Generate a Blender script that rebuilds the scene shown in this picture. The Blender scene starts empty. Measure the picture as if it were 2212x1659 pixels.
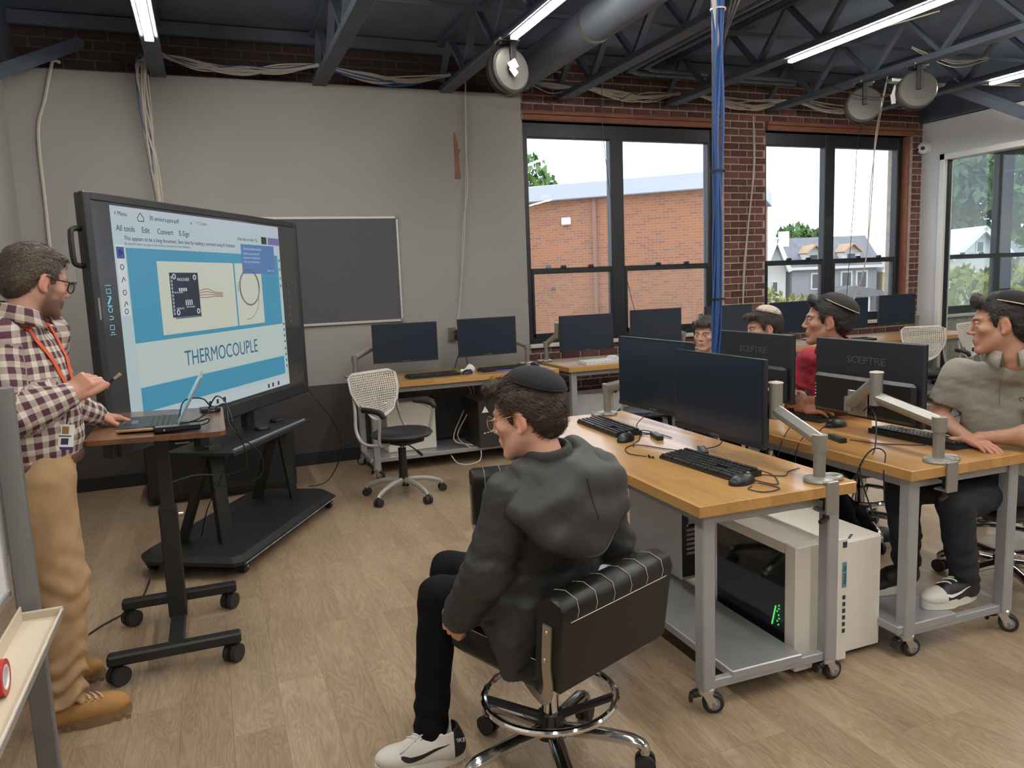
import bpy, bmesh, math, random
import numpy as np
from mathutils import Vector, Matrix, Euler
random.seed(7); np.random.seed(7)
SC = bpy.context.scene
COL = SC.collection
PI = math.pi
R_ = math.radians

# ------------------------------------------------------------------ camera
def setup_camera():
    yaw, pitch, roll = R_(21.33), R_(7.77), R_(-2.215)
    f = Vector((math.sin(yaw)*math.cos(pitch), math.cos(yaw)*math.cos(pitch), -math.sin(pitch)))
    r = Vector((math.cos(yaw), -math.sin(yaw), 0)); u = r.cross(f)
    r2 = r*math.cos(roll) + u*math.sin(roll); u2 = -r*math.sin(roll) + u*math.cos(roll)
    cam = bpy.data.cameras.new('camera'); o = bpy.data.objects.new('camera', cam); COL.objects.link(o)
    m = Matrix((r2, u2, -f)).transposed().to_4x4(); m.translation = Vector((0, 0, 1.53)); o.matrix_world = m
    cam.sensor_fit = 'HORIZONTAL'; cam.sensor_width = 36.0; cam.lens = 36.0*1650.0/2212.0
    cam.clip_start = 0.05; cam.clip_end = 400
    SC.camera = o
setup_camera()

# ------------------------------------------------------------------ world: bright overcast sky with soft clouds
def setup_world():
    w = bpy.data.worlds.new('sky'); SC.world = w; w.use_nodes = True
    nt = w.node_tree; nt.nodes.clear(); N = nt.nodes.new; L = nt.links.new
    out = N('ShaderNodeOutputWorld'); bg = N('ShaderNodeBackground'); tc = N('ShaderNodeTexCoord')
    mp = N('ShaderNodeMapping'); mp.inputs['Scale'].default_value = (3.0, 3.0, 7.0)
    nz = N('ShaderNodeTexNoise'); nz.inputs['Scale'].default_value = 1.6; nz.inputs['Detail'].default_value = 6
    cr = N('ShaderNodeValToRGB'); e = cr.color_ramp.elements
    e[0].position = .36; e[0].color = (.62, .76, .98, 1); e[1].position = .62; e[1].color = (1, 1, 1, 1)
    L(tc.outputs['Generated'], mp.inputs['Vector']); L(mp.outputs[0], nz.inputs['Vector'])
    L(nz.outputs['Fac'], cr.inputs['Fac']); L(cr.outputs[0], bg.inputs['Color']); L(bg.outputs[0], out.inputs[0])
    bg.inputs['Strength'].default_value = 2.3
setup_world()
SUN_ON = True
sd = bpy.data.lights.new('sun', 'SUN'); sd.energy = .5; sd.angle = R_(20); sd.color = (1, .95, .88)
so = bpy.data.objects.new('sun', sd); COL.objects.link(so); so.rotation_euler = (R_(48), 0, R_(25))
vs = SC.view_settings
vs.view_transform = 'Standard'; vs.look = 'None'; vs.exposure = 0.35; vs.gamma = 1.0; vs.use_curve_mapping = False
LED_STRENGTH = 86.0
SC.cycles.max_bounces = 8; SC.cycles.diffuse_bounces = 4; SC.cycles.glossy_bounces = 3; SC.cycles.transmission_bounces = 4; SC.cycles.transparent_max_bounces = 12

# ------------------------------------------------------------------ materials
MATS = {}
def mat(name, col=(.5, .5, .5), rough=.5, metal=0., var=0., vscale=8., bump=0., bscale=60., stretch=None,
        emit=None, estr=0., coat=0., spec=.5, sss=0., rnd=0., attr=None, alpha=None):
    if name in MATS: return MATS[name]
    m = bpy.data.materials.new(name); m.use_nodes = True; nt = m.node_tree
    b = nt.nodes['Principled BSDF']; N = nt.nodes.new; L = nt.links.new
    b.inputs['Base Color'].default_value = (*col, 1); b.inputs['Roughness'].default_value = rough
    b.inputs['Metallic'].default_value = metal; b.inputs['Specular IOR Level'].default_value = spec
    if coat: b.inputs['Coat Weight'].default_value = coat; b.inputs['Coat Roughness'].default_value = .08
    if sss:
        b.inputs['Subsurface Weight'].default_value = sss; b.inputs['Subsurface Radius'].default_value = (.012, .005, .003)
        b.inputs['Subsurface Scale'].default_value = 1.0
    if emit: b.inputs['Emission Color'].default_value = (*emit, 1); b.inputs['Emission Strength'].default_value = estr
    src = None
    if attr:
        a = N('ShaderNodeAttribute'); a.attribute_name = attr; src = a.outputs['Color']
    if var or bump:
        tc = N('ShaderNodeTexCoord'); mp = N('ShaderNodeMapping'); L(tc.outputs['Object'], mp.inputs['Vector'])
        if stretch: mp.inputs['Scale'].default_value = stretch
    if var:
        nz = N('ShaderNodeTexNoise'); nz.inputs['Scale'].default_value = vscale; nz.inputs['Detail'].default_value = 5
        L(mp.outputs[0], nz.inputs['Vector'])
        mr = N('ShaderNodeMapRange'); mr.inputs[1].default_value = .25; mr.inputs[2].default_value = .75
        mr.inputs[3].default_value = 1-var; mr.inputs[4].default_value = 1+var; L(nz.outputs['Fac'], mr.inputs[0])
        mx = N('ShaderNodeVectorMath'); mx.operation = 'SCALE'
        if src: L(src, mx.inputs[0])
        else: mx.inputs[0].default_value = col
        L(mr.outputs[0], mx.inputs['Scale']); src = mx.outputs[0]
    if rnd:
        oi = N('ShaderNodeObjectInfo'); mr = N('ShaderNodeMapRange'); mr.inputs[3].default_value = 1-rnd; mr.inputs[4].default_value = 1+rnd
        L(oi.outputs['Random'], mr.inputs[0]); mx = N('ShaderNodeVectorMath'); mx.operation = 'SCALE'
        if src: L(src, mx.inputs[0])
        else: mx.inputs[0].default_value = col
        L(mr.outputs[0], mx.inputs['Scale']); src = mx.outputs[0]
    if src: L(src, b.inputs['Base Color'])
    if bump:
        nb = N('ShaderNodeTexNoise'); nb.inputs['Scale'].default_value = bscale; nb.inputs['Detail'].default_value = 4
        L(mp.outputs[0], nb.inputs['Vector']); bp = N('ShaderNodeBump'); bp.inputs['Strength'].default_value = bump
        bp.inputs['Distance'].default_value = .01; L(nb.outputs['Fac'], bp.inputs['Height']); L(bp.outputs[0], b.inputs['Normal'])
    MATS[name] = m
    return m

def glass_mat(name, tint=(1, 1, 1), refl=.07, haze=0.):
    if name in MATS: return MATS[name]
    m = bpy.data.materials.new(name); m.use_nodes = True; nt = m.node_tree; nt.nodes.clear(); N = nt.nodes.new; L = nt.links.new
    out = N('ShaderNodeOutputMaterial'); t = N('ShaderNodeBsdfTransparent'); g = N('ShaderNodeBsdfGlossy'); mx = N('ShaderNodeMixShader')
    t.inputs[0].default_value = (*tint, 1); g.inputs['Roughness'].default_value = .01
    fr = N('ShaderNodeLayerWeight'); pw = N('ShaderNodeMath'); pw.operation = 'POWER'; pw.inputs[1].default_value = 4.0; L(fr.outputs['Facing'], pw.inputs[0])
    mt = N('ShaderNodeMath'); mt.operation = 'MULTIPLY_ADD'; mt.inputs[1].default_value = .6; mt.inputs[2].default_value = refl/2; mt.use_clamp = True
    L(pw.outputs[0], mt.inputs[0]); L(mt.outputs[0], mx.inputs[0]); L(t.outputs[0], mx.inputs[1]); L(g.outputs[0], mx.inputs[2])
    last = mx
    if haze:
        d = N('ShaderNodeBsdfDiffuse'); d.inputs[0].default_value = (.8, .82, .85, 1); m2 = N('ShaderNodeMixShader'); m2.inputs[0].default_value = haze
        L(mx.outputs[0], m2.inputs[1]); L(d.outputs[0], m2.inputs[2]); last = m2
    L(last.outputs[0], out.inputs[0]); MATS[name] = m
    return m

# ------------------------------------------------------------------ mesh building
def rotz(a): return Matrix.Rotation(a, 3, 'Z')
def rotx(a): return Matrix.Rotation(a, 3, 'X')
def roty(a): return Matrix.Rotation(a, 3, 'Y')
def basis(zdir, xhint=(1, 0, 0)):
    z = Vector(zdir).normalized(); x = Vector(xhint); x = x - z*x.dot(z)
    if x.length < 1e-5:
        x = Vector((0, 1, 0)); x = x - z*x.dot(z)
    x.normalize(); y = z.cross(x)
    return Matrix((x, y, z)).transposed()

class G:
    def __init__(s): s.v = []; s.f = []
    def add(s, vs_, fs, M=None, T=None):
        b = len(s.v)
        for p in vs_:
            p = Vector(p)
            if M is not None: p = M @ p
            if T is not None: p = p + Vector(T)
            s.v.append(p[:])
        for f in fs: s.f.append(tuple(i+b for i in f))
        return s
    def box(s, c, d, M=None, bev=0.):
        x, y, z = d[0]/2, d[1]/2, d[2]/2
        if not bev:
            vs_ = [(-x, -y, -z), (x, -y, -z), (x, y, -z), (-x, y, -z), (-x, -y, z), (x, -y, z), (x, y, z), (-x, y, z)]
            fs = [(3, 2, 1, 0), (4, 5, 6, 7), (0, 1, 5, 4), (1, 2, 6, 5), (2, 3, 7, 6), (3, 0, 4, 7)]
            return s.add(vs_, fs, M, c)
        b = min(bev, x*.98, y*.98, z*.98); vs_ = []; idx = {}
        for sx in (-1, 1):
            for sy in (-1, 1):
                for sz in (-1, 1):
                    idx[sx, sy, sz] = len(vs_)
                    vs_ += [(sx*x, sy*(y-b), sz*(z-b)), (sx*(x-b), sy*y, sz*(z-b)), (sx*(x-b), sy*(y-b), sz*z)]
        fs = []
        def quad(a):
            cx = [sum(vs_[i][k] for i in a)/4 for k in range(3)]
            p0, p1, p2 = (Vector(vs_[a[i]]) for i in range(3))
            n = (p1-p0).cross(p2-p0)
            fs.append(tuple(a) if n.dot(Vector(cx)) > 0 else tuple(reversed(a)))
        for ax in range(3):
            for sg in (-1, 1):
                o = [i for i in range(3) if i != ax]; q = []
                for a, b2 in ((-1, -1), (1, -1), (1, 1), (-1, 1)):
                    k = [0, 0, 0]; k[ax] = sg; k[o[0]] = a; k[o[1]] = b2
                    q.append(idx[tuple(k)]+ax)
                quad(q)
        for ax in range(3):
            o = [i for i in range(3) if i != ax]
            for a in (-1, 1):
                for b2 in (-1, 1):
                    k0 = [0, 0, 0]; k0[ax] = -1; k0[o[0]] = a; k0[o[1]] = b2; k1 = list(k0); k1[ax] = 1
                    i0, i1 = idx[tuple(k0)], idx[tuple(k1)]
                    quad([i0+o[0], i1+o[0], i1+o[1], i0+o[1]])
        for k, i in idx.items():
            t = (i, i+1, i+2); p0, p1, p2 = (Vector(vs_[j]) for j in t)
            n = (p1-p0).cross(p2-p0); fs.append(t if n.dot(Vector(k)) > 0 else t[::-1])
        return s.add(vs_, fs, M, c)
    def cyl(s, p0, p1, r0, r1=None, n=16, cap=True):
        r1 = r0 if r1 is None else r1
        p0, p1 = Vector(p0), Vector(p1); B = basis(p1-p0); vs_ = []; fs = []
        for p, r in ((p0, r0), (p1, r1)):
            for i in range(n):
                a = 2*PI*i/n; vs_.append((p + B @ Vector((math.cos(a)*r, math.sin(a)*r, 0)))[:])
        for i in range(n): j = (i+1) % n; fs.append((i, j, n+j, n+i))
        if cap: fs += [tuple(range(n-1, -1, -1)), tuple(range(n, 2*n))]
        return s.add(vs_, fs)
    def tube(s, pts, r, n=8, closed=False, flat=None, cap=True):
        P = [Vector(p) for p in pts]; m = len(P); vs_ = []; fs = []; prev = None
        for i, p in enumerate(P):
            if closed: t = P[(i+1) % m]-P[i-1]
            else: t = P[min(i+1, m-1)]-P[max(i-1, 0)]
            if t.length < 1e-9: t = Vector((0, 0, 1))
            B = basis(t, prev if prev is not None else ((0, 0, 1) if abs(t.normalized().z) < .9 else (1, 0, 0)))
            prev = B.col[0]; rr = r[i] if isinstance(r, (list, tuple)) else r
            for k in range(n):
                a = 2*PI*k/n; q = Vector((math.cos(a)*rr, math.sin(a)*rr*(flat or 1), 0)); vs_.append((p + B @ q)[:])
        for i in range(m if closed else m-1):
            for k in range(n):
                a, b = i*n+k, i*n+(k+1) % n; i2 = (i+1) % m
                fs.append((a, b, i2*n+(k+1) % n, i2*n+k))
        if not closed and cap: fs += [tuple(range(n-1, -1, -1)), tuple((m-1)*n+k for k in range(n))]
        return s.add(vs_, fs)
    def lathe(s, prof, o=(0, 0, 0), M=None, n=24, ang=2*PI):
        m = len(prof); full = abs(ang-2*PI) < 1e-6; k = n if full else n+1; vs_ = []; fs = []
        for i in range(k):
            a = ang*i/n
            for r, z in prof: vs_.append((math.cos(a)*r, math.sin(a)*r, z))
        for i in range(n):
            i2 = (i+1) % k
            for j in range(m-1): fs.append((i*m+j, i2*m+j, i2*m+j+1, i*m+j+1))
        return s.add(vs_, fs, M, o)
    def prism(s, poly, z0, z1, M=None, T=None):
        n = len(poly); a = sum(poly[i][0]*poly[(i+1) % n][1]-poly[(i+1) % n][0]*poly[i][1] for i in range(n))
        if a < 0: poly = poly[::-1]
        vs_ = [(x, y, z0) for x, y in poly]+[(x, y, z1) for x, y in poly]
        fs = [tuple(range(n-1, -1, -1)), tuple(range(n, 2*n))]+[(i, (i+1) % n, n+(i+1) % n, n+i) for i in range(n)]
        return s.add(vs_, fs, M, T)
    def ell(s, c, r, M=None, nu=20, nv=12):
        vs_ = [(0, 0, -r[2])]; fs = []
        for j in range(1, nv):
            ph = -PI/2+PI*j/nv
            for i in range(nu):
                a = 2*PI*i/nu; vs_.append((math.cos(a)*math.cos(ph)*r[0], math.sin(a)*math.cos(ph)*r[1], math.sin(ph)*r[2]))
        vs_.append((0, 0, r[2])); t = len(vs_)-1
        for i in range(nu):
            k = (i+1) % nu; fs.append((0, 1+k, 1+i)); b = 1+(nv-2)*nu; fs.append((t, b+i, b+k))
            for j in range(nv-2):
                a = 1+j*nu; fs.append((a+i, a+k, a+nu+k, a+nu+i))
        return s.add(vs_, fs, M, c)
    def torus(s, c, R, r, M=None, n=40, k=10):
        M = M or Matrix.Identity(3)
        return s.tube([Vector(c)+M @ Vector((math.cos(2*PI*i/n)*R, math.sin(2*PI*i/n)*R, 0)) for i in range(n)], r, k, closed=True)
    def quad(s, a, b, c, d): return s.add([a, b, c, d], [(0, 1, 2, 3)])
    def mesh(s, name='mesh', smooth=True, ang=35):
        me = bpy.data.meshes.new(name); me.from_pydata(s.v, [], s.f); me.update()
        if smooth:
            me.polygons.foreach_set('use_smooth', [True]*len(me.polygons)); me.set_sharp_from_angle(angle=R_(ang))
        return me

def obj(name, g, m, parent=None, smooth=True, ang=35, world=False):
    me = g.mesh(name, smooth, ang) if isinstance(g, G) else g
    o = bpy.data.objects.new(name, me); COL.objects.link(o)
    if m is not None:
        if isinstance(m, str): m = MATS[m]
        me.materials.clear(); me.materials.append(m)
    if parent is not None:
        o.parent = parent
        if world: o.matrix_parent_inverse = wm(parent).inverted()
    return o
def wm(o):
    m = Matrix.LocRotScale(o.location, o.rotation_euler, o.scale)
    return (wm(o.parent) @ o.matrix_parent_inverse @ m) if o.parent else m
def tag(o, label=None, cat=None, group=None, kind=None):
    if label: o['label'] = label
    if cat: o['category'] = cat
    if group: o['group'] = group
    if kind: o['kind'] = kind
    return o
def thing(name, label, cat, loc=(0, 0, 0), rz=0., group=None, rot=None):
    o = bpy.data.objects.new(name, None); COL.objects.link(o); o.empty_display_size = .05
    o.location = loc; o.rotation_euler = rot or (0, 0, rz)
    return tag(o, label, cat, group)
def struct(name, g=None, m=None, label=None):
    if g is None:
        o = bpy.data.objects.new(name, None); COL.objects.link(o)
    else: o = obj(name, g, m)
    return tag(o, label or (name.replace('_', ' ')+' of the classroom'), None, None, 'structure')
def dup(root, loc=None, rz=None, label=None):
    r = root.copy(); COL.objects.link(r)
    if loc is not None: r.location = loc
    if rz is not None: r.rotation_euler = (0, 0, rz)
    if label: r['label'] = label
    for ch in list(root.children):
        c = ch.copy(); COL.objects.link(c); c.parent = r
        for g in ch.children:
            d = g.copy(); COL.objects.link(d); d.parent = c
    return r
def spline(pts, n=8):
    P = [Vector(p) for p in pts]; out = []
    for i in range(len(P)-1):
        p0 = P[max(i-1, 0)]; p1 = P[i]; p2 = P[i+1]; p3 = P[min(i+2, len(P)-1)]
        for k in range(n):
            t = k/n
            out.append(.5*((2*p1)+(p2-p0)*t+(2*p0-5*p1+4*p2-p3)*t*t+(3*p1-p0-3*p2+p3)*t**3))
    out.append(P[-1]); return out
TEXTS = {}
def text_mesh(txt, size, extrude=.0005, align='CENTER', bold=0.):
    k = (txt, size, extrude, align)
    if k not in TEXTS:
        c = bpy.data.curves.new('lettering', 'FONT'); c.body = txt; c.size = size; c.extrude = extrude; c.align_x = align; c.align_y = 'CENTER'; c.resolution_u = 3
        o = bpy.data.objects.new('lettering', c); COL.objects.link(o)
        dg = bpy.context.evaluated_depsgraph_get(); TEXTS[k] = bpy.data.meshes.new_from_object(o.evaluated_get(dg)); bpy.data.objects.remove(o)
    return TEXTS[k].copy()
def frame_mat(o, x, y, z): # 4x4 from origin and axes
    m = Matrix((Vector(x), Vector(y), Vector(z))).transposed().to_4x4(); m.translation = Vector(o); return m
def place_mesh(me, M4):
    me.transform(M4); me.update(); return me
def c8(r, g, b):
    f = lambda v: (v/255/12.92) if v/255 <= .04045 else ((v/255+.055)/1.055)**2.4
    return (f(r), f(g), f(b))
# ------------------------------------------------------------------ palette
mat('plaster', (.30, .288, .270), .75, var=.05, vscale=1.3, bump=.05, bscale=90)
mat('dado_paint', (.052, .049, .050), .6, var=.08, vscale=2.5, bump=.04, bscale=90)
mat('black_rubber', (.012, .012, .013), .55)
mat('deck_paint', (.125, .16, .225), .8, var=.2, vscale=2.)
mat('steel_dark', (.075, .090, .120), .55, var=.15, vscale=5.)
mat('duct_black', (.075, .085, .108), .45, var=.1, vscale=4)
mat('brick_red', (.125, .050, .042), .85, var=.35, vscale=9., bump=.5, bscale=70, rnd=.38)
mat('mortar', (.38, .325, .27), .95, var=.25, vscale=20, bump=.5, bscale=60)
mat('window_frame', (.013, .015, .019), .4)
mat('wood_header', (.23, .085, .045), .6, var=.25, vscale=3., stretch=(1.5, 12, 12))
mat('sill_white', (.62, .60, .56), .6)
mat('alu_white', (.66, .65, .62), .45)
mat('cable_white', (.50, .45, .37), .5)
mat('cable_blue', (.030, .085, .26), .4)
mat('cable_black', (.010, .010, .011), .45)
mat('led', (.9, .9, .9), .5, emit=(1, .965, .90), estr=LED_STRENGTH)
mat('led_body', (.10, .10, .105), .4)
glass_mat('window_glass', (.97, .985, 1.0), .05)
glass_mat('window_glass_low', (.93, .93, .92), .06, haze=.06)
glass_mat('partition_glass', (.90, .95, .94), .09, haze=.025)

def floor_material():
    m = bpy.data.materials.new('vinyl_plank'); m.use_nodes = True; nt = m.node_tree; b = nt.nodes['Principled BSDF']; N = nt.nodes.new; L = nt.links.new
    tc = N('ShaderNodeTexCoord'); oi = N('ShaderNodeObjectInfo'); ad = N('ShaderNodeVectorMath'); ad.operation = 'MULTIPLY_ADD'
    cmb = N('ShaderNodeCombineXYZ'); L(oi.outputs['Random'], cmb.inputs[0]); L(oi.outputs['Random'], cmb.inputs[1])
    ad.inputs[1].default_value = (37, 91, 13); L(cmb.outputs[0], ad.inputs[0]); L(tc.outputs['Object'], ad.inputs[2])
    mp = N('ShaderNodeMapping'); mp.inputs['Scale'].default_value = (5.5, .8, 1); L(ad.outputs[0], mp.inputs['Vector'])
    n1 = N('ShaderNodeTexNoise'); n1.inputs['Scale'].default_value = 2.0; n1.inputs['Detail'].default_value = 3; n1.inputs['Distortion'].default_value = .6; L(mp.outputs[0], n1.inputs['Vector'])
    # contour rings of the noise give the flame figure of oak
    mm = N('ShaderNodeMath'); mm.operation = 'MULTIPLY'; mm.inputs[1].default_value = 16; L(n1.outputs['Fac'], mm.inputs[0])
    fr = N('ShaderNodeMath'); fr.operation = 'PINGPONG'; fr.inputs[1].default_value = .5; L(mm.outputs[0], fr.inputs[0])
    mp2 = N('ShaderNodeMapping'); mp2.inputs['Scale'].default_value = (160, 6, 1); L(ad.outputs[0], mp2.inputs['Vector'])
    n2 = N('ShaderNodeTexNoise'); n2.inputs['Scale'].default_value = 1.; n2.inputs['Detail'].default_value = 3; L(mp2.outputs[0], n2.inputs['Vector'])
    mp3 = N('ShaderNodeMapping'); mp3.inputs['Scale'].default_value = (9, 2.2, 1); L(ad.outputs[0], mp3.inputs['Vector'])
    n3 = N('ShaderNodeTexNoise'); n3.inputs['Scale'].default_value = 1.; n3.inputs['Detail'].default_value = 4; L(mp3.outputs[0], n3.inputs['Vector'])
    def mul(a, k):
        q = N('ShaderNodeMath'); q.operation = 'MULTIPLY'; q.inputs[1].default_value = k; L(a, q.inputs[0]); return q.outputs[0]
    def add(a, b2):
        q = N('ShaderNodeMath'); q.operation = 'ADD'; L(a, q.inputs[0]); L(b2, q.inputs[1]); return q.outputs[0]
    t = add(add(mul(fr.outputs[0], .50), mul(n2.outputs['Fac'], .40)), mul(n3.outputs['Fac'], .55))
    t = add(t, mul(oi.outputs['Random'], .20))
    cr = N('ShaderNodeValToRGB'); e = cr.color_ramp.elements; e[0].position = .30; e[0].color = (.19, .125, .074, 1); e[1].position = 1.05; e[1].color = (.43, .325, .215, 1)
    q = e.new(.68); q.color = (.315, .228, .146, 1); L(t, cr.inputs['Fac']); L(cr.outputs[0], b.inputs['Base Color'])
    rr = N('ShaderNodeMapRange'); rr.inputs[3].default_value = .24; rr.inputs[4].default_value = .42; L(n2.outputs['Fac'], rr.inputs[0]); L(rr.outputs[0], b.inputs['Roughness'])
    bp = N('ShaderNodeBump'); bp.inputs['Strength'].default_value = .25; bp.inputs['Distance'].default_value = .002; L(add(mul(fr.outputs[0], .6), n2.outputs['Fac']), bp.inputs['Height']); L(bp.outputs[0], b.inputs['Normal'])
    MATS['vinyl_plank'] = m
floor_material()

XL, XR, YB, YW, ZC = -1.25, 7.93, -4.0, 6.708, 3.62
# ------------------------------------------------------------------ floor with its planks
flo = struct('floor', G().box(((XL+11.6)/2, (YB+6.95)/2, -.06), (11.6-XL+.3, 6.95-YB+.3, .11)), mat('subfloor', (.06, .045, .035), .8), 'greige oak plank floor of the classroom')
PW, PL = .172, 1.24
plank_cache = {}
rest = G()
def plank(x, y0, y1):
    k = round(y1-y0, 2)
    if k not in plank_cache: plank_cache[k] = G().box((0, 0, 0), (PW-.0005, k-.0005, .006), bev=.0005).mesh('plank')
    o = bpy.data.objects.new('plank', plank_cache[k]); COL.objects.link(o); o.location = (x, (y0+y1)/2, -.003); o.parent = flo
    if not plank_cache[k].materials: plank_cache[k].materials.append(MATS['vinyl_plank'])
x = XL+PW/2; row = 0
rs = random.Random(3)
while x < 11.4:
    off = rs.choice([0, .31, .62, .93, .47, .78]); y = YB-off
    far = x > XR
    while y < 6.9:
        y0, y1 = max(y, YB), min(y+PL, 6.9)
        if y1-y0 > .04:
            if y1 > 1.35 and not far: plank(x, round(y0, 2), round(y1, 2))
            else: rest.box((x, (y0+y1)/2, -.003), (PW-.0005, y1-y0-.0005, .006))
        y += PL
    x += PW
o = obj('plank_rest', rest, 'vinyl_plank', flo); o['kind'] = 'stuff'

# ------------------------------------------------------------------ plaster wall, dado, baseboard
wb = struct('wall_back', G().box(((XL+2.81)/2, YW+.045, 1.945), (2.81-XL, .09, 2.51)), 'plaster', 'tall grey painted plaster wall behind the display')
obj('dado', G().box(((XL+2.81)/2, YW+.043, .345), (2.81-XL, .092, .69)), 'dado_paint', wb)
bb = struct('baseboard_back', G().box(((XL+2.81)/2, YW-.004, .055), (2.81-XL, .012, .11), bev=.003), 'black_rubber', 'black vinyl baseboard under the grey wall')
# chipped paint: bare patch on the plaster
def patch():
    pts = [(2.150, 2.85), (2.172, 2.83), (2.180, 2.78), (2.192, 2.76), (2.188, 2.71), (2.213, 2.695), (2.192, 2.66), (2.196, 2.56), (2.205, 2.46), (2.190, 2.44), (2.146, 2.44), (2.150, 2.62)]
    return G().prism([(a, b) for a, b in pts], 0, .0015, M=Matrix(((1, 0, 0), (0, 0, -1), (0, 1, 0))), T=(0, YW, 0))
obj('bare_patch', patch(), mat('bare_brown', (.24, .115, .07), .9, var=.2), wb)
struct('wall_left', G().box((XL-.05, (YB+7)/2, 1.6), (.1, 7-YB, 3.2)), 'plaster', 'grey wall at the side of the room by the display')
struct('wall_rear', G().box(((XL+XR)/2, YB-.05, 1.8), (XR-XL, .1, 3.6)), 'plaster', 'grey wall behind the photographer')
# ------------------------------------------------------------------ brick wall with two window openings
YBk = 6.80
W1 = (2.86, 5.085, .90, 3.00); W2 = (5.665, 7.735, .90, 3.00); W4 = (8.3, 11.0, .90, 3.00)
gb = G()
def wallrect(x0, x1, z0, z1): gb.box(((x0+x1)/2, YBk+.16, (z0+z1)/2), (x1-x0, .30, z1-z0))
wallrect(2.84, 11.6, 3.0, ZC+.1); wallrect(2.75, 11.6, 0, .9)
wallrect(2.75, W1[0], .9, 3.0); wallrect(W1[1], W2[0], .9, 3.0); wallrect(W2[1], W4[0], .9, 3.0); wallrect(W4[1], 11.6, .9, 3.0)
struct('wall_brick_upper', G().box(((XL+2.84)/2, YBk+.16, (3.15+ZC+.1)/2), (2.84-XL, .30, ZC+.1-3.15)), mat('mortar_dark', (.075, .062, .056), .95, var=.4, vscale=6, bump=.5, bscale=60), 'soot darkened brick band above the grey plaster wall')
wk = struct('wall_brick', gb, 'mortar', 'dark red brick wall around the two big windows')
bm_cache = {}
def brick_mesh(l):
    k = round(l, 3)
    if k not in bm_cache:
        bm_cache[k] = G().box((0, 0, 0), (k, .05, .060), bev=.004).mesh('brick'); bm_cache[k].materials.append(MATS['brick_red'])
    return bm_cache[k]
cands = []
CH, BL = .0733, .213
for ci in range(0, 50):
    z = .04+ci*CH
    if z > ZC: break
    off = (ci % 2)*BL/2
    spans = []
    if z-.03 > 3.19: spans.append((XL, 2.84, 2))
    if z-.035 > 3.07: spans.append((2.84, XR, 1))
    elif z+.03 < .9 and z > .55: spans.append((2.84, XR, 1))
    elif z <= .55: spans.append((2.84, XR, 3))
    else: spans += [(W1[1]+.05, W2[0]-.005, 0), (W2[1]+.055, XR, 0)]
    if z-.035 <= 3.07 and z > .9: pass
    for x0, x1, pr_ in spans:
        k = math.floor((x0-off)/BL); xx = k*BL+off
        while xx < x1:
            a, b = max(xx, x0), min(xx+BL-.013, x1)
            if b-a > .03: cands.append((pr_, a, b, z))
            xx += BL
cands.sort(key=lambda t: t[0])
restb = G()
wu = bpy.data.objects['wall_brick_upper']; mat('brick_dark', (.040, .022, .020), .9, var=.4, vscale=7., bump=.5, bscale=70)  # band above the plaster gets darker brick and mortar colours
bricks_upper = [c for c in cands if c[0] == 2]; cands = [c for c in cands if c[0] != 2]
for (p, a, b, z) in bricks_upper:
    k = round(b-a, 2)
    if ('s', k) not in bm_cache: bm_cache['s', k] = G().box((0, 0, 0), (k, .05, .060), bev=.004).mesh('brick'); bm_cache['s', k].materials.append(MATS['brick_dark'])
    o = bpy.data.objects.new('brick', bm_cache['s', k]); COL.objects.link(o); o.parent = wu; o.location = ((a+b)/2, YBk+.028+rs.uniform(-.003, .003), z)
for i, (p, a, b, z) in enumerate(cands):
    dy = rs.uniform(-.003, .003); l = b-a
    for q in (.2, .0935, .10): 
        if abs(l-q) < .012: l = q
    if i < 300:
        o = bpy.data.objects.new('brick', brick_mesh(l)); COL.objects.link(o); o.parent = wk; o.location = ((a+b)/2, YBk+.028+dy, z)
        o.rotation_euler = (rs.uniform(-.01, .01), rs.uniform(-.008, .008), rs.uniform(-.01, .01))
    else: restb.box(((a+b)/2, YBk+.028+dy, z), (l, .05, .060))
o = obj('brick_rest', restb, 'brick_red', wk); o['kind'] = 'stuff'
# brick returns of the pier seen beside the first window
ret = G()
for ci in range(13, 41):
    z = .04+ci*CH; ret.box((W1[1]+.04+.008, YBk+.12, z), (.03, .19-(ci % 2)*.02, .060))
o = obj('brick_return', ret, 'brick_red', wk); o['kind'] = 'stuff'

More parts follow.
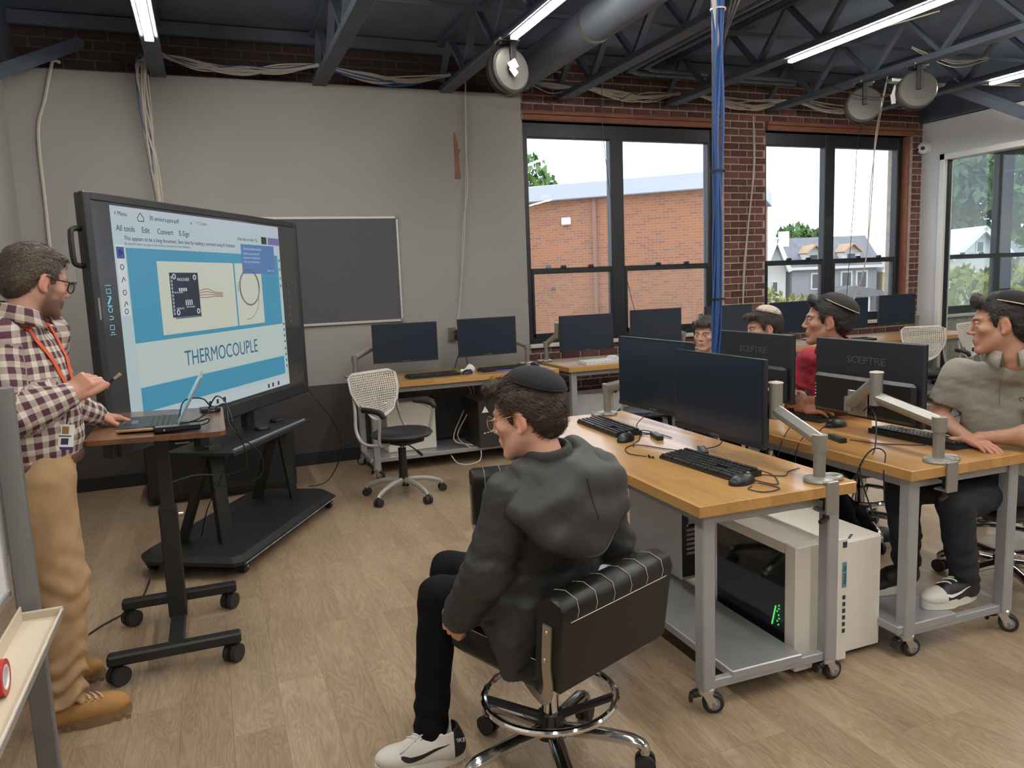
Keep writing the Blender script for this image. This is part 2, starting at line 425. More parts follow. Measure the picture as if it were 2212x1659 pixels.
# ------------------------------------------------------------------ windows
def window(n, W, mull, label, header=True, sill=True):
    x0, x1, z0, z1 = W; yb = YBk+.12; w = struct('window_%d' % n, None, None, label)
    fr = G(); t = .075; D = .09
    for xx, ww in ((x0+t/2, t), (x1-t/2-.03, t), ((mull[0]+mull[1])/2, mull[1]-mull[0])):
        fr.box((xx, yb, (z0+z1)/2), (ww, D, z1-z0), bev=.008)
    fr.box(((x0+x1)/2, yb, z1-.07), (x1-x0, D-.005, .14), bev=.008); fr.box(((x0+x1)/2, yb, z0+.03), (x1-x0, D-.005, .06), bev=.008)
    obj('window_frame', fr, 'window_frame', w)
    panes = ((x0+t, mull[0]), (mull[1], x1-t-.03))
    for a, b in panes:
        s = G(); s.box(((a+b)/2, yb-.012, 1.60), (b-a, .06, .055), bev=.006)
        s.box(((a+b)/2-.12*(b-a), yb-.05, 1.635), (.06, .03, .03), bev=.005); s.box(((a+b)/2+.22*(b-a), yb-.05, 1.635), (.06, .03, .03), bev=.005)
        for xx in (a+.012, b-.012): s.box((xx, yb-.02, 1.26), (.028, .05, .66), bev=.004)
        s.box(((a+b)/2, yb-.02, z0+.075), (b-a, .05, .04), bev=.004)
        obj('window_sash', s, 'window_frame', w)
        obj('window_pane', G().box(((a+b)/2, yb+.01, (1.6+z1)/2), (b-a, .004, z1-1.6)), 'window_glass', w)
        obj('window_pane', G().box(((a+b)/2, yb-.02, (1.6+z0)/2), (b-a, .004, 1.6-z0)), 'window_glass_low', w)
    if header:
        for k, (za, zb, yy) in enumerate(((3.0, 3.045, -.02), (3.048, 3.085, -.03))):
            obj('header_board', G().box(((x0+x1)/2, YBk+.06+yy, (za+zb)/2), (x1-x0+.02, .17, zb-za), bev=.003), 'wood_header', w)
        obj('jamb_board', G().box((x1-.012, YBk+.06, (z0+z1)/2), (.03, .12, z1-z0), bev=.003), 'wood_header', w)
    if sill: obj('window_sill', G().box(((x0+x1)/2, YBk+.06, z0-.02), (x1-x0, .17, .035), bev=.006), 'sill_white', w)
    return w
window(1, W1, (3.82, 3.97), 'large black framed window looking at the brick building')
window(2, W2, (6.545, 6.695), 'large black framed window looking at the houses')
window(4, W4, (9.35, 9.62), 'black framed window of the next room seen through the glass partition')
# ------------------------------------------------------------------ right wall with glazed partition
wr = G()
for y0, y1, z0, z1 in ((6.55, 6.82, 0, 3.14), (YB, 3.0, 0, 3.14), (3.0, 6.55, 2.76, 3.14), (3.0, 6.55, 0, .10)):
    wr.box((XR+.06, (y0+y1)/2, (z0+z1)/2), (.12, y1-y0, z1-z0))
struct('wall_right', wr, mat('plaster_pale', (.58, .585, .59), .7, var=.04, vscale=1.5), 'pale grey wall holding the glass partition')
w3 = struct('window_3', None, None, 'interior glass partition in a pale frame on the side wall')
fr = G()
for yy, ww in ((6.515, .07), (4.78, .06), (3.035, .07)): fr.box((XR+.05, yy, 1.43), (.15, ww, 2.66), bev=.006)
for zz in (2.725, .135): fr.box((XR+.05, 4.78, zz), (.15, 3.55, .07), bev=.006)
obj('window_frame', fr, 'alu_white', w3)
g2 = G()
for yy in (6.47, 4.82, 4.74, 3.08): g2.box((XR+.05, yy, 1.43), (.05, .02, 2.56))
obj('glazing_gasket', g2, 'window_frame', w3)
for a, b in ((4.81, 6.48), (3.07, 4.75)): obj('window_pane', G().box((XR+.05, (a+b)/2, 1.43), (.008, b-a, 2.56)), 'partition_glass', w3)
# next room beyond the partition
struct('wall_next_room', G().box((11.65, 3.3, 1.8), (.1, 7.2, 3.6)), 'plaster', 'far grey wall of the next room')
struct('wall_next_room_rear', G().box((9.85, -.1, 1.8), (3.6, .1, 3.6)), 'plaster', 'rear grey wall of the next room')

# ------------------------------------------------------------------ ceiling, trusses, duct
ce = struct('ceiling', G().box(((XL+11.6)/2, (YB+6.95)/2, ZC+.06), (11.6-XL+.3, 6.95-YB+.3, .12)), 'deck_paint', 'dark painted open roof deck')
JX = [-.21, 1.01, 2.10, 3.26, 4.45, 5.70, 6.88, 8.6, 9.9]
for jx in JX:
    tr = bpy.data.objects.new('roof_truss', G().box((0, 0, 0), (.115, 6.78-YB, .05), bev=.004).mesh('roof_truss')); COL.objects.link(tr)
    tr.data.materials.append(MATS['steel_dark']); tr.parent = ce; tr.location = (jx, (YB+6.78)/2, 3.205)
    tr2 = obj('top_chord', G().box((0, 0, .385), (.10, 6.78-YB, .05), bev=.004), 'steel_dark', tr)
    web = G(); y = -5.3; up = False
    while y < 5.2:
        y2 = y+.36; za, zb = (.38, .02) if up else (.02, .38)
        web.box((0, (y+y2)/2, .2), (.05, .032, math.hypot(.36, .36)), M=rotx((1 if up else -1)*math.atan2(.36, .36))); y = y2; up = not up
    obj('web_bar', web, 'steel_dark', tr)
for yy in (5.6, 3.4, 1.2): obj('bridging_bar', G().box(((XL+XR)/2+.0, yy, 3.52), (XR-XL, .04, .035), bev=.004), 'steel_dark', ce)
obj('wall_ledger', G().box(((XL+XR)/2, 6.76, 3.56), (XR-XL, .06, .10), bev=.005), 'steel_dark', ce)
obj('wall_ledger', G().box((XR-.02, 1.4, 3.30), (.10, 10.8, .30), bev=.005), 'steel_dark', ce)
obj('wall_ledger', G().box((XL+.02, 1.4, 3.40), (.10, 10.8, .40), bev=.005), 'steel_dark', ce)
# diagonal braces
obj('brace', G().tube([(-1.24, 6.10, 2.97), (-.72, 6.72, 3.40)], .045, 4), 'steel_dark', ce)
obj('brace', G().tube([(7.0, 5.75, 3.28), (7.9, 5.15, 2.78)], .06, 4), 'steel_dark', ce)
du = thing('air_duct', 'round black spiral duct running under the roof beside the middle light', 'duct', (2.70, 1.4, 3.30))
obj('duct_tube', G().cyl((0, -5.3, 0), (0, 5.28, 0), .135, n=28), 'duct_black', du)
for yy in (3.62, 1.6, -.6, 5.0): obj('joint_ring', G().cyl((0, yy-.02, 0), (0, yy+.02, 0), .141, n=28), mat('ring_metal', (.35, .33, .30), .35, .9) if yy == 3.62 else 'duct_black', du)
pp = thing('sprinkler_pipe', 'dark steel pipe bent along the brick wall under the roof', 'pipe', (3.9, 6.5, 3.42))
obj('pipe_run', G().tube(spline([(1.9, .05, 0), (.4, .05, 0), (-.02, 0, 0), (-.05, -.3, .02), (-.05, -3, .02)], 10), .03, 10), 'steel_dark', pp)
obj('pipe_run', G().tube(spline([(1.9, -.06, 0), (.45, -.06, 0), (.09, -.10, 0), (.06, -.4, .02), (.06, -3, .02)], 10), .02, 10), 'steel_dark', pp)
# ------------------------------------------------------------------ ceiling lights
def led_light(x, y0, y1, label, z=3.165):
    t = thing('strip_light', label, 'light', (x, y0, z), 0, 'linear ceiling lights')
    L_ = y1-y0
    obj('housing', G().box((0, L_/2, .022), (.062, L_, .03), bev=.004), 'led_body', t)
    obj('diffuser', G().box((0, L_/2, -.003), (.046, L_-.03, .02), bev=.004), 'led', t)
    obj('end_cap', G().box((0, L_-.005, .005), (.06, .014, .045), bev=.003), 'led_body', t)
    obj('end_cap', G().box((0, .005, .005), (.06, .014, .045), bev=.003), 'led_body', t)
led_light(-.21, 3.25, 5.69, 'linear ceiling light above the standing man and the display')
led_light(2.09, 2.75, 5.07, 'linear ceiling light ending beside the round cord reel and duct')
led_light(4.46, 2.6, 5.08, 'longest linear ceiling light in view, above the middle tables')
led_light(6.93, 2.95, 5.23, 'linear ceiling light cut by the picture edge beside the glass partition')
for i, (xx, a, b) in enumerate(((-.21, -.2, 2.2), (2.09, -.3, 2.1), (4.46, -.4, 2.0), (-.21, -3.4, -1), (2.09, -3.4, -1), (6.88, -3.4, -1), (9.2, 3.6, 5.6))):  # out-of-view lights added to brighten this room and the next
    led_light(xx, a, b, ['linear ceiling light nearer the photographer, over the man side', 'linear ceiling light nearer the photographer, over the seated boy', 'linear ceiling light nearer the photographer, over the second table', 
     'linear ceiling light at the rear, first row', 'linear ceiling light at the rear, second row', 'linear ceiling light at the rear, third row', 'linear ceiling light of the next room'][i])
# ------------------------------------------------------------------ outside
mat('leaf_green', (.10, .19, .045), .6, rnd=.1, var=.5, vscale=1.2); mat('leaf_dark', (.045, .10, .035), .6, var=.5, vscale=1.)
mat('leaf_yellow', (.26, .28, .05), .6, var=.4, vscale=1.5); mat('bark', (.09, .065, .05), .9, var=.3)
mat('roof_gray', (.19, .19, .205), .9, var=.15, vscale=3); mat('siding_gray', (.30, .31, .34), .8); mat('siding_white', (.66, .65, .62), .8)
mat('siding_yellow', (.58, .50, .30), .8); mat('ext_trim', (.72, .72, .70), .7); mat('ext_glass', (.05, .06, .075), .15); mat('fascia', (.42, .44, .46), .6)
mat('asphalt', (.12, .125, .12), .9); mat('tan_trim', (.45, .30, .18), .8)
def ext_brick():
    m = bpy.data.materials.new('ext_brick'); m.use_nodes = True; nt = m.node_tree; b = nt.nodes['Principled BSDF']; N = nt.nodes.new; L = nt.links.new
    tc = N('ShaderNodeTexCoord'); br = N('ShaderNodeTexBrick'); br.inputs['Scale'].default_value = 1.0
    br.inputs['Brick Width'].default_value = .23; br.inputs['Row Height'].default_value = .078; br.inputs['Mortar Size'].default_value = .008
    br.inputs['Color1'].default_value = (.34, .125, .052, 1); br.inputs['Color2'].default_value = (.17, .085, .066, 1); br.inputs['Mortar'].default_value = (.29, .20, .14, 1); br.inputs['Bias'].default_value = -.35
    L(tc.outputs['UV'], br.inputs['Vector']); L(br.outputs['Color'], b.inputs['Base Color']); b.inputs['Roughness'].default_value = .9
    MATS['ext_brick'] = m; return m
ext_brick()
ground = struct('ground_outside', G().box((25, 60, -3.6), (160, 100, .2)), 'asphalt', 'street level outside the windows')
# brick building opposite the first window
a = Vector((9.50, 22.70, 0)); b = Vector((13.43, 18.95, 0)); t = (b-a).normalized(); n = Vector((-t.y, t.x, 0))
if n.y < 0: n = -n
A0 = a-t*9; LB = 9+(b-a).length+1.35
bd = thing('brick_building', 'orange brick building with a flat grey roof edge outside the first window', 'building', (A0.x, A0.y, -3.5), math.atan2(t.y, t.x))
g = G().box((LB/2, 4, 3.7), (LB, 8, 7.4)); me = g.mesh('wall')
uv = me.uv_layers.new(name='UV')
for p in me.polygons:
    for li in p.loop_indices:
        v = me.vertices[me.loops[li].vertex_index].co; uv.data[li].uv = ((v.x if abs(p.normal.y) > .5 else v.y), v.z)
obj('wall', me, 'ext_brick', bd)
obj('roof_fascia', G().box((LB/2, 3.9, 7.62), (LB+.3, 8.4, .47), bev=.02), 'fascia', bd)
obj('pilaster', G().box((11.3, -.05, 3.7), (.12, .1, 7.4)), mat('ext_joint', (.25, .13, .09), .9), bd)
obj('wall_lamp', G().box((10.4, -.06, 6.75), (.28, .14, .22), bev=.02), 'ext_trim', bd)
for x_, z_ in ((9.75, 5.4), (9.9, 4.7)): obj('wall_vent', G().box((x_, -.02, z_), (.14, .05, .09), bev=.01), 'ext_glass', bd)

def tree(name, label, base, h, crown, matn, n=900, leaf=.35, seed=1, group='trees outside the windows'):
    r = random.Random(seed); T = thing(name, label, 'tree', base, 0, group)
    obj('trunk', G().tube([(0, 0, 0), (.1, 0, h*.5), (0, .1, h*.9)], [.22, .16, .06], 8), 'bark', T)
    g = G()
    for i in range(n):
        cx, cy, cz, rx, rz = crown[i % len(crown)]
        while True:
            p = Vector((r.uniform(-1, 1), r.uniform(-1, 1), r.uniform(-1, 1)))
            if .25 < p.length < 1: break
        c = Vector((cx+p.x*rx, cy+p.y*rx, cz+p.z*rz)); s = leaf*r.uniform(.6, 1.3)
        M = Euler((r.uniform(0, 6), r.uniform(0, 6), r.uniform(0, 6))).to_matrix()
        g.add([(-s, 0, 0), (0, -s*.5, 0), (s, 0, 0), (0, s*.5, s*.15)], [(0, 1, 2), (0, 2, 3)], M, c)
    obj('crown', g, matn, T)
tree('leafy_tree', 'bright green tree showing above the brick building roof', (14.2, 36.9, -3.5), 9, [(1.1, -.4, 9.6, 1.6, 1.75), (-.7, 0, 10.1, 1.5, 1.5), (2.1, -.7, 8.8, 1.15, 1.1)], 'leaf_green', 1700, .27, 1)
tree('leafy_tree', 'small green tree behind the chimney of the gabled house', (40.2, 45.0, -3.5), 7, [(0, 0, 6.9, 1.5, 1.4), (1.3, -.6, 6.6, 1.3, 1.2)], 'leaf_green', 1100, .3, 2)
tree('leafy_tree', 'low yellow green street tree under the gabled houses', (21.6, 26.3, -3.5), 3.2, [(0, 0, 3.35, 1.3, 1.0), (1.4, -.55, 3.05, 1.2, .9), (2.5, -1.0, 2.5, 1.0, .75), (-1.4, .65, 3.35, 1.2, 1.0)], 'leaf_yellow', 2200, .15, 3)
tree('leafy_tree', 'yellow bush peeking over the far grey roof', (35.0, 41.3, -3.5), 4, [(0, 0, 5.2, .6, .5), (.5, -.2, 5.5, .6, .45)], 'leaf_yellow', 300, .2, 8)
tree('leafy_tree', 'tall dark green tree filling the pane beside the partition frame', (43.2, 34.2, -3.5), 10, [(-1.1, .6, 9.6, 2.4, 2.4), (.7, -.2, 8.2, 2.4, 2.7), (0, 0, 11.1, 2.4, 1.5), (-.7, .35, 6.5, 2.2, 1.8)], 'leaf_dark', 2600, .42, 4)
tree('leafy_tree', 'tall sunlit green tree behind the mullion of the next room', (30.8, 20.8, -3.5), 9, [(0, 0, 8.6, 2.0, 2.2), (1.8, -.8, 8.2, 2.2, 2.4), (.8, -.3, 6.6, 2.0, 1.4)], 'leaf_green', 2600, .3, 5)
tree('leafy_tree', 'low yellow green tree below the white gable in the next room window', (21.6, 17.0, -3.5), 3.6, [(0, 0, 3.9, 1.6, 1.0), (1.6, -.7, 4.0, 1.4, 1.0), (3.1, -1.2, 4.0, 1.5, 1.0)], 'leaf_yellow', 2400, .17, 6)
def house(label, org, t, w, dep, zr, ze, wall, roof, gable_front=False, dormers=(), wins=(), porch=None, z0=-3.5, chimney=None):
    t = Vector(t).normalized(); H = thing('town_house', label, 'house', (org[0], org[1], z0), math.atan2(t.y, t.x), 'houses across the street')
    e, r = ze-z0, zr-z0
    if gable_front:
        obj('wall', G().prism([(0, 0), (w, 0), (w, e), (w/2, r), (0, e)], 0, dep, M=Matrix(((1, 0, 0), (0, 0, 1), (0, 1, 0)))), wall, H)
        sl = math.atan2(r-e, w/2); ln = math.hypot(r-e, w/2)+.3
        for s in (-1, 1):
            obj('roof', G().box((w/2+s*(w/4+.06), dep/2-.15, (e+r)/2+.06), (ln, dep+.6, .12), M=roty(s*sl)), roof, H)
            obj('roof_edge', G().box((w/2+s*(w/4+.06), -.46, (e+r)/2+.02), (ln, .08, .24), M=roty(s*sl)), 'ext_trim', H)
    else:
        obj('wall', G().box((w/2, dep/2, e/2), (w, dep, e)), wall, H)
        obj('roof', G().prism([(-.3, e-.12), (dep/2, r), (dep+.3, e-.12)], -.25, w+.25, M=Matrix(((0, 0, 1), (1, 0, 0), (0, 1, 0)))), roof, H)
        obj('eave_board', G().box((w/2, -.32, e-.1), (w+.5, .06, .16)), 'ext_trim', H)
    for (x, z, ww, hh) in wins:
        f = obj('window', G().box((x, -.02, z-z0), (ww, .08, hh)), 'ext_trim', H); obj('pane', G().box((x, -.07, z-z0), (ww*.7, .03, hh*.8)), 'ext_glass', f)
    for (x, z, ww) in dormers:
        yy = (z-.55-ze)/(zr-ze)*dep/2-.25
        d = obj('dormer', G().prism([(-ww/2, 0), (ww/2, 0), (ww/2, .55), (0, 1.05), (-ww/2, .55)], 0, 1.6, M=Matrix(((1, 0, 0), (0, 0, 1), (0, 1, 0))), T=(x, yy, z-.55-z0)), 'siding_white', H)
        for s in (-1, 1): obj('dormer_roof', G().box((x+s*ww*.28, yy+.6, z+.27-z0), (ww*.68, 2.0, .1), M=roty(s*.75)), 'tan_trim', d)
        obj('dormer_window', G().box((x, yy-.02, z-.28-z0), (ww*.4, .06, .42)), 'ext_glass', d)
    if porch:
        x0, x1, zt = porch
        obj('porch_roof', G().prism([(x0, zt-z0-.3), (x1, zt-z0-.3), (x1-.3, zt-z0), ((x0+x1)/2, zt-z0+.35), (x0+.3, zt-z0)], 0, 1.6, M=Matrix(((1, 0, 0), (0, 0, 1), (0, 1, 0))), T=(0, -1.6, 0)), roof, H)
        k = 5
        for i in range(k): obj('porch_post', G().box((x0+.2+(x1-x0-.4)*i/(k-1), -1.45, (zt-z0-.3)/2), (.14, .14, zt-z0-.3)), 'ext_trim', H)
    if chimney: obj('chimney', G().box((chimney[0], dep*.4, chimney[1]-z0-1), (.5, .5, 2.6)), 'siding_white', H)
tt = (.93, -.37, 0)
house('grey shingled house with two dormers seen through the second window', (32.2, 36.3), tt, 5.0, 4.4, 3.40, 1.62, 'siding_gray', 'roof_gray', dormers=((1.25, 2.35, 1.05), (3.45, 2.35, 1.05)), wins=((1.4, .75, .6, 1.0), (3.2, .75, .7, 1.1), (4.1, .75, .7, 1.1)), porch=(1.2, 4.9, .1), chimney=(.1, 3.5))
house('narrow white gabled house left of the dormered house', (30.7, 37.05), tt, 1.35, 6, 3.15, 1.5, 'siding_white', 'ext_trim', True, wins=((.7, .5, .35, .7),))
house('grey roofed house behind the brick pier of the second window', (28.4, 38.5), tt, 2.6, 6, 3.6, 1.5, 'siding_gray', 'roof_gray', True)
house('yellow gabled house at the edge of the second window', (37.2, 34.35), tt, 3.6, 6, 3.55, 1.2, 'siding_yellow', 'ext_trim', True, wins=((1.1, 1.0, .5, .9), (2.2, 1.0, .5, .9)), porch=(.3, 3.2, .2))
t2 = (.93, -.36, 0)
house('white gabled house seen through the glass partition', (36.45, 29.3), t2, 3.0, 3.4, 3.15, 1.75, 'siding_white', 'ext_trim', True, wins=((1.5, 2.3, .4, .6), (2.2, .9, .6, .9)))
house('long grey roofed white house beyond the glass partition', (39.5, 27.75), t2, 6.0, 3.4, 3.1, 1.85, 'siding_white', 'roof_gray', wins=((.6, 1.0, .6, .9), (1.9, 1.0, .6, .9), (3.4, 1.0, .6, .9)), chimney=(.2, 3.3))
# ------------------------------------------------------------------ furniture materials
def wood_block(name, c1, c2, strip=.045, rough=.38):
    m = bpy.data.materials.new(name); m.use_nodes = True; nt = m.node_tree; b = nt.nodes['Principled BSDF']; N = nt.nodes.new; L = nt.links.new
    tc = N('ShaderNodeTexCoord'); br = N('ShaderNodeTexBrick'); mp = N('ShaderNodeMapping'); mp.inputs['Rotation'].default_value = (0, 0, PI/2)
    L(tc.outputs['Object'], mp.inputs['Vector']); L(mp.outputs[0], br.inputs['Vector']); br.inputs['Scale'].default_value = 1
    br.inputs['Brick Width'].default_value = .55; br.inputs['Row Height'].default_value = strip; br.inputs['Mortar Size'].default_value = 0
    br.inputs['Color1'].default_value = (0, 0, 0, 1); br.inputs['Color2'].default_value = (1, 1, 1, 1)
    m2 = N('ShaderNodeMapping'); m2.inputs['Scale'].default_value = (60, 3, 60); L(tc.outputs['Object'], m2.inputs['Vector'])
    nz = N('ShaderNodeTexNoise'); nz.inputs['Scale'].default_value = 1; nz.inputs['Detail'].default_value = 5; L(m2.outputs[0], nz.inputs['Vector'])
    ad = N('ShaderNodeMath'); ad.operation = 'MULTIPLY_ADD'; ad.inputs[1].default_value = .45; L(br.outputs['Color'], ad.inputs[0]); L(nz.outputs['Fac'], ad.inputs[2])
    cr = N('ShaderNodeValToRGB'); e = cr.color_ramp.elements; e[0].position = .25; e[0].color = (*c1, 1); e[1].position = 1.; e[1].color = (*c2, 1)
    L(ad.outputs[0], cr.inputs['Fac']); L(cr.outputs[0], b.inputs['Base Color']); b.inputs['Roughness'].default_value = rough; b.inputs['Coat Weight'].default_value = .5; b.inputs['Coat Roughness'].default_value = .16
    MATS[name] = m
wood_block('maple_top', (.35, .175, .048), (.49, .27, .085))
wood_block('rustic_top', (.055, .023, .010), (.20, .085, .034), .12, .35)
mat('leg_paint', (.36, .37, .385), .42, .35, var=.05, vscale=6); mat('shelf_steel', (.40, .41, .42), .34, .55, var=.06, vscale=5)
mat('zinc', (.62, .60, .56), .28, .95); mat('tyre', (.018, .018, .019), .6); mat('hub_gray', (.22, .22, .23), .5)
mat('black_plastic', (.012, .0125, .014), .38, bump=.03, bscale=400); mat('black_satin', (.017, .017, .018), .42); mat('screen_off', (.017, .025, .041), .22, coat=.0, spec=.5)
mat('bezel_black', (.018, .021, .027), .4); mat('arm_silver', (.33, .32, .295), .36, .6); mat('chrome', (.72, .71, .69), .09, 1.); mat('chrome_worn', (.55, .54, .52), .16, 1.)
mat('pc_white', (.74, .70, .62), .4); mat('pc_gray', (.50, .50, .50), .45); mat('pc_dark', (.02, .021, .024), .5); mat('logo_dark', (.075, .08, .09), .35)
mat('leather', (.009, .0085, .008), .36, bump=.12, bscale=220, var=.15, vscale=30, spec=.35); mat('thread', (.62, .58, .50), .7)
mat('chair_shell', (.50, .47, .41), .45); mat('seat_black', (.016, .016, .019), .45, bump=.1, bscale=300); mat('gray_base', (.38, .36, .32), .4, .3)
mat('green_glow', (.02, .2, .03), .4, emit=(.15, .9, .2), estr=.6); mat('label_blue', (.10, .28, .42), .5); mat('print_dark', (.02, .03, .05), .5); mat('paper', (.72, .70, .66), .7)
mat('key_black', (.016, .017, .019), .40); mat('key_white', (.62, .63, .64), .45); mat('kb_white', (.55, .56, .57), .45)
mat('red_plastic', (.42, .012, .02), .35); mat('white_frost', (.78, .78, .78), .35); mat('whiteboard', (.72, .715, .70), .22); mat('alu', (.55, .56, .57), .35, .85); mat('tray_tan', (.58, .50, .38), .5, .1)
mat('felt_gray', (.095, .095, .105), .95, var=.06, vscale=40, bump=.15, bscale=300)

def caster(parent, p, rz, r=.037, brake=True, big=True):
    c = obj('caster', G().box((0, 0, 2*r+.012), (.052, .05, .022), M=None, bev=.006).box((.014, .019, 1.5*r), (.030, .003, .055), M=roty(-.5), bev=.001).box((.014, -.019, 1.5*r), (.030, .003, .055), M=roty(-.5), bev=.001).cyl((0, 0, 2*r), (0, 0, 2*r+.006), .030, n=16), 'zinc', parent)
    c.location = p; c.rotation_euler = (0, 0, rz)
    prof = [(.012, -.013), (r-.004, -.014), (r, -.010), (r, .010), (r-.004, .014), (.012, .013)]
    w = obj('wheel', G().lathe(prof, (.026, 0, r), rotx(PI/2), 22), 'tyre', c)
    obj('wheel_hub', G().cyl((.026, -.0155, r), (.026, .0155, r), r*.62, n=18).cyl((.026, -.022, r), (.026, .022, r), .007, n=10), 'hub_gray', c)
    if brake: obj('brake_pedal', G().box((-.03, 0, 1.9*r), (.03, .034, .02), M=roty(-.3), bev=.004).box((-.05, 0, 1.5*r), (.012, .032, .03), M=roty(.2), bev=.003), 'black_plastic', c)
    return c
def workbench(label, x0, x1, y0, y1, rz=0., zt=.77, shelf=(.30, 1.0), long_x=False):
    w, l = x1-x0, y1-y0
    T = thing('workbench', label, 'table', ((x0+x1)/2, (y0+y1)/2, 0), rz, 'wood topped rolling workbenches')
    tm = G().box((0, 0, 0), (w, l, .042), bev=.003)
    top = obj('tabletop', tm, 'maple_top', T); top.location = (0, 0, zt-.021)
    if long_x: 
        me = G().box((0, 0, 0), (l, w, .042), bev=.003); top.data = me.mesh('tabletop'); top.data.materials.append(MATS['maple_top']); top.rotation_euler = (0, 0, PI/2); top.data.transform(Matrix.Identity(4))
    s, i = .052, .038; zl = zt-.042
    xs, ys = (-w/2+i+s/2, w/2-i-s/2), (-l/2+i+s/2, l/2-i-s/2)
    ap = G()
    for y in ys: ap.box((0, y, zl-.022), (xs[1]-xs[0]-s, .03, .044), bev=.003)
    for x in xs: ap.box((x, 0, zl-.022), (.03, ys[1]-ys[0]-s, .044), bev=.003)
    obj('apron_rail', ap, 'leg_paint', T)
    for x in xs:
        for y in ys:
            g = obj('leg', G().box((x, y, (zl+.085)/2), (s, s, zl-.085), bev=.005), 'leg_paint', T)
            caster(g, (x, y, 0), random.uniform(-.9, .5) if y < 0 else random.uniform(1.5, 4))
    for k in (0, 1):
        if long_x: obj('cross_bar', G().box((xs[k], 0, .102), (.028, ys[1]-ys[0]-s, .034), bev=.003), 'leg_paint', T)
        else: obj('cross_bar', G().box((0, ys[k], .102), (xs[1]-xs[0]-s, .028, .034), bev=.003), 'leg_paint', T)
    a, b = shelf
    if long_x: obj('shelf', G().box((0, -l/2+l*(a+b)/2, .118), (w-2*i, l*(b-a)-.08, .035), bev=.004), 'shelf_steel', T)
    else: obj('shelf', G().box((-w/2+w*(a+b)/2-.04, 0, .118), (w*(b-a)-.10, l-2*i-.02, .035), bev=.004), 'shelf_steel', T)
    return T
workbench('maple topped rolling workbench in front, two black monitors facing the seated boy', 1.455, 2.115, 2.03, 3.76, R_(-1.2), shelf=(.235, .849))
workbench('maple topped rolling workbench behind it, where the grey polo boy sits', 2.385, 3.045, 2.025, 3.755, R_(-1.0), shelf=(.0, .62))
workbench('maple topped workbench against the grey wall behind the perforated chair', 1.07, 2.71, 5.83, 6.52, 0, shelf=(.25, 1.0), long_x=True)
workbench('maple topped workbench with white keyboard under the first window', 2.80, 4.44, 5.82, 6.55, 0, shelf=(.25, 1.0), long_x=True)
workbench('maple topped workbench under the brick pier between the windows', 4.50, 6.10, 5.86, 6.58, 0, shelf=(.25, 1.0), long_x=True)
workbench('maple topped workbench under the second window beside the glass partition', 6.15, 7.80, 5.86, 6.58, 0, shelf=(.25, 1.0), long_x=True)

# ------------------------------------------------------------------ monitors and arms
MW, MH = .60, .352
def brand(txt, size, M4, mt, parent, name='brand_lettering', ext=.0006):
    me = text_mesh(txt, size, ext); me.transform(Matrix.Scale(1.22 if txt == 'SCEPTRE' else 1, 4, (1, 0, 0))); me = place_mesh(me, M4); o = obj(name, me, mt, parent); return o
def monitor(label, c, rz, w=MW, h=MH, tilt=0., back=False, group='black flat monitors'):
    T = thing('monitor', label, 'monitor', c, 0, group, rot=(tilt, 0, rz))
    obj('housing', G().box((0, .010, 0), (w, .020, h), bev=.004), 'bezel_black', T)
    obj('bezel', G().box((0, -.0015, 0), (w, .004, h), bev=.001).box((0, -.005, -h/2+.010), (w, .004, .019), bev=.001), 'black_satin', T)
    obj('screen', G().box((0, -.0042, .006), (w-.014, .002, h-.030)), 'screen_off', T)
    b = obj('rear_case', G().box((0, .034, -.075), (w*.94, .034, h*.50), bev=.014), 'black_plastic', T)
    brand('SCEPTRE', .046, frame_mat((0, .0206, .085), (-1, 0, 0), (0, 0, 1), (0, 1, 0)), 'logo_dark', T)
    brand('SCEPTRE', .013, frame_mat((0, -.0072, -h/2+.010), (1, 0, 0), (0, 0, 1), (0, -1, 0)), 'hub_gray', T)
    if back:
        v = G()
        for i in range(5): v.ell((w*.44, .051, -.075+.035-i*.016), (.004, .002, .004), nu=8, nv=6)
        obj('vent_hole', v, 'zinc', b)
    return T
def bar(p0, p1, w, h, r=.3):
    p0, p1 = Vector(p0), Vector(p1); d = p1-p0; x = Vector((0, 0, 1)).cross(d); x.normalize() ; z = x.cross(d).normalized()*-1
    M = Matrix((d.normalized(), x, d.normalized().cross(x))).transposed()
    return G().box((p0+p1)/2, (d.length+w*.9, w, h), M=M, bev=min(w, h)*r)
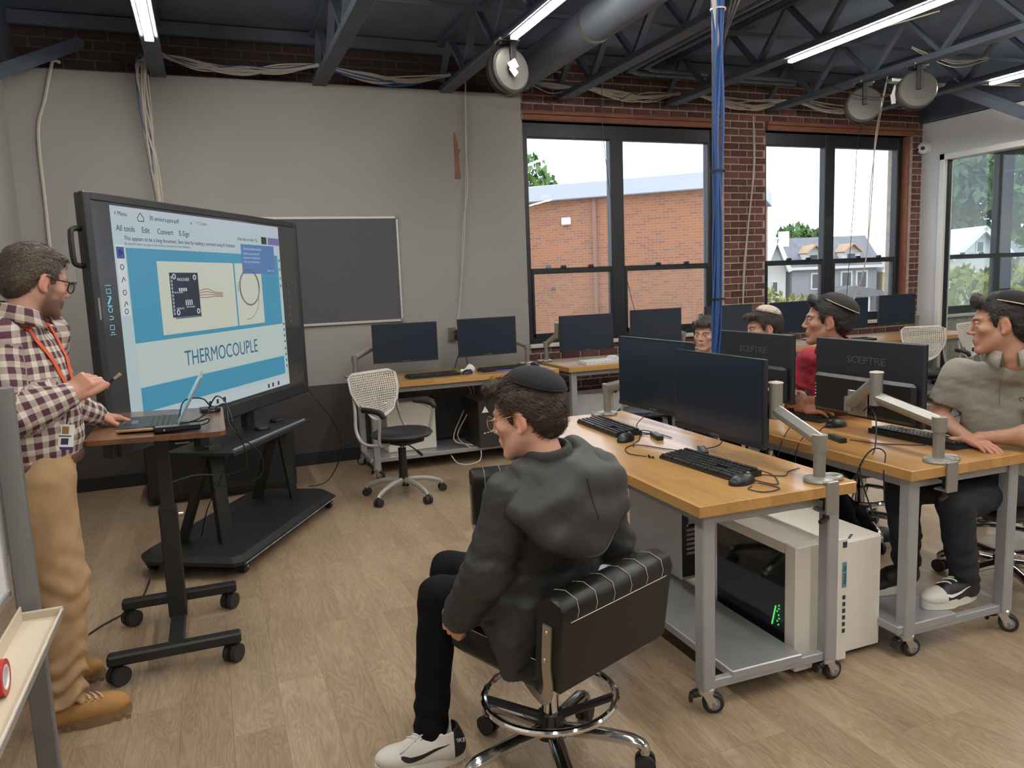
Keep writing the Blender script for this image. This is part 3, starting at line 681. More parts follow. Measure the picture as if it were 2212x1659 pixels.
def monitor_arm(label, base, top, joint, mount, mdir, cl=(0, -1), post_r=.021):
    base, top, joint, mount = map(Vector, (base, top, joint, mount)); T = thing('monitor_stand', label, 'monitor stand', base, 0, 'silver clamp-on monitor arms')
    P = lambda v: Vector(v)-base
    ring = [(math.cos(a)*.045-.03, math.sin(a)*.036) for a in np.linspace(0, 2*PI, 24, endpoint=False)]
    cdir = Vector((cl[0], cl[1], 0)).normalized(); rz = math.atan2(cdir.y, cdir.x)-PI/2
    cg = G().lathe([(0, 0), (.052, 0), (.055, .006), (.052, .014), (.03, .02), (.0, .02)], (0, 0, 0), None, 24)
    cg.torus((-.062*cdir.y, .062*cdir.x, .009), .028, .010, n=24, k=8)
    obj('clamp_base', cg, 'arm_silver', T)
    e = cdir*.062
    hook = G().box((e.x, e.y, -.045), (.055, .012, .12), M=rotz(rz), bev=.003).box((e.x*.6, e.y*.6, .006), (.055, .055, .012), M=rotz(rz), bev=.002).box((e.x*.55, e.y*.55, -.10), (.05, .06, .008), M=rotz(rz), bev=.002)
    obj('clamp_bracket', hook, 'arm_silver', T)
    obj('clamp_screw', G().cyl((e.x*.45, e.y*.45, -.135), (e.x*.45, e.y*.45, -.055), .006, n=10).cyl((e.x*.45, e.y*.45, -.06), (e.x*.45, e.y*.45, -.05), .02, n=16).box((e.x*.45, e.y*.45, -.135), (.075, .016, .018), M=rotz(rz+.4), bev=.005), 'black_plastic', T)
    t = P(top); obj('post', G().cyl((0, 0, .01), (0, 0, t.z-.02), post_r, n=20).cyl((0, 0, t.z*.55), (0, 0, t.z*.55+.004), post_r+.001, n=20), 'arm_silver', T)
    j = P(joint); m = P(mount)
    lo = bar((0, 0, t.z), j, .046, .052, .42); lo.cyl((0, 0, t.z-.035), (0, 0, t.z+.022), .027, n=20); obj('lower_arm', lo, 'arm_silver', T)
    obj('elbow_joint', G().cyl(j+Vector((0, 0, -.035)), j+Vector((0, 0, .10)), .026, n=20), 'arm_silver', T)
    obj('elbow_cap', G().box(j+Vector((0, 0, .103)), (.045, .045, .012), bev=.005), mat('arm_cap', (.46, .42, .34), .4), T)
    j2 = j+Vector((0, 0, .07)); md = Vector(mdir).normalized()
    end = m-md*.055; obj('upper_arm', bar(j2, end, .044, .050, .40), 'arm_silver', T)
    hd = G().cyl(end+Vector((0, 0, -.03)), end+Vector((0, 0, .035)), .020, n=16); hd.cyl(end, m-md*.01, .016, n=14)
    obj('tilt_head', hd, 'arm_silver', T)
    B = Matrix((md.cross(Vector((0, 0, 1))), md, Vector((0, 0, 1)))).transposed()
    obj('mount_plate', G().box(m-md*.006, (.11, .008, .11), M=B, bev=.003), 'arm_silver', T)
    return T
H90 = PI/2
mA1 = (1.945, 2.635, 1.016); mA2 = (1.965, 3.155, 1.046)
monitor('near black monitor on the front workbench, blank screen towards the seated boy', mA1, -H90)
monitor('black monitor on the front workbench, behind the nearest monitor', mA2, -H90+R_(3))
monitor_arm('silver monitor arm clamped to the near end of the front workbench', (1.985, 2.088, .77), (1.985, 2.088, .92), (1.999, 2.335, .995), (mA1[0]+.055, mA1[1], mA1[2]-.06), (-1, 0, 0))
monitor_arm('silver monitor arm at the far end of the front workbench', (2.005, 3.695, .77), (2.005, 3.695, .92), (2.07, 3.45, .985), (mA2[0]+.055, mA2[1], mA2[2]-.06), (-1, 0, 0), cl=(0, 1))
mB1 = (2.705, 2.56, 1.028); mB2 = (2.705, 3.32, 1.026)
monitor('black monitor seen from behind, in front of the grey polo boy', mB1, H90, back=True)
monitor('black monitor seen from behind, beside the red shirt boy', mB2, H90, back=True)
monitor_arm('silver monitor arm clamped to the near end of the second workbench', (2.565, 2.082, .77), (2.565, 2.082, .925), (2.565, 2.385, .985), (mB1[0]-.055, mB1[1], mB1[2]-.10), (1, 0, 0))
monitor_arm('silver monitor arm at the far end of the second workbench', (2.50, 3.69, .77), (2.50, 3.69, .92), (2.50, 3.55, .97), (mB2[0]-.055, mB2[1], mB2[2]-.08), (1, 0, 0), cl=(0, 1))
mw2 = .545; mh2 = .325
for lab, c, rz, arm in (
    ('black monitor on the wall table beside the grey noticeboard', (1.50, 6.25, 1.045), R_(-4), (1.10, 6.42)),
    ('black monitor on the wall table next to the wall socket', (2.22, 6.22, 1.052), R_(4), (2.66, 6.40)),
    ('black monitor above the white keyboard at the first window', (3.16, 6.18, 1.03), R_(1), (2.86, 6.42)),
    ('black monitor in front of the mullion of the first window, with a warm reflection', (3.95, 6.28, 1.04), R_(-3), (4.35, 6.42)),
    ('pale reflecting monitor in front of the brick pier', (4.80, 6.30, 1.035), R_(-3), (4.56, 6.45)),
    ('black monitor at the second window behind the cream kippah boy', (5.56, 6.28, 1.035), R_(2), (5.98, 6.45)),
    ('black monitor at the second window behind the red shirt boy head', (6.33, 6.28, 1.035), R_(0), (6.22, 6.47)),
    ('black monitor at the far corner beside the glass partition', (7.03, 6.28, 1.045), R_(2), (7.52, 6.45))):
    monitor(lab, c, rz, mw2, mh2)
    s = 1 if arm[0] > c[0] else -1
    monitor_arm('silver arm holding the '+lab.replace('black ', '').replace('pale reflecting ', 'pale ').replace(', with a warm reflection', ''), (arm[0], arm[1], .77), (arm[0], arm[1], .93), (c[0]+s*.22, c[1]+.16, 1.02), (c[0], c[1]+.053, 1.03), (0, -1, 0), cl=(0, 1))

# ------------------------------------------------------------------ keyboards, mice, hubs
def keyboard(label, c, rz, white=False, w=.44, d=.14, glow=None):
    T = thing('keyboard', label, 'keyboard', c, rz, 'computer keyboards')
    B = Matrix.Identity(3)
    obj('base', G().prism([(-d/2, 0), (d/2, 0), (d/2, .022), (-d/2, .012)], -w/2, w/2, M=Matrix(((0, 0, 1), (1, 0, 0), (0, 1, 0)))), 'kb_white' if white else 'black_plastic', T)
    k = G(); rows = 6; u = (w-.02)/22.5
    for r in range(rows):
        yy = d/2-.016-r*(d-.028)/(rows-1)-(.004 if r else 0); x = -w/2+.01; zz = .012+(yy+d/2)/d*.010+.005
        lay = [(1, 15), (1, 3), (1, 4)] if r not in (5,) else [(1.25, 3), (6.25, 1), (1.25, 4), (1, 3), (1, 4)]
        first = 0
        for uw, n in lay:
            for i in range(n):
                ww = uw*u
                if not (r in (3,) and lay.index((uw, n)) == 1): k.box((x+ww/2, yy, zz), (ww-.0025, .0165, .010), bev=.002)
                x += ww
            x += u*.25
    o = obj('keycaps', k, 'key_white' if white else 'key_black', T); o['kind'] = 'stuff'
    if glow: obj('light_strip', G().box((0, -d/2-.001, .007), (w*.5, .002, .004)), glow, T)
    return T
def mouse(label, c, rz, mt='black_plastic'):
    T = thing('computer_mouse', label, 'mouse', c, rz, 'computer mice')
    g = G().ell((0, 0, .006), (.034, .060, .032), nu=24, nv=14); g.v = [(x*(1-.12*(y > .0)*y/.06), y, max(z, 0)) for x, y, z in g.v]
    obj('shell', g, mt, T, ang=60); obj('scroll_wheel', G().cyl((-.004, .034, .029), (.004, .034, .029), .009, n=14), 'hub_gray', T)
    obj('button_gap', G().box((0, .045, .026), (.0016, .03, .012), M=rotx(-.5)), 'tyre', T)
    return T
def hub(label, c, rz, w=.11):
    T = thing('usb_hub', label, 'usb hub', c, rz, 'black usb hubs')
    obj('case', G().box((0, 0, .011), (w, .034, .021), bev=.003), 'black_plastic', T)
    g = G()
    for i in range(4): g.box((-w*.36+i*w*.24, 0, .0215), (.013, .010, .002))
    obj('port', g, 'hub_gray', T); return T
def cable(label, pts, r=.0022, mt='cable_black', n=8, cat='cable', group=None):
    P = spline(pts, n); b = P[0]; T = tag(obj('cable', G().tube([p-b for p in P], r, 6), mt), label, cat, group); T.location = b; return T
mat('rgb_violet', (.05, .02, .2), .4, emit=(.25, .3, 1), estr=.35)
keyboard('near black mechanical keyboard on the front workbench', (1.775, 2.46, .77), -H90+R_(4))
keyboard('black keyboard at the far end of the front workbench', (1.815, 3.345, .77), -H90-R_(2))
mouse('black mouse beside the near keyboard on the front workbench', (1.735, 2.20, .77), -H90+R_(10))
mouse('black mouse beside the far keyboard on the front workbench', (1.745, 3.045, .77), -H90+R_(30))
hub('black usb hub on the front workbench below the near monitor', (1.895, 2.66, .77), R_(62))
hub('black usb hub on the front workbench by the far monitor', (1.895, 3.02, .77), R_(75))
keyboard('black keyboard with green light under the hand of the grey polo boy', (2.845, 2.40, .77), H90, glow='green_glow')
keyboard('black keyboard in front of the red shirt boy', (2.80, 3.12, .77), H90+R_(6))
mouse('black mouse between the two keyboards of the second workbench', (2.76, 2.80, .77), H90)
hub('black usb hub on the second workbench near the arm', (2.53, 2.56, .77), R_(75))
keyboard('black keyboard on the wall table behind the perforated chair', (1.66, 6.02, .77), R_(2), glow=None)
keyboard('black keyboard with violet light on the wall table', (2.30, 6.07, .77), R_(6), glow='rgb_violet')
mouse('black mouse at the corner of the wall table', (2.60, 6.10, .77), R_(10)); mouse('black mouse between keyboards on the wall table', (1.95, 6.0, .77), R_(-60))
keyboard('white keyboard on the table under the first window', (3.22, 6.00, .77), R_(5), white=True)
mouse('white mouse behind the white keyboard', (3.42, 6.20, .77), R_(70), 'kb_white')
keyboard('dark keyboard on the table under the second window', (6.15, 6.0, .77), R_(0))
keyboard('grey keyboard in the far corner by the partition', (7.2, 6.1, .77), R_(4))
# crumpled napkin
g = G().ell((0, 0, .02), (.055, .035, .03), nu=14, nv=8); g.v = [(x*(1+.4*math.sin(9*y*40)), y*(1+.3*math.cos(x*70)), max(0, z*(1+.5*math.sin(x*60)))) for x, y, z in g.v]
np_ = tag(obj('paper_napkin', g, 'paper'), 'crumpled white paper napkin between keyboards on the wall table', 'napkin'); np_.location = (1.99, 6.12, .77)
zt = .7735
cable('black usb lead curling off the near hub towards the boy', [(1.87, 2.62, zt+.006), (1.80, 2.80, zt), (1.74, 2.93, zt), (1.66, 2.90, zt), (1.62, 2.80, zt), (1.655, 2.72, zt)])
tag(obj('usb_plug', G().box((1.66, 2.705, .776), (.008, .03, .011), M=rotz(-.3), bev=.002).box((1.665, 2.685, .776), (.006, .014, .007), M=rotz(-.3)), 'black_plastic'), 'small black usb plug lying loose on the front workbench', 'plug')
cable('black cable from the far hub to the far keyboard', [(1.92, 3.07, zt+.006), (1.86, 3.10, zt), (1.80, 3.02, zt), (1.735, 2.96, zt), (1.70, 2.90, zt)])
cable('tangled black cable under the far monitor', [(1.97, 3.2, .86), (1.93, 3.25, .80), (1.90, 3.18, zt), (1.95, 3.08, zt), (1.89, 3.14, zt), (1.86, 3.22, zt), (1.93, 3.16, zt+.004), (1.95, 2.98, zt)])
cable('black cable looping behind the near mouse', [(1.765, 2.15, zt+.006), (1.80, 2.11, zt), (1.79, 2.07, zt), (1.72, 2.065, zt), (1.70, 2.12, zt), (1.735, 2.145, zt)])
cable('black cable from near keyboard looping to the arm foot', [(1.86, 2.40, zt+.008), (1.90, 2.33, zt), (1.90, 2.24, zt), (1.86, 2.16, zt), (1.82, 2.12, zt), (1.79, 2.20, zt+.003), (1.84, 2.27, zt), (1.92, 2.20, zt), (1.98, 2.24, zt), (2.05, 2.26, zt)])
cable('black cable from the near hub up to the near monitor', [(1.91, 2.70, zt+.01), (1.95, 2.70, zt+.004), (1.985, 2.66, .80), (1.99, 2.64, .86)])
cable('thick black cable hanging from the second workbench monitor arm', [(2.64, 2.52, .90), (2.60, 2.45, .93), (2.54, 2.36, .90), (2.47, 2.30, .78), (2.375, 2.28, .72), (2.37, 2.20, .55)], .0032)
cable('thin black cable across the second workbench to the hub', [(2.53, 2.62, zt+.01), (2.58, 2.72, zt), (2.68, 2.80, zt), (2.74, 2.82, zt)])
cable('black cable from hub to the green lit keyboard', [(2.54, 2.50, zt+.01), (2.62, 2.42, zt), (2.70, 2.34, zt), (2.76, 2.30, zt)])
cable('black cable dropping over the edge of the second workbench', [(2.50, 2.60, zt+.01), (2.42, 2.62, zt+.03), (2.365, 2.63, .72), (2.36, 2.60, .60), (2.37, 2.58, .45)])
cable('second black cable dropping over the edge of the second workbench', [(2.52, 2.66, zt+.01), (2.43, 2.72, zt+.05), (2.365, 2.74, .70), (2.36, 2.72, .55), (2.40, 2.7, .45)])
cable('black cable loop clipped at the front corner of the second workbench', [(2.36, 2.30, .60), (2.365, 2.27, .74), (2.40, 2.24, .81), (2.42, 2.20, .80), (2.372, 2.16, .74), (2.37, 2.15, .62)], .003)
for i, (x, dz) in enumerate(((1.55, .30), (1.95, .42), (2.45, .36), (3.05, .40), (3.25, .35))):
    cable(['black cable hanging under the wall table near the chair', 'black cable hanging under the middle of the wall table', 'black cable hanging under the wall table by the tower', 'black cable drooping under the first window table', 'thin black cable drooping under the first window table'][i],
      [(x-.1, 6.5, .72), (x, 6.48, .72-dz), (x+.15, 6.48, .72-dz*.8), (x+.3, 6.5, .66)], .004)
# ------------------------------------------------------------------ computer towers
def tower(label, c, rz, mt='pc_white', w=.21, d=.47, h=.46, glass_side=0, ports=True, rear_slots=False, feet=True, text=None):
    """front faces -Y in local space"""
    T = thing('computer_tower', label, 'computer', c, rz, 'computer towers')
    f = .02 if feet else 0
    if glass_side:
        g = G().box((0, .018, f+.01), (w-.001, d-.084, .02)).box((0, .018, f+h-.0205), (w-.001, d-.084, .040)).box((0, -d/2+.03, f+h/2), (w, .06, h), bev=.004).box((0, d/2-.012, f+h/2), (w, .024, h), bev=.004).box((-glass_side*(w/2-.006), .018, f+h/2), (.01, d-.084, h-.062))
        obj('case', g, mt, T)
        obj('side_glass', G().box((glass_side*(w/2-.004), .018, f+h/2-.01), (.004, d-.084, h-.06)), mat('smoked_glass', (.010, .013, .014), .06, spec=.6), T)
        obj('motherboard', G().box((-glass_side*.03, .02, f+h*.5), (.01, d*.6, h*.7)), 'pc_dark', T)
    else:
        obj('case', G().box((0, 0, f+h/2), (w, d, h), bev=.008), mt, T)
    obj('foot', G().box((0, -d/2+.05, f/2), (w*.8, .04, f)).box((0, d/2-.05, f/2), (w*.8, .04, f)), 'black_plastic', T)
    if ports:
        p = G(); zc = f+h-.10
        for i in range(6): p.box((w*.425, -d/2-.001, zc-.135-i*.027), (.012, .004, .015))
        p.box((w*.425, -d/2-.001, zc+.075), (.018, .004, .022))
        obj('front_port', p, 'print_dark', T)
    if text:
        obj('name_plate', G().box((w*.425, -d/2-.001, f+h-.145), (.020, .003, .10)), 'label_blue', T)
        brand(text, .022, frame_mat((w*.425, -d/2-.003, f+h-.145), (0, 0, -1), (1, 0, 0), (0, -1, 0)), 'print_dark', T)
    if rear_slots:
        p = G()
        p.box((0, d/2+.001, f+h*.5), (w*.92, .004, h*.92))
        obj('rear_panel', p, 'pc_dark', T); q = G()
        for i in range(7): q.box((.01, d/2+.003, f+h*.30+i*.022), (w*.6, .004, .012))
        q.box((0, d/2+.003, f+h*.72), (w*.6, .004, .10)); obj('slot_cover', q, 'zinc', T)
    return T
pc1 = tower('white computer tower with smoked glass side under the front workbench', (2.062, 2.395, 0), 0, 'pc_white', .252, .50, .49, glass_side=-1, text='IN WIN')
g = G()
for i in range(7): g.box((1.9345, 2.235+.006*math.sin(i*2), .175+i*.013), (.002, .005, .006))
g.box((1.9345, 2.26, .205), (.002, .006, .085), M=rotx(.25)); o = obj('indicator_light', g, 'green_glow', pc1, world=True)
tower('plain white computer tower on the floor between the two workbenches', (2.300, 2.42, 0), 0, 'pc_white', .195, .48, .46, ports=False)
g = G(); [g.box((2.245+i*.018, 2.20+i*.012, .4815), (.012, .006, .003)) for i in range(3)]
obj('top_port', g, 'print_dark', bpy.data.objects['computer_tower.001'], world=True)
tower('pale computer tower further back on the front workbench shelf, rear slots showing', (2.0, 3.07, .1355), PI, 'pc_gray', .20, .46, .42, ports=False, rear_slots=True, feet=False)
tower('white computer tower under the wall table behind the chair', (1.50, 6.30, .1355), H90, 'pc_white', .22, .42, .42, ports=False, feet=False)
bp_ = tower('black computer tower with a white triangle badge under the wall table', (2.17, 6.18, .1355), 0, mat('pc_black', (.03, .028, .026), .4), .30, .42, .40, ports=False, feet=False)
obj('front_badge', G().prism([(-.03, 0), (.03, 0), (0, .055)], 0, .002, M=Matrix(((1, 0, 0), (0, 0, -1), (0, 1, 0))), T=(-.09, -.211, .30)), 'white_frost', bp_)
g = G(); [g.box((-.10+i*.028, -.2115, .125+.004*(i % 3)), (.018, .002, .006)) for i in range(8)]; obj('front_print', g, 'paper', bp_)
tower('white computer tower under the first window table', (3.35, 6.25, .1355), H90, 'pc_gray', .24, .8, .34, ports=False, feet=False)
# ------------------------------------------------------------------ black leather swivel chairs
def stool_chair(label, c, rz, zs=.47, ring=True):
    """faces +Y in local space"""
    T = thing('swivel_chair', label, 'chair', c, rz, 'black leather swivel chairs')
    # five star chrome base
    for i in range(5):
        a = 2*PI*i/5+.35; d = Vector((math.cos(a), math.sin(a), 0))
        leg = obj('base_leg', G().tube(spline([d*.02+Vector((0, 0, .135)), d*.12+Vector((0, 0, .128)), d*.24+Vector((0, 0, .110)), d*.285+Vector((0, 0, .09)), d*.29+Vector((0, 0, .065))], 5), [.020]*6+[.019]*6+[.017]*6+[.015]*3, 10, flat=1.25), 'chrome_worn', T)
        p = d*.29; q = Vector((-d.y, d.x, 0))
        cs = obj('caster', G().box(p+Vector((0, 0, .052)), (.02, .03, .03), M=rotz(a), bev=.005), 'chrome_worn', leg)
        w = G()
        for s in (-1, 1): w.cyl(p+q*(s*.008)+Vector((0, 0, .032)), p+q*(s*.024)+Vector((0, 0, .032)), .032, n=18)
        obj('wheel', w, 'tyre', leg)
    obj('gas_column', G().cyl((0, 0, .10), (0, 0, zs-.10), .028, n=20).cyl((0, 0, zs-.21), (0, 0, zs-.075), .033, .036, n=20), 'chrome', T)
    obj('hub_collar', G().cyl((0, 0, .15), (0, 0, .19), .040, n=20).cyl((0, 0, .115), (0, 0, .15), .05, n=20), 'black_plastic', T)
    if ring:
        obj('foot_ring', G().torus((0, 0, .245), .205, .0115, n=48, k=10), 'chrome', T)
        for i in range(4):
            a = PI/4+i*H90; d = Vector((math.cos(a), math.sin(a), 0))
            obj('ring_spoke', bar(d*.03+Vector((0, 0, .178)), d*.198+Vector((0, 0, .235)), .028, .02, .3), 'black_plastic', T)
    # padded seat and back
    s = G()
    def pad(w, d, h, M, T_, n=7, axis=0):
        gg = G(); nu, nv = 28, 8
        return gg
    seat = G().box((0, .02, zs-.035), (.44, .42, .085), bev=.035); obj('seat', seat, 'leather', T)
    st = G()
    for i in range(6):
        x = -.185+i*.074; st.tube([(x, -.17, zs+.0085), (x, .0, zs+.0085), (x, .20, zs+.0085)], .0013, 4); st.box((x, -.193, zs-.03), (.0022, .002, .07))
    obj('stitching', st, 'thread', T)
    obj('seat_plate', G().box((0, 0, zs-.09), (.24, .24, .022), bev=.006), 'black_plastic', T)
    R = rotx(R_(7)); O = Vector((0, -.235, zs+.115))
    bk = G()
    # back as rolled pad: profile extruded along x
    prof = [(-.045, -.135), (.03, -.14), (.042, -.12), (.045, .06), (.05, .090), (.035, .118), (.0, .130), (-.04, .122), (-.052, .095), (-.048, .070)]
    for i, x in enumerate((-.240, -.230, .230, .240)):
        sc = 1 if i in (1, 2) else .93
        for y, z in prof: bk.v.append((R @ Vector((x, y*sc, z*sc)) + O)[:])
    n = len(prof)
    for i in range(3):
        for k in range(n): bk.f.append((i*n+k, (i+1)*n+k, (i+1)*n+(k+1) % n, i*n+(k+1) % n))
    bk.f += [tuple(range(n)), tuple(reversed(range(3*n, 4*n)))]
    bo = obj('backrest', bk, 'leather', T, ang=45)
    st = G()
    for i in range(6):
        x = -.185+i*.074
        st.tube([(R @ Vector((x, y*1.01, z*1.006))+O) for y, z in ((.046, -.02), (.0465, .06), (.051, .090), (.036, .119), (0, .131), (-.041, .123), (-.053, .095), (-.049, .072))], .0009, 4)
    st.tube([(R @ Vector((x, -.0495, .068))+O) for x in (-.21, 0, .21)], .0012, 4)
    obj('stitching', st, 'thread', T)
    for s_ in (-1, 1):
        arm = [(R @ Vector((s_*.244, .0, .05))+O), (R @ Vector((s_*.244, -.005, -.06))+O), Vector((s_*.244, -.235, zs-.02)), Vector((s_*.215, -.18, zs-.075)), Vector((s_*.16, -.06, zs-.085))]
        P = spline(arm, 6); g = G()
        for k in range(len(P)-1):
            p0, p1 = P[k], P[k+1]; d = (p1-p0); M = basis(d, (1, 0, 0)); g.box((p0+p1)/2, (.006, .032, d.length*1.06), M=M)
        obj('back_bracket', g, mat('bracket_metal', (.48, .44, .37), .3, .9), T)
        for z in (.03, -.05): obj('bracket_screw', G().ell(R @ Vector((s_*.249, .0, z))+O, (.003, .007, .007), nu=10, nv=6), 'zinc', T)
    return T
# ------------------------------------------------------------------ perforated task chairs
def perforated_shell(W_, H_, nx, ny, hole=.62):
    """surface grid with real holes; returns G in local (x, y offset by curvature, z)"""
    g = G(); vid = {}
    def half(v):  # outline: wide rounded top, tapering to a rounded base (v 0 bottom..1 top)
        return W_/2*(.50+.50*min(1., (v/.62))**.8) if v < .62 else W_/2*(1-.07*max(0, (v-.86)/.14)**2)
    def pos(u, v):
        x = u*half(v); z = v*H_; top = -.028*max(0, abs(u)-.80)/.2*(v > .9)
        return (x, -.055*(1-(u*.9)**2)*1.0-.05*v+.02, z+top*max(0, v-.9)*10 - (0.06*u*u*(1-v)*-1 if v < .3 else 0))
    def vert(i, j):
        k = (round(i, 4), round(j, 4))
        if k not in vid:
            vid[k] = len(g.v); g.v.append(pos(-1+2*i/nx, j/ny))
        return vid[k]
    for i in range(nx):
        for j in range(ny):
            solid = i < 1 or i >= nx-1 or j < 2 or j >= ny-1
            a, b, c, d = vert(i, j), vert(i+1, j), vert(i+1, j+1), vert(i, j+1)
            if solid: g.f.append((a, b, c, d)); continue
            h = hole/2; cx, cy = i+.5, j+.5
            e, f, p, q = vert(cx-h, cy-h), vert(cx+h, cy-h), vert(cx+h, cy+h), vert(cx-h, cy+h)
            g.f += [(a, b, f, e), (b, c, p, f), (c, d, q, p), (d, a, e, q)]
    return g
def task_chair(label, c, rz, zs=.47, full=True, arms=True):
    """faces +Y local"""
    T = thing('task_chair', label, 'chair', c, rz, 'white perforated task chairs')
    for i in range(5):
        a = 2*PI*i/5+.15; d = Vector((math.cos(a), math.sin(a), 0)); q = Vector((-d.y, d.x, 0))
        leg = obj('base_leg', G().tube(spline([d*.02+Vector((0, 0, .125)), d*.15+Vector((0, 0, .118)), d*.26+Vector((0, 0, .085)), d*.29+Vector((0, 0, .062))], 5), [.021]*5+[.018]*6+[.015]*5, 10, flat=.9), 'gray_base', T)
        w = G(); p = d*.29
        for s in (-1, 1): w.cyl(p+q*(s*.004)+Vector((0, 0, .028)), p+q*(s*.025)+Vector((0, 0, .028)), .028, n=16)
        w.box(p+Vector((0, 0, .048)), (.03, .035, .02), M=rotz(a), bev=.004); obj('caster', w, 'tyre', leg)
    obj('gas_column', G().cyl((0, 0, .12), (0, 0, .33), .034, .028, n=20).cyl((0, 0, .33), (0, 0, .36), .029, n=20), 'black_plastic', T)
    obj('column_rod', G().cyl((0, 0, .34), (0, 0, zs-.05), .014, n=14), 'chrome_worn', T)
    obj('height_lever', G().tube([(-.02, .0, zs-.07), (-.09, .03, zs-.13), (-.12, .04, zs-.16)], .005, 6).tube([(-.115, .038, zs-.155), (-.15, .05, zs-.19)], .011, 8), 'black_plastic', T)
    seat = G().lathe([(0, -.03), (.15, -.03), (.205, -.018), (.222, 0), (.205, .018), (.12, .025), (0, .022)], (0, .02, zs), None, 32)
    seat.v = [(x*1.02+.0, y*.98+.03*abs(x/.2)**2*-.6, z) for x, y, z in seat.v]
    obj('seat', seat, 'seat_black', T, ang=60); obj('seat_pan', G().box((0, .0, zs-.05), (.22, .26, .04), bev=.01), 'black_plastic', T)
    sh = perforated_shell(.47, .37, 26, 22); M = rotx(R_(6)); sh.v = [(M @ Vector(v)+Vector((0, -.20, zs+.075)))[:] for v in sh.v]
    me = sh.mesh('backrest', True, 60); bo = obj('backrest', me, 'chair_shell', T); md = bo.modifiers.new('thick', 'SOLIDIFY'); md.thickness = .006; md.offset = 0
    for s in (-1, 1):
        obj('back_upright', G().tube(spline([(s*.18, .02, zs-.06), (s*.235, -.12, zs-.055), (s*.228, -.215, zs+.02), (s*.205, -.245, zs+.16), (s*.195, -.262, zs+.27)], 6), .0125, 10), 'gray_base', T)
        if arms:
            ar = obj('arm_support', G().tube(spline([(s*.15, .03, zs-.055), (s*.235, .04, zs-.045), (s*.25, .05, zs+.03), (s*.255, .07, zs+.11), (s*.252, .06, zs+.155), (s*.25, -.02, zs+.178)], 6), .0125, 10, flat=.8), 'gray_base', T)
            obj('armrest', G().tube(spline([(s*.25, .10, zs+.150), (s*.25, .085, zs+.182), (s*.25, .0, zs+.193), (s*.25, -.11, zs+.195)], 6), [.010, .014]+[.017]*17, 10, flat=1.25), 'black_plastic', ar)
    return T
task_chair('white perforated task chair with black seat by the wall table', (1.21, 5.33, 0), R_(-150))
task_chair('white perforated chair back beyond the workbench monitor, at the far window table', (6.62, 5.42, 0), R_(160), .47)
task_chair('white perforated chair at the far window table beside the partition, turned sideways', (7.16, 5.22, 0), R_(195), .49)
task_chair('white perforated chair just behind the grey polo boy', (4.78, 4.02, 0), R_(175), .46)
task_chair('black seated task chair half hidden behind the front workbench monitors', (3.10, 5.1, 0), R_(-20), .47)
# ------------------------------------------------------------------ whiteboard easel at the frame edge
ea = thing('whiteboard_easel', 'rolling whiteboard with grey steel post and pen tray, cut by the picture edge', 'whiteboard', (-.535, 1.85, 0))
E_ = lambda x, y, z: (x+.49, y-1.85, z)
mat('post_gray', (.20, .20, .195), .45, .4)
obj('post', G().box(E_(-.462, 2.262, .68), (.052, .030, 1.26), bev=.004), 'post_gray', ea)
obj('post', G().box(E_(-.505, 1.15, .66), (.06, .030, 1.26), bev=.004), 'post_gray', ea)
obj('foot_bar', G().box(E_(-.462, 2.262, .055), (.5, .04, .04), bev=.005), 'post_gray', ea); obj('foot_bar', G().box(E_(-.505, 1.15, .055), (.5, .04, .04), bev=.005), 'post_gray', ea)
for y in (2.235, 1.15):
    for x in (-.73, -.28): obj('caster', G().cyl(E_(x, y-.012, .025), E_(x, y+.012, .025), .025, n=16), 'tyre', ea)
obj('board', G().box(E_(-.494, 1.69, 1.36), (.014, .98, 1.14)), 'whiteboard', ea)
fb = G()
for z in (.795, 1.93): fb.box(E_(-.492, 1.69, z), (.024, 1.0, .022), bev=.003)
for y in (1.19, 2.19): fb.box(E_(-.492, y, 1.36), (.024, .022, 1.16), bev=.003)
obj('board_frame', fb, 'alu', ea)
tr = obj('pen_tray', G().box(E_(-.425, 1.72, .705), (.095, .98, .006)).box(E_(-.379, 1.72, .714), (.005, .98, .022), bev=.001).box(E_(-.470, 1.72, .725), (.005, .98, .045), bev=.001), 'tray_tan', ea)
obj('tray_end_cap', G().box(E_(-.425, 2.213, .716), (.098, .008, .028), bev=.003), mat('cap_beige', (.42, .37, .28), .5), ea)
obj('tray_edge', G().box(E_(-.3755, 1.72, .716), (.003, .98, .016)), 'alu', ea)
rv = thing('tape_roll', 'red tape roll standing on the tray of the rolling whiteboard', 'tape', (-.472, 1.80, .708))
obj('tape', G().lathe([(.026, -.012), (.038, -.012), (.038, .012), (.026, .012), (.026, -.012)], (0, 0, .038), roty(H90) @ rotx(0), 28), 'red_plastic', rv)
obj('core', G().lathe([(.022, -.012), (.026, -.012), (.026, .012), (.022, .012), (.022, -.012)], (0, 0, .038), roty(H90), 28), 'white_frost', rv)
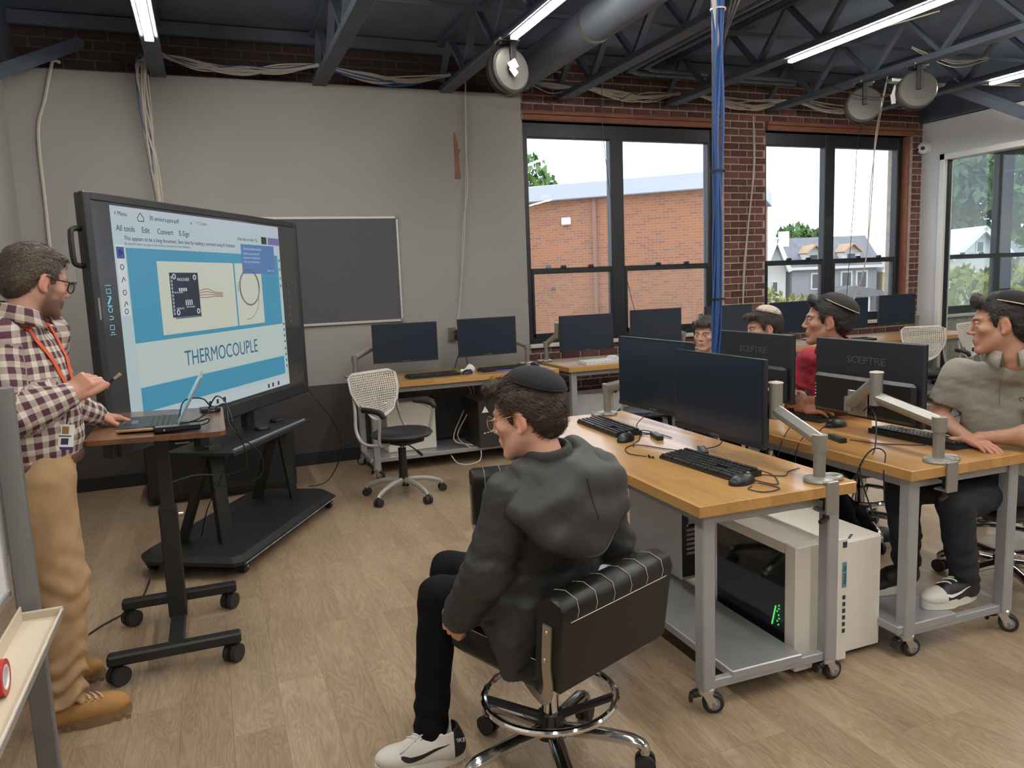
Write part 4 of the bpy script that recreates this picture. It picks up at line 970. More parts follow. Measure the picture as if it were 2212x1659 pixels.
# ------------------------------------------------------------------ interactive display on its rolling stand
mat('tv_frame', (.026, .027, .029), .42); mat('tv_glass', (.050, .052, .056), .20, coat=.3); mat('stand_black', (.012, .0125, .0125), .5, var=.1, vscale=10)
def em(name, col, s): return mat(name, (.02, .02, .02), .25, emit=col, estr=s, spec=.5)
S_ = .50
em('px_page', c8(196, 216, 220), S_); em('px_bar', c8(200, 214, 226), S_); em('px_blue', c8(70, 160, 195), S_); em('px_slide', c8(205, 220, 214), S_); em('px_photo', c8(218, 222, 205), S_)
em('px_text', c8(60, 125, 165), S_*.8); em('px_dark', c8(52, 60, 74), S_*.55); em('px_board', c8(36, 52, 84), S_*.6); em('px_icon', c8(150, 225, 240), S_); em('px_pop', c8(88, 132, 190), S_); em('px_purple', c8(120, 116, 176), S_)
em('px_navy', c8(62, 84, 168), S_); em('px_wire', c8(185, 130, 110), S_*.7); em('px_grayline', c8(120, 140, 150), S_*.7); em('px_red', c8(190, 70, 70), S_*.8); em('px_task', c8(206, 220, 228), S_); em('px_white', c8(225, 232, 232), S_)
tvd = (.512, .859)
TV = thing('interactive_display', 'huge interactive display showing a blue thermocouple slide', 'display', (.12, 4.92, .63), math.atan2(tvd[1], tvd[0]), None)
# local: x along the width, -y is the viewing side, z up; origin over the stand
zo = -.63
obj('housing', G().box((-.0925, .026, 1.385+zo), (2.155, .040, 1.21), bev=.006), 'tv_frame', TV); obj('rear_case', G().box((-.09, .062, 1.33+zo), (1.6, .035, .8), bev=.01), 'tv_frame', TV)
fr = G()
for x in (-1.157, .962): fr.box((x, 0, 1.385+zo), (.045, .03, 1.215), bev=.005)
fr.box((-.0975, 0, 1.975+zo), (2.08, .03, .038), bev=.005); fr.box((-.0975, -.005, .815+zo), (2.08, .04, .085), bev=.008)
obj('frame', fr, 'tv_frame', TV)
obj('glass', G().box((-.0975, -.003, 1.405+zo), (2.08, .012, 1.105)), 'tv_glass', TV)
btn = G(); btn.torus((-.92, -.026, .825+zo), .012, .0025, rotx(H90), 18, 6)
for i, x in enumerate((-.86, -.825, -.79, -.72)): btn.box((x, -.0255, .825+zo), (.014, .003, .010))
obj('control_button', btn, 'hub_gray', TV)
obj('side_slot', G().box((-1.157, -.016, 1.47+zo), (.012, .004, .10), bev=.001), 'hub_gray', TV)
hl = G().tube(spline([(-1.165, .03, 1.83+zo), (-1.215, .03, 1.825+zo), (-1.23, .03, 1.80+zo), (-1.23, .03, 1.70+zo), (-1.215, .03, 1.67+zo), (-1.165, .03, 1.665+zo)], 5), .012, 8)
obj('handle', hl, 'stand_black', TV)
def R2(name, x0, x1, z0, z1, lay, m, par=None, x0b=None):
    return obj(name, G().box(((x0+x1)/2, -.0095-.0006*lay, (z0+z1)/2+zo), (x1-x0, .0006, z1-z0)), m, par or TV)
scr = R2('screen_image', -1.01, .69, .872, 1.945, 1, 'px_page')
P2 = lambda n, x0, x1, z0, z1, l, m: obj(n, G().box(((x0+x1)/2, -.0095-.0006*l, (z0+z1)/2+zo), (x1-x0, .0006, z1-z0)), m, scr)
def TX(txt, size, x, z, m, lay=4, al='LEFT'):
    me = place_mesh(text_mesh(txt, size, .0002, al), frame_mat((x, -.0095-.0006*lay, z+zo), (1, 0, 0), (0, 0, 1), (0, -1, 0))); return obj('screen_text', me, m, scr)
P2('title_bar', -1.01, .69, 1.875, 1.945, 2, 'px_bar'); P2('notice_bar', -1.01, .69, 1.765, 1.815, 2, 'px_bar')
P2('task_bar', -1.0, .69, .872, .925, 2, 'px_task')
P2('slide_band', -.925, .65, 1.292, 1.752, 2, 'px_blue'); P2('slide_white', -.92, .64, 1.078, 1.292, 2, 'px_slide'); P2('slide_band', -.92, .635, .950, 1.072, 2, 'px_blue')
P2('photo', -.695, .055, 1.315, 1.693, 3, 'px_photo'); P2('photo', .072, .40, 1.315, 1.693, 3, 'px_photo')
# circuit board picture
P2('board_picture', -.60, -.335, 1.40, 1.635, 4, 'px_board'); P2('board_shade', -.575, -.33, 1.392, 1.402, 4, 'px_grayline')
g = G()
for i in range(11): g.torus((-.585, -.0128, 1.61-i*.019+zo), .006, .0014, rotx(H90), 10, 4)
for x, z in ((-.56, 1.615), (-.37, 1.61), (-.55, 1.425), (-.36, 1.425)): g.torus((x, -.0128, z+zo), .012, .003, rotx(H90), 14, 4)
for i in range(4): g.box((-.47+i*.018, -.0128, 1.475+zo), (.008, .0006, .03)); g.box((-.52+i*.02, -.0128, 1.545+zo), (.012, .0006, .018))
obj('board_print', g, 'px_white', scr)['kind'] = 'stuff'
TX('MAX31850', .024, -.535, 1.598, 'px_white', 5); TX('thermocouple', .014, -.47, 1.452, 'px_white', 5); TX('AD6X IC1', .016, -.56, 1.445, 'px_white', 5); TX('VIN 3Vo GND DO', .012, -.57, 1.53, 'px_white', 5)
P2('board_chip', -.49, -.45, 1.50, 1.535, 5, 'px_dark')
g = G()
for i in range(4): g.tube(spline([(-.335, -.0125, 1.535-i*.012+zo), (-.25, -.0125, 1.545-i*.016+zo), (-.17, -.0125, 1.525-i*.008+zo), (-.09, -.0125, 1.52-i*.008+zo)], 4), .0022, 4)
obj('wire_picture', g, 'px_wire', scr)
g = G()
for k in range(3): g.tube([(.235+(.115+.006*k)*math.cos(a), -.0125, 1.545+(.105+.004*k)*math.sin(a)+zo) for a in np.linspace(0, 2*PI, 30)], .0018, 4)
g.tube(spline([(.345, -.0125, 1.52+zo), (.33, -.0125, 1.43+zo), (.25, -.0125, 1.36+zo), (.17, -.0125, 1.348+zo)], 6), .0018, 4).tube(spline([(.135, -.0125, 1.60+zo), (.10, -.0125, 1.57+zo), (.09, -.0125, 1.52+zo)], 6), .0015, 4)
obj('coil_picture', g, 'px_grayline', scr)
TX('THERMOCOUPLE', .118, -.145, 1.172, 'px_text', 4, 'CENTER').data.transform(Matrix.Scale(.88, 4, (1, 0, 0)))
TX('≡ Menu', .030, -.985, 1.91, 'px_dark'); TX('30 sensors.pptx.pdf', .032, -.72, 1.905, 'px_dark'); TX('x', .03, -.36, 1.905, 'px_dark'); TX('+ Create', .028, -.30, 1.908, 'px_grayline')
[TX(t_, .040, x_, 1.842, 'px_dark') for t_, x_ in (('All tools', -.98), ('Edit', -.79), ('Convert', -.665), ('E-Sign', -.475))]; TX('This appears to be a long document. Save time by reading a summary using AI Assistant', .029, -.93, 1.797, 'px_dark'); TX('By using this feature you agree to the AI terms. Generative AI User Guidelines', .017, -.93, 1.772, 'px_grayline')
hs = G().tube([(-.815, -.0125, 1.90+zo), (-.79, -.0125, 1.925+zo), (-.765, -.0125, 1.90+zo), (-.77, -.0125, 1.885+zo), (-.81, -.0125, 1.885+zo)], .0022, 4, closed=True); obj('home_icon', hs, 'px_dark', scr)
TX('Find text or tools  Q', .028, .14, 1.842, 'px_dark')
P2('pill_button', .44, .51, 1.822, 1.868, 3, 'px_dark'); P2('pill_button', .53, .685, 1.820, 1.866, 3, 'px_purple')
P2('popup', .165, .60, 1.63, 1.812, 5, 'px_pop'); TX('Select an assistant prompt', .022, .19, 1.785, 'px_bar', 7); TX('Ask AI to summarise this', .02, .19, 1.755, 'px_bar', 7); TX('document or rewrite text', .02, .19, 1.73, 'px_bar', 7); TX('with your own questions', .02, .19, 1.705, 'px_bar', 7); TX('Next 1 of 3', .02, .49, 1.65, 'px_bar', 7)
P2('tool_strip', -1.0, -.935, 1.43, 1.765, 2, 'px_white'); P2('tool_active', -.995, -.94, 1.70, 1.755, 3, 'px_navy')
g = G()
for i, z in enumerate((1.66, 1.60, 1.54, 1.485, 1.45)): g.torus((-.967, -.0125, z+zo), .012, .002, rotx(H90), 14, 4) if i % 2 == 0 else g.tube([(-.98, -.0125, z-.012+zo), (-.965, -.0125, z+.012+zo), (-.953, -.0125, z-.004+zo)], .0022, 4)
for z in (1.72, 1.66, 1.60, 1.55): g.torus((.668, -.0125, z+zo), .008, .0018, rotx(H90), 10, 4)
for z in (1.29, 1.25, 1.21, 1.17, 1.12, 1.08, 1.04, 1.0): g.box((.665, -.0125, z+zo), (.014, .0005, .014))
for z in (1.7,): g.tube([(-.975, -.0130, 1.74+zo), (-.975, -.0130, 1.715+zo), (-.955, -.0130, 1.725+zo)], .0025, 4, closed=True)
obj('tool_icon', g, 'px_dark', scr)
g = G()
for i, x in enumerate((-.33, -.25, -.17, .38, .44, .52)): g.box((x, -.0125, .898+zo), (.022, .0006, .026))
obj('task_icon', g, 'px_dark', scr); P2('task_icon_red', -.19, -.165, .885, .912, 4, 'px_red')
g = G()
for i, z in enumerate((1.545, 1.505, 1.465, 1.422, 1.378)):
    x = -1.08
    if i in (0, 4): g.tube([(x-.014, -.012, z-.007+zo), (x+.014, -.012, z-.007+zo), (x+.014, -.012, z+.013+zo), (x-.014, -.012, z+.013+zo)], .0018, 4, closed=True); g.box((x, -.012, z-.02+zo), (.022, .0006, .004))
    elif i == 1: g.box((x, -.012, z+zo), (.010, .0006, .04), M=roty(.6)); g.box((x, -.012, z-.024+zo), (.035, .0006, .004))
    elif i == 2: g.tube([(x-.014, -.012, z+zo), (x, -.012, z+.015+zo), (x+.014, -.012, z+zo), (x+.008, -.012, z-.013+zo), (x-.008, -.012, z-.013+zo)], .002, 4, closed=True)
    else: g.tube(spline([(x-.013, -.012, z-.004+zo), (x+.010, -.012, z-.003+zo), (x+.012, -.012, z+.009+zo), (x-.009, -.012, z+.011+zo)], 4), .002, 4)
g.box((-1.08, -.012, 1.575+zo), (.04, .0006, .003)); g.box((-1.08, -.012, 1.348+zo), (.04, .0006, .003))
obj('side_icon', g, 'px_icon', TV)
g = G()
for i in range(6): g.box((.775, -.012, 1.55-i*.05+zo), (.012, .0006, .018))
obj('side_icon', g, 'px_grayline', TV)
ST = thing('display_stand', 'black rolling stand with a wide chamfered base under the display', 'stand', (.12, 4.92, 0), math.atan2(tvd[1], tvd[0]))
bp2 = G(); L0, W0, ch = .70, .325, .10
def octo(l, w, c): return [(-l+c*.4, -w), (l-c, -w), (l, -w+c), (l, w-c), (l-c, w), (-l+c, w), (-l, w-c), (-l, -w+c*.4)]
pa, pb = octo(L0, W0, ch), octo(L0-.03, W0-.03, ch)
bp2.v = [(x, y, .075) for x, y in pa]+[(x, y, .095) for x, y in pa]+[(x, y, .12) for x, y in pb]; n = 8
for k in range(2):
    for i in range(n): bp2.f.append((k*n+i, k*n+(i+1) % n, (k+1)*n+(i+1) % n, (k+1)*n+i))
bp2.f += [tuple(range(n-1, -1, -1)), tuple(range(2*n, 3*n))]
obj('base_plate', bp2, 'stand_black', ST, ang=20)
ed = G().tube([(-L0+.05, -W0-.001, .078), (L0-.10, -W0-.001, .078)], .003, 4); obj('worn_edge', ed, mat('worn', (.25, .25, .26), .5, var=.8, vscale=40), ST)
for x, y in ((-.58, -.27), (.60, -.27), (-.58, .27), (.60, .27)):
    w = obj('caster', G().box((x, y, .065), (.05, .045, .03), bev=.006).box((x, y-.02, .045), (.045, .004, .05), bev=.001).box((x, y+.02, .045), (.045, .004, .05), bev=.001), 'stand_black', ST)
    obj('wheel', G().cyl((x+.01, y-.015, .034), (x+.01, y+.015, .034), .034, n=20), 'tyre', w); obj('axle', G().cyl((x+.01, y-.025, .034), (x+.01, y+.025, .034), .009, n=10), 'zinc', w)
for x in (-.44, .44):
    obj('front_leg', bar((x, -.10, .12), (x*.92, -.05, .64), .075, .05, .08), 'stand_black', ST)
    obj('rear_leg', bar((x, .17, .12), (x*.92, -.02, .64), .075, .04, .08), 'stand_black', ST)
    obj('upright', G().box((x*.62, .10, 1.05), (.09, .05, .95), bev=.004), 'stand_black', ST)
obj('shelf', G().box((0, -.02, .640), (1.0, .42, .025), bev=.004), 'stand_black', ST)
obj('shelf_lip', G().box((.0, -.205, .657), (.92, .012, .012), bev=.002), 'hub_gray', ST)
obj('mount_rail', G().box((-.05, .10, 1.15), (1.0, .04, .08), bev=.004).box((-.05, .10, .82), (.7, .05, .13), bev=.004), 'stand_black', ST)
pk = tag(obj('remote_puck', G().lathe([(0, 0), (.05, 0), (.052, .008), (.04, .02), (0, .022)], (0, 0, 0), None, 20), 'black_plastic'), 'small black round puck on the display stand shelf', 'remote'); pk.location = (.25, 5.02, .6525)
# black cabinet behind the stand
cb = thing('storage_cabinet', 'low black storage cabinet behind the display stand', 'cabinet', (.0, 6.0, 0))
obj('body', G().box((0, .18, .255), (1.04, .44, .43), bev=.004), 'black_satin', cb); obj('top', G().box((0, .17, .482), (1.08, .48, .024), bev=.004), 'black_satin', cb); obj('plinth', G().box((0, .2, .02), (1.0, .40, .04)), 'black_satin', cb)
for x in (-.26, .26): d = obj('door', G().box((x, -.046, .27), (.505, .018, .40), bev=.003), 'black_satin', cb); obj('handle', G().box((x-.02*(x > 0)*0, -.06, .45), (.10, .012, .012), bev=.003), 'hub_gray', d)
# ------------------------------------------------------------------ laptop cart
LC = thing('laptop_cart', 'black rolling laptop cart with rustic brown top', 'cart', (-.24, 3.53, 0))
for y in (3.24, 3.82): 
    b_ = obj('foot_bar', G().box((0, y-3.53, .105), (.50, .055, .045), bev=.008), 'stand_black', LC)
    for x in (-.215, .215):
        w = obj('caster', G().cyl((x, y-3.53, .085), (x, y-3.53, .05), .009, n=10).box((x, y-3.53, .055), (.022, .03, .04), bev=.004), 'black_plastic', b_)
        gw = G()
        ca_, sa_ = math.cos(-.75+.5*x), math.sin(-.75+.5*x)
        for s in (-1, 1): gw.cyl((x+ca_*s*.008, y-3.53+sa_*s*.008, .038), (x+ca_*s*.028, y-3.53+sa_*s*.028, .038), .038, n=24)
        obj('wheel', gw, 'tyre', b_)
obj('centre_beam', G().box((0, 0, .10), (.06, .56, .04), bev=.005), 'stand_black', LC)
obj('post', G().box((0, .04, .36), (.075, .055, .50), bev=.005), 'stand_black', LC); obj('inner_post', G().box((0, .04, .72), (.055, .04, .44), bev=.004), 'black_satin', LC)
obj('height_knob', G().cyl((.04, .04, .57), (.06, .04, .57), .012, n=14), 'zinc', LC)
TM = roty(R_(2.0))
tg = G(); pl = []
x0, x1, y0, y1, rr = -.250, .262, -.255, .475, .05
for cx_, cy_, a0 in ((x1-rr, y0+rr, -H90), (x1-rr, y1-rr, 0), (x0+.01, y1-.01, H90), (x0+.01, y0+.01, PI)):
    r_ = rr if cx_ > 0 else .01
    for k in range(6): a = a0+H90*k/5; pl.append((cx_+math.cos(a)*r_, cy_+math.sin(a)*r_))
tg.prism(pl, -.010, .010)
top = obj('cart_top', tg, 'rustic_top', LC); top.location = (0, 0, .962); top.rotation_euler = (0, R_(1.6), 0)
obj('top_bracket', G().box((0, .06, .938), (.30, .36, .02), M=roty(R_(1.6)), bev=.004), 'stand_black', LC)
zl_ = .985
lp = thing('laptop', 'slim open laptop on the rolling cart, seen from its edge', 'laptop', (-.242, 3.535, .976), 0, rot=(0, R_(1.6), 0))
# keyboard half lies from x=-.15 (user side) to +.08 hinge; user faces +x
obj('base', G().box((-.035, 0, .009), (.225, .32, .013), bev=.003), mat('laptop_gold', (.52, .36, .20), .3, .8), lp); obj('deck', G().box((-.035, 0, .0163), (.220, .315, .002)), 'black_satin', lp)
k = G()
for r in range(5):
    for i in range(13): k.box((.055-r*.021, -.135+i*.0225, .0185), (.018, .0195, .003), bev=.0008)
o = obj('keycaps', k, 'key_black', lp); o['kind'] = 'stuff'
obj('touchpad', G().box((-.105, .0, .0176), (.06, .10, .0008)), 'screen_off', lp)
LM = roty(R_(28)); hx = Vector((.078, 0, .014))
obj('lid', G().box(hx+LM @ Vector((.003, 0, .112)), (.007, .32, .222), M=LM, bev=.002), 'alu', lp)
obj('laptop_screen', G().box(hx+LM @ Vector((-.0015, 0, .114)), (.001, .30, .20), M=LM), em('px_laptop', c8(120, 175, 185), .5), lp)
obj('hinge', G().cyl((.078, -.11, .014), (.078, .11, .014), .006, n=10), 'black_satin', lp)
pb_ = thing('power_bank', 'flat black device beside the laptop on the cart', 'device', (-.16, 3.345, .974), R_(5), rot=(0, R_(1.6), R_(5)))
obj('case', G().box((0, 0, .012), (.175, .06, .022), bev=.006), mat('gloss_black', (.01, .01, .011), .15), pb_); obj('jack', G().cyl((-.05, -.032, .012), (-.05, -.0295, .012), .004, n=10), 'zinc', pb_)
bx = thing('dongle_box', 'small black box with cables at the corner of the laptop cart', 'device', (-.035, 3.86, .966), R_(8)); obj('case', G().box((0, 0, .01), (.085, .085, .02), bev=.004), 'black_plastic', bx); obj('port', G().box((0, -.043, .011), (.03, .002, .008)), 'hub_gray', bx)
cable('black cable looping high from the laptop to the dongle box', [(-.16, 3.47, .985), (-.14, 3.50, 1.06), (-.11, 3.55, 1.075), (-.06, 3.70, 1.05), (-.035, 3.83, 1.0), (-.02, 3.84, .99)], .0032)
cable('black cable from laptop drooping below the cart top', [(-.16, 3.44, .985), (-.09, 3.48, .99), (-.02, 3.62, 1.01), (.035, 3.66, 1.02), (.06, 3.62, .93), (.10, 3.70, .80), (.10, 3.76, .70), (.02, 3.82, .66), (-.12, 3.80, .68), (-.22, 3.62, .70)], .0034)
cable('second black cable drooping in a wide loop under the cart', [(-.04, 3.84, .985), (.0, 3.83, 1.04), (.04, 3.80, 1.0), (.05, 3.72, .90), (.17, 3.78, .75), (.16, 3.86, .62), (.02, 3.95, .57), (-.05, 4.0, .58)], .0032)
cable('short black cable between laptop and the flat device', [(-.075, 3.36, .985), (-.045, 3.38, .99), (-.04, 3.42, 1.0), (-.08, 3.44, .99), (-.155, 3.48, .985)], .003)
cable('black power cord lying on the floor from the display stand to the man', [(-.20, 4.9, .125), (-.35, 4.55, .122), (-.415, 4.45, .06), (-.42, 4.35, .008), (-.46, 4.05, .005), (-.60, 3.85, .005), (-.72, 3.62, .005), (-.80, 3.45, .005)], .0045)
cable('black cable hanging down behind the cart to the stand', [(.03, 4.15, .70), (-.02, 4.2, .55), (-.1, 4.4, .35), (-.15, 4.6, .14)], .003)
cable('thin black cable trailing from the display down to the floor', [(.62, 5.75, .80), (.78, 5.7, .55), (.85, 5.8, .3), (.75, 5.9, .05), (.6, 5.95, .006)], .004)
cable('coiled black cable behind the display edge', [(-.42, 4.3, .98), (-.46, 4.25, .90), (-.40, 4.2, .86), (-.36, 4.3, .88)], .006)
# ------------------------------------------------------------------ things on the walls
nb = thing('notice_board', 'grey felt noticeboard in a pale frame on the wall', 'noticeboard', (.97, YW-.012, 1.66))
obj('felt', G().box((0, 0, 0), (1.23, .012, .88)), 'felt_gray', nb); f = G()
for z in (-.447, .447): f.box((0, -.003, z), (1.25, .022, .022), bev=.003)
for x in (-.62, .62): f.box((x, -.003, 0), (.018, .022, .90), bev=.003)
obj('frame', f, mat('frame_pale', (.55, .54, .52), .4, .3), nb)
for x in (-.62, .62): obj('corner', G().box((x, -.012, .447), (.03, .012, .03), bev=.004).box((x, -.012, -.447), (.03, .012, .03), bev=.004), 'hub_gray', nb)
so_ = thing('wall_socket', 'metal wall socket with black plugs between the monitors', 'socket', (2.045, YW-.02, 1.06))
obj('box', G().box((0, 0, 0), (.075, .04, .12), bev=.004), 'zinc', so_); obj('plug', G().box((.03, -.035, .02), (.04, .04, .035), bev=.006).box((.035, -.03, -.03), (.045, .04, .05), bev=.006), 'black_plastic', so_)
cable('black power lead from the wall socket to the table', [(2.09, 6.66, 1.02), (2.09, 6.62, .92), (2.03, 6.55, .82), (1.98, 6.45, .775)], .004); cable('second black power lead from the wall socket', [(2.10, 6.66, 1.0), (2.13, 6.60, .88), (2.12, 6.5, .78)], .004)
cable('white lead from the wall socket to the floor under the table', [(2.09, 6.65, 1.0), (2.06, 6.60, .85), (2.02, 6.56, .72), (2.12, 6.45, .55), (2.0, 6.35, .38), (1.85, 6.15, .20), (2.0, 6.1, .142)], .006, 'cable_white')
cable('second white lead looping under the wall table', [(2.02, 6.56, .72), (2.15, 6.46, .58), (2.05, 6.3, .42), (1.90, 6.2, .22), (1.95, 6.0, .142)], .005, 'cable_white')
cable('white lead drooping below the shelf of the wall table', [(1.76, 5.95, .11), (1.80, 5.90, .05), (1.90, 5.89, .03), (2.0, 5.92, .05), (2.04, 6.0, .11)], .005, 'cable_white')
jb = thing('junction_box', 'pale plastic wall box beside the head of the man', 'wall box', (-1.0, YW-.022, 1.73)); obj('box', G().box((0, 0, 0), (.17, .044, .19), bev=.006), mat('box_gray', (.34, .32, .29), .5), jb); obj('knob', G().cyl((-.02, -.02, .01), (-.02, -.04, .01), .032, n=20), mat('knob_pale', (.5, .48, .44), .5), jb)
sc_ = thing('security_camera', 'white dome security camera high on the side wall', 'camera', (XR, 6.75, 2.87)); obj('dome', G().ell((-.05, 0, -.01), (.062, .066, .066)), 'white_frost', sc_, ang=60); obj('mount', G().cyl((0, 0, .0), (-.04, 0, 0), .07, n=24), 'white_frost', sc_); obj('lens', G().cyl((-.09, -.035, -.015), (-.108, -.045, -.018), .022, n=16).cyl((-.10, .02, -.02), (-.113, .022, -.022), .016, n=16), 'tyre', sc_)
# ------------------------------------------------------------------ cables under the roof
def bundle(label, pts, k, r=.0055, spread=.03, blue=0, mt='cable_white', sag=.03, seed=0):
    rr = random.Random(seed); P0 = Vector(pts[0]); T = thing('cable_bundle', label, 'cables', P0, 0, 'cable bundles')
    for i in range(k):
        m = len(pts); q = []
        for j, p in enumerate(pts):
            e = 1.0 if 0 < j < m-1 else .35
            q.append(Vector(p)-P0+Vector((rr.uniform(-1, 1)*spread*.5*e, rr.uniform(-1, 1)*spread*.6*e, rr.gauss(0, spread*.55)*e-(sag*rr.random() if 0 < j < m-1 else 0))))
        obj('strand', G().tube(spline(q, 6), r*rr.uniform(.8, 1.1), 6), 'cable_blue' if i < blue else mt, T)
    return T
bundle('white and blue cable bundle along the wall above the display', [(-.16, 6.62, 3.325), (.058, 6.62, 3.278), (.396, 6.62, 3.258), (.679, 6.62, 3.278), (1.0, 6.62, 3.324)], 22, r=.0065, blue=3, seed=1)
bundle('white and blue cable bundle above the noticeboard', [(1.05, 6.62, 3.32), (1.424, 6.62, 3.255), (1.742, 6.62, 3.255), (2.12, 6.62, 3.314)], 22, r=.0065, blue=6, seed=2)
bundle('white cable bundle above the start of the first window', [(2.84, 6.66, 3.317), (3.089, 6.66, 3.291), (3.373, 6.66, 3.285)], 12, blue=2, seed=3)
bundle('white cable bundle above the middle of the first window', [(3.50, 6.66, 3.285), (3.814, 6.66, 3.241), (4.119, 6.66, 3.239), (4.50, 6.66, 3.285)], 14, seed=4)
bundle('white cable bundle above the brick pier', [(4.70, 6.66, 3.279), (5.095, 6.66, 3.228), (5.441, 6.66, 3.217), (5.80, 6.66, 3.276)], 14, spread=.04, seed=5)
bundle('loose white cables above the second window by the cord reels', [(5.95, 6.64, 3.27), (6.422, 6.64, 3.21), (6.86, 6.64, 3.24)], 7, spread=.09, seed=6)
bundle('white cables slung between trusses near the partition', [(5.9, 5.2, 3.40), (6.4, 5.2, 3.33), (6.85, 5.2, 3.38)], 4, spread=.05, seed=7); bundle('white cables slung over the last ceiling light', [(6.95, 5.6, 3.30), (7.3, 5.6, 3.26), (7.85, 5.6, 3.30)], 5, spread=.08, seed=8)
bundle('white cables hanging down the wall behind the display', [(-.285, 6.64, 3.30), (-.318, 6.63, 3.19), (-.315, 6.64, 2.84), (-.29, 6.64, 2.5), (-.27, 6.64, 2.0)], 18, r=.0065, spread=.075, blue=2, sag=0, seed=9)
cable('pale conduit running down the wall behind the man', [(-.86, 6.68, 3.24), (-.90, 6.67, 3.25), (-.924, 6.68, 3.203), (-.99, 6.685, 2.97), (-1.056, 6.685, 2.733), (-1.064, 6.685, 2.186), (-1.072, 6.685, 1.5), (-1.076, 6.685, .69)], .012, 'cable_white')
bundle('thin white cable pair hanging beside the chipped wall patch', [(2.276, 6.68, 3.274), (2.262, 6.685, 2.781), (2.245, 6.685, 2.4), (2.195, 6.685, 2.0), (2.15, 6.685, 1.5), (2.09, 6.67, 1.10)], 2, spread=.022, sag=0, seed=10)
bundle('white and black cables hanging down the brick pier', [(5.45, 6.74, 3.12), (5.46, 6.75, 2.6), (5.40, 6.75, 2.0), (5.36, 6.75, 1.6), (5.33, 6.74, 1.15)], 3, spread=.03, sag=0, seed=11)
bundle('white cable pair dropping in front of the second window', [(5.74, 5.30, 3.19), (6.1, 5.75, 2.80), (6.22, 5.9, 2.3), (6.22, 5.95, 1.6), (6.2, 6.1, 1.15)], 2, spread=.02, sag=0, seed=12)
cable('thin black wire hanging in front of the first window', [(3.32, 6.1, 3.18), (3.33, 6.1, 2.7), (3.42, 6.1, 2.0), (3.56, 6.1, 1.4), (3.66, 6.15, 1.15)], .003)
cable('thin black wire hanging in front of the second window', [(5.75, 5.5, 3.1), (5.92, 5.8, 2.7), (6.05, 5.95, 2.35), (6.12, 6.1, 1.2)], .003)
cable('thin black wire sagging across the brickwork over the first window', [(2.45, 6.0, 3.12), (3.1, 6.55, 3.08), (3.7, 6.6, 3.14), (4.1, 6.3, 3.4)], .003)
cable('grey cable crossing the deck between the first trusses', [(2.9, 4.6, 3.55), (3.3, 4.5, 3.45), (3.8, 4.4, 3.48), (4.45, 4.3, 3.40)], .006, 'cable_white'); cable('grey cable sagging beside the longest ceiling light', [(5.5, 4.6, 3.48), (5.2, 4.9, 3.42), (5.0, 5.2, 3.42)], .006, 'cable_white')
bb_ = bundle('blue cable bundle dropping from the roof between the workbenches', [(2.30, 3.08, 3.6), (2.295, 3.08, 3.0), (2.285, 3.075, 2.75), (2.28, 3.075, 2.2), (2.285, 3.08, 1.7), (2.27, 3.075, 1.25), (2.255, 3.07, .95), (2.25, 3.06, .55), (2.25, 3.05, .2)], 12, r=.0062, spread=.040, blue=12, sag=0, seed=13)
for i in range(3): obj('strand', G().tube(spline([(-.01, -.01, -1.25), (-.01, -.01, -1.10), (-.055-.010*i, -.03, -.78), (-.12-.02*i, -.06, -.35)], 6), .005, 6), 'cable_white', bb_)
for i in range(3): obj('strand', G().tube(spline([(.0, 0, -1.22), (.02, 0, -1.02), (.07+.03*i, -.03, -.75), (.20+.05*i, -.06, -.35)], 6), .0045, 6), 'cable_black', bb_)
obj('support_pole', G().cyl((.0, .045, -3.35), (.0, .045, -.9), .012, n=10), 'black_satin', bb_)
for z in (-.88, -1.6, -2.2): obj('zip_tie', G().lathe([(.034, -.004), (.036, -.004), (.036, .004), (.034, .004)], (-.015, -.005, z), None, 16), 'cable_black' if z < -1 else 'cable_white', bb_)
def cord_reel(label, c, nrm, side=0):
    T = thing('cord_reel', label, 'cord reel', c, 0, 'ceiling cord reels'); n = Vector(nrm).normalized(); B = basis(n, (0, 0, 1))
    O = Vector((0, 0, -.20))
    obj('drum', G().lathe([(0, -.05), (.135, -.05), (.15, -.04), (.152, .04), (.14, .052), (.05, .056), (0, .056)], O, B, 36), mat('reel_cover', (.105, .10, .09), .35, .3), T)
    obj('rim', G().lathe([(.148, -.047), (.158, -.047), (.158, -.030), (.148, -.030)], O, B, 36).lathe([(.148, .02), (.156, .02), (.156, .036), (.148, .036)], O, B, 36), 'black_plastic', T)
    obj('bracket', G().box(O+n*.066+Vector((0, 0, .09)), (.045, .02, .20), M=basis((0, 0, 1), (n.y*-1, n.x, 0)), bev=.004).box((0, 0, -.02), (.14, .07, .03), bev=.004), 'black_plastic', T)
    obj('clamp_plate', G().box((0, 0, .002), (.16, .10, .02), bev=.004), 'zinc', T)
    for k, (a, s) in enumerate(((.35, .06), (-.5, .05))):
        if side: continue
        obj('hang_tag', G().box(O+n*.085+B @ Vector((math.sin(a)*.05, math.cos(a)*.04-.02, 0)), (s, s*1.3, .002), M=B @ rotz(a*1.6)), mat('tag_paper', (.66, .58, .40), .7), T)
    if side: obj('warning_plate', G().box(O+n*.057+Vector((0, 0, -.065)), (.06, .035, .002), M=B @ rotz(H90)), 'print_dark', T)
    return T
cord_reel('round cord reel with paper tags hanging beside the middle ceiling light', (2.10, 5.22, 3.185), (.25, -.92, .05))
cord_reel('round cord reel over the second window, nearer the brick pier', (5.72, 5.55, 3.185), (-.55, -.80, .05), 1)
cord_reel('round cord reel over the second window, nearer the ceiling light', (5.72, 4.98, 3.185), (-.55, -.80, .05), 1)
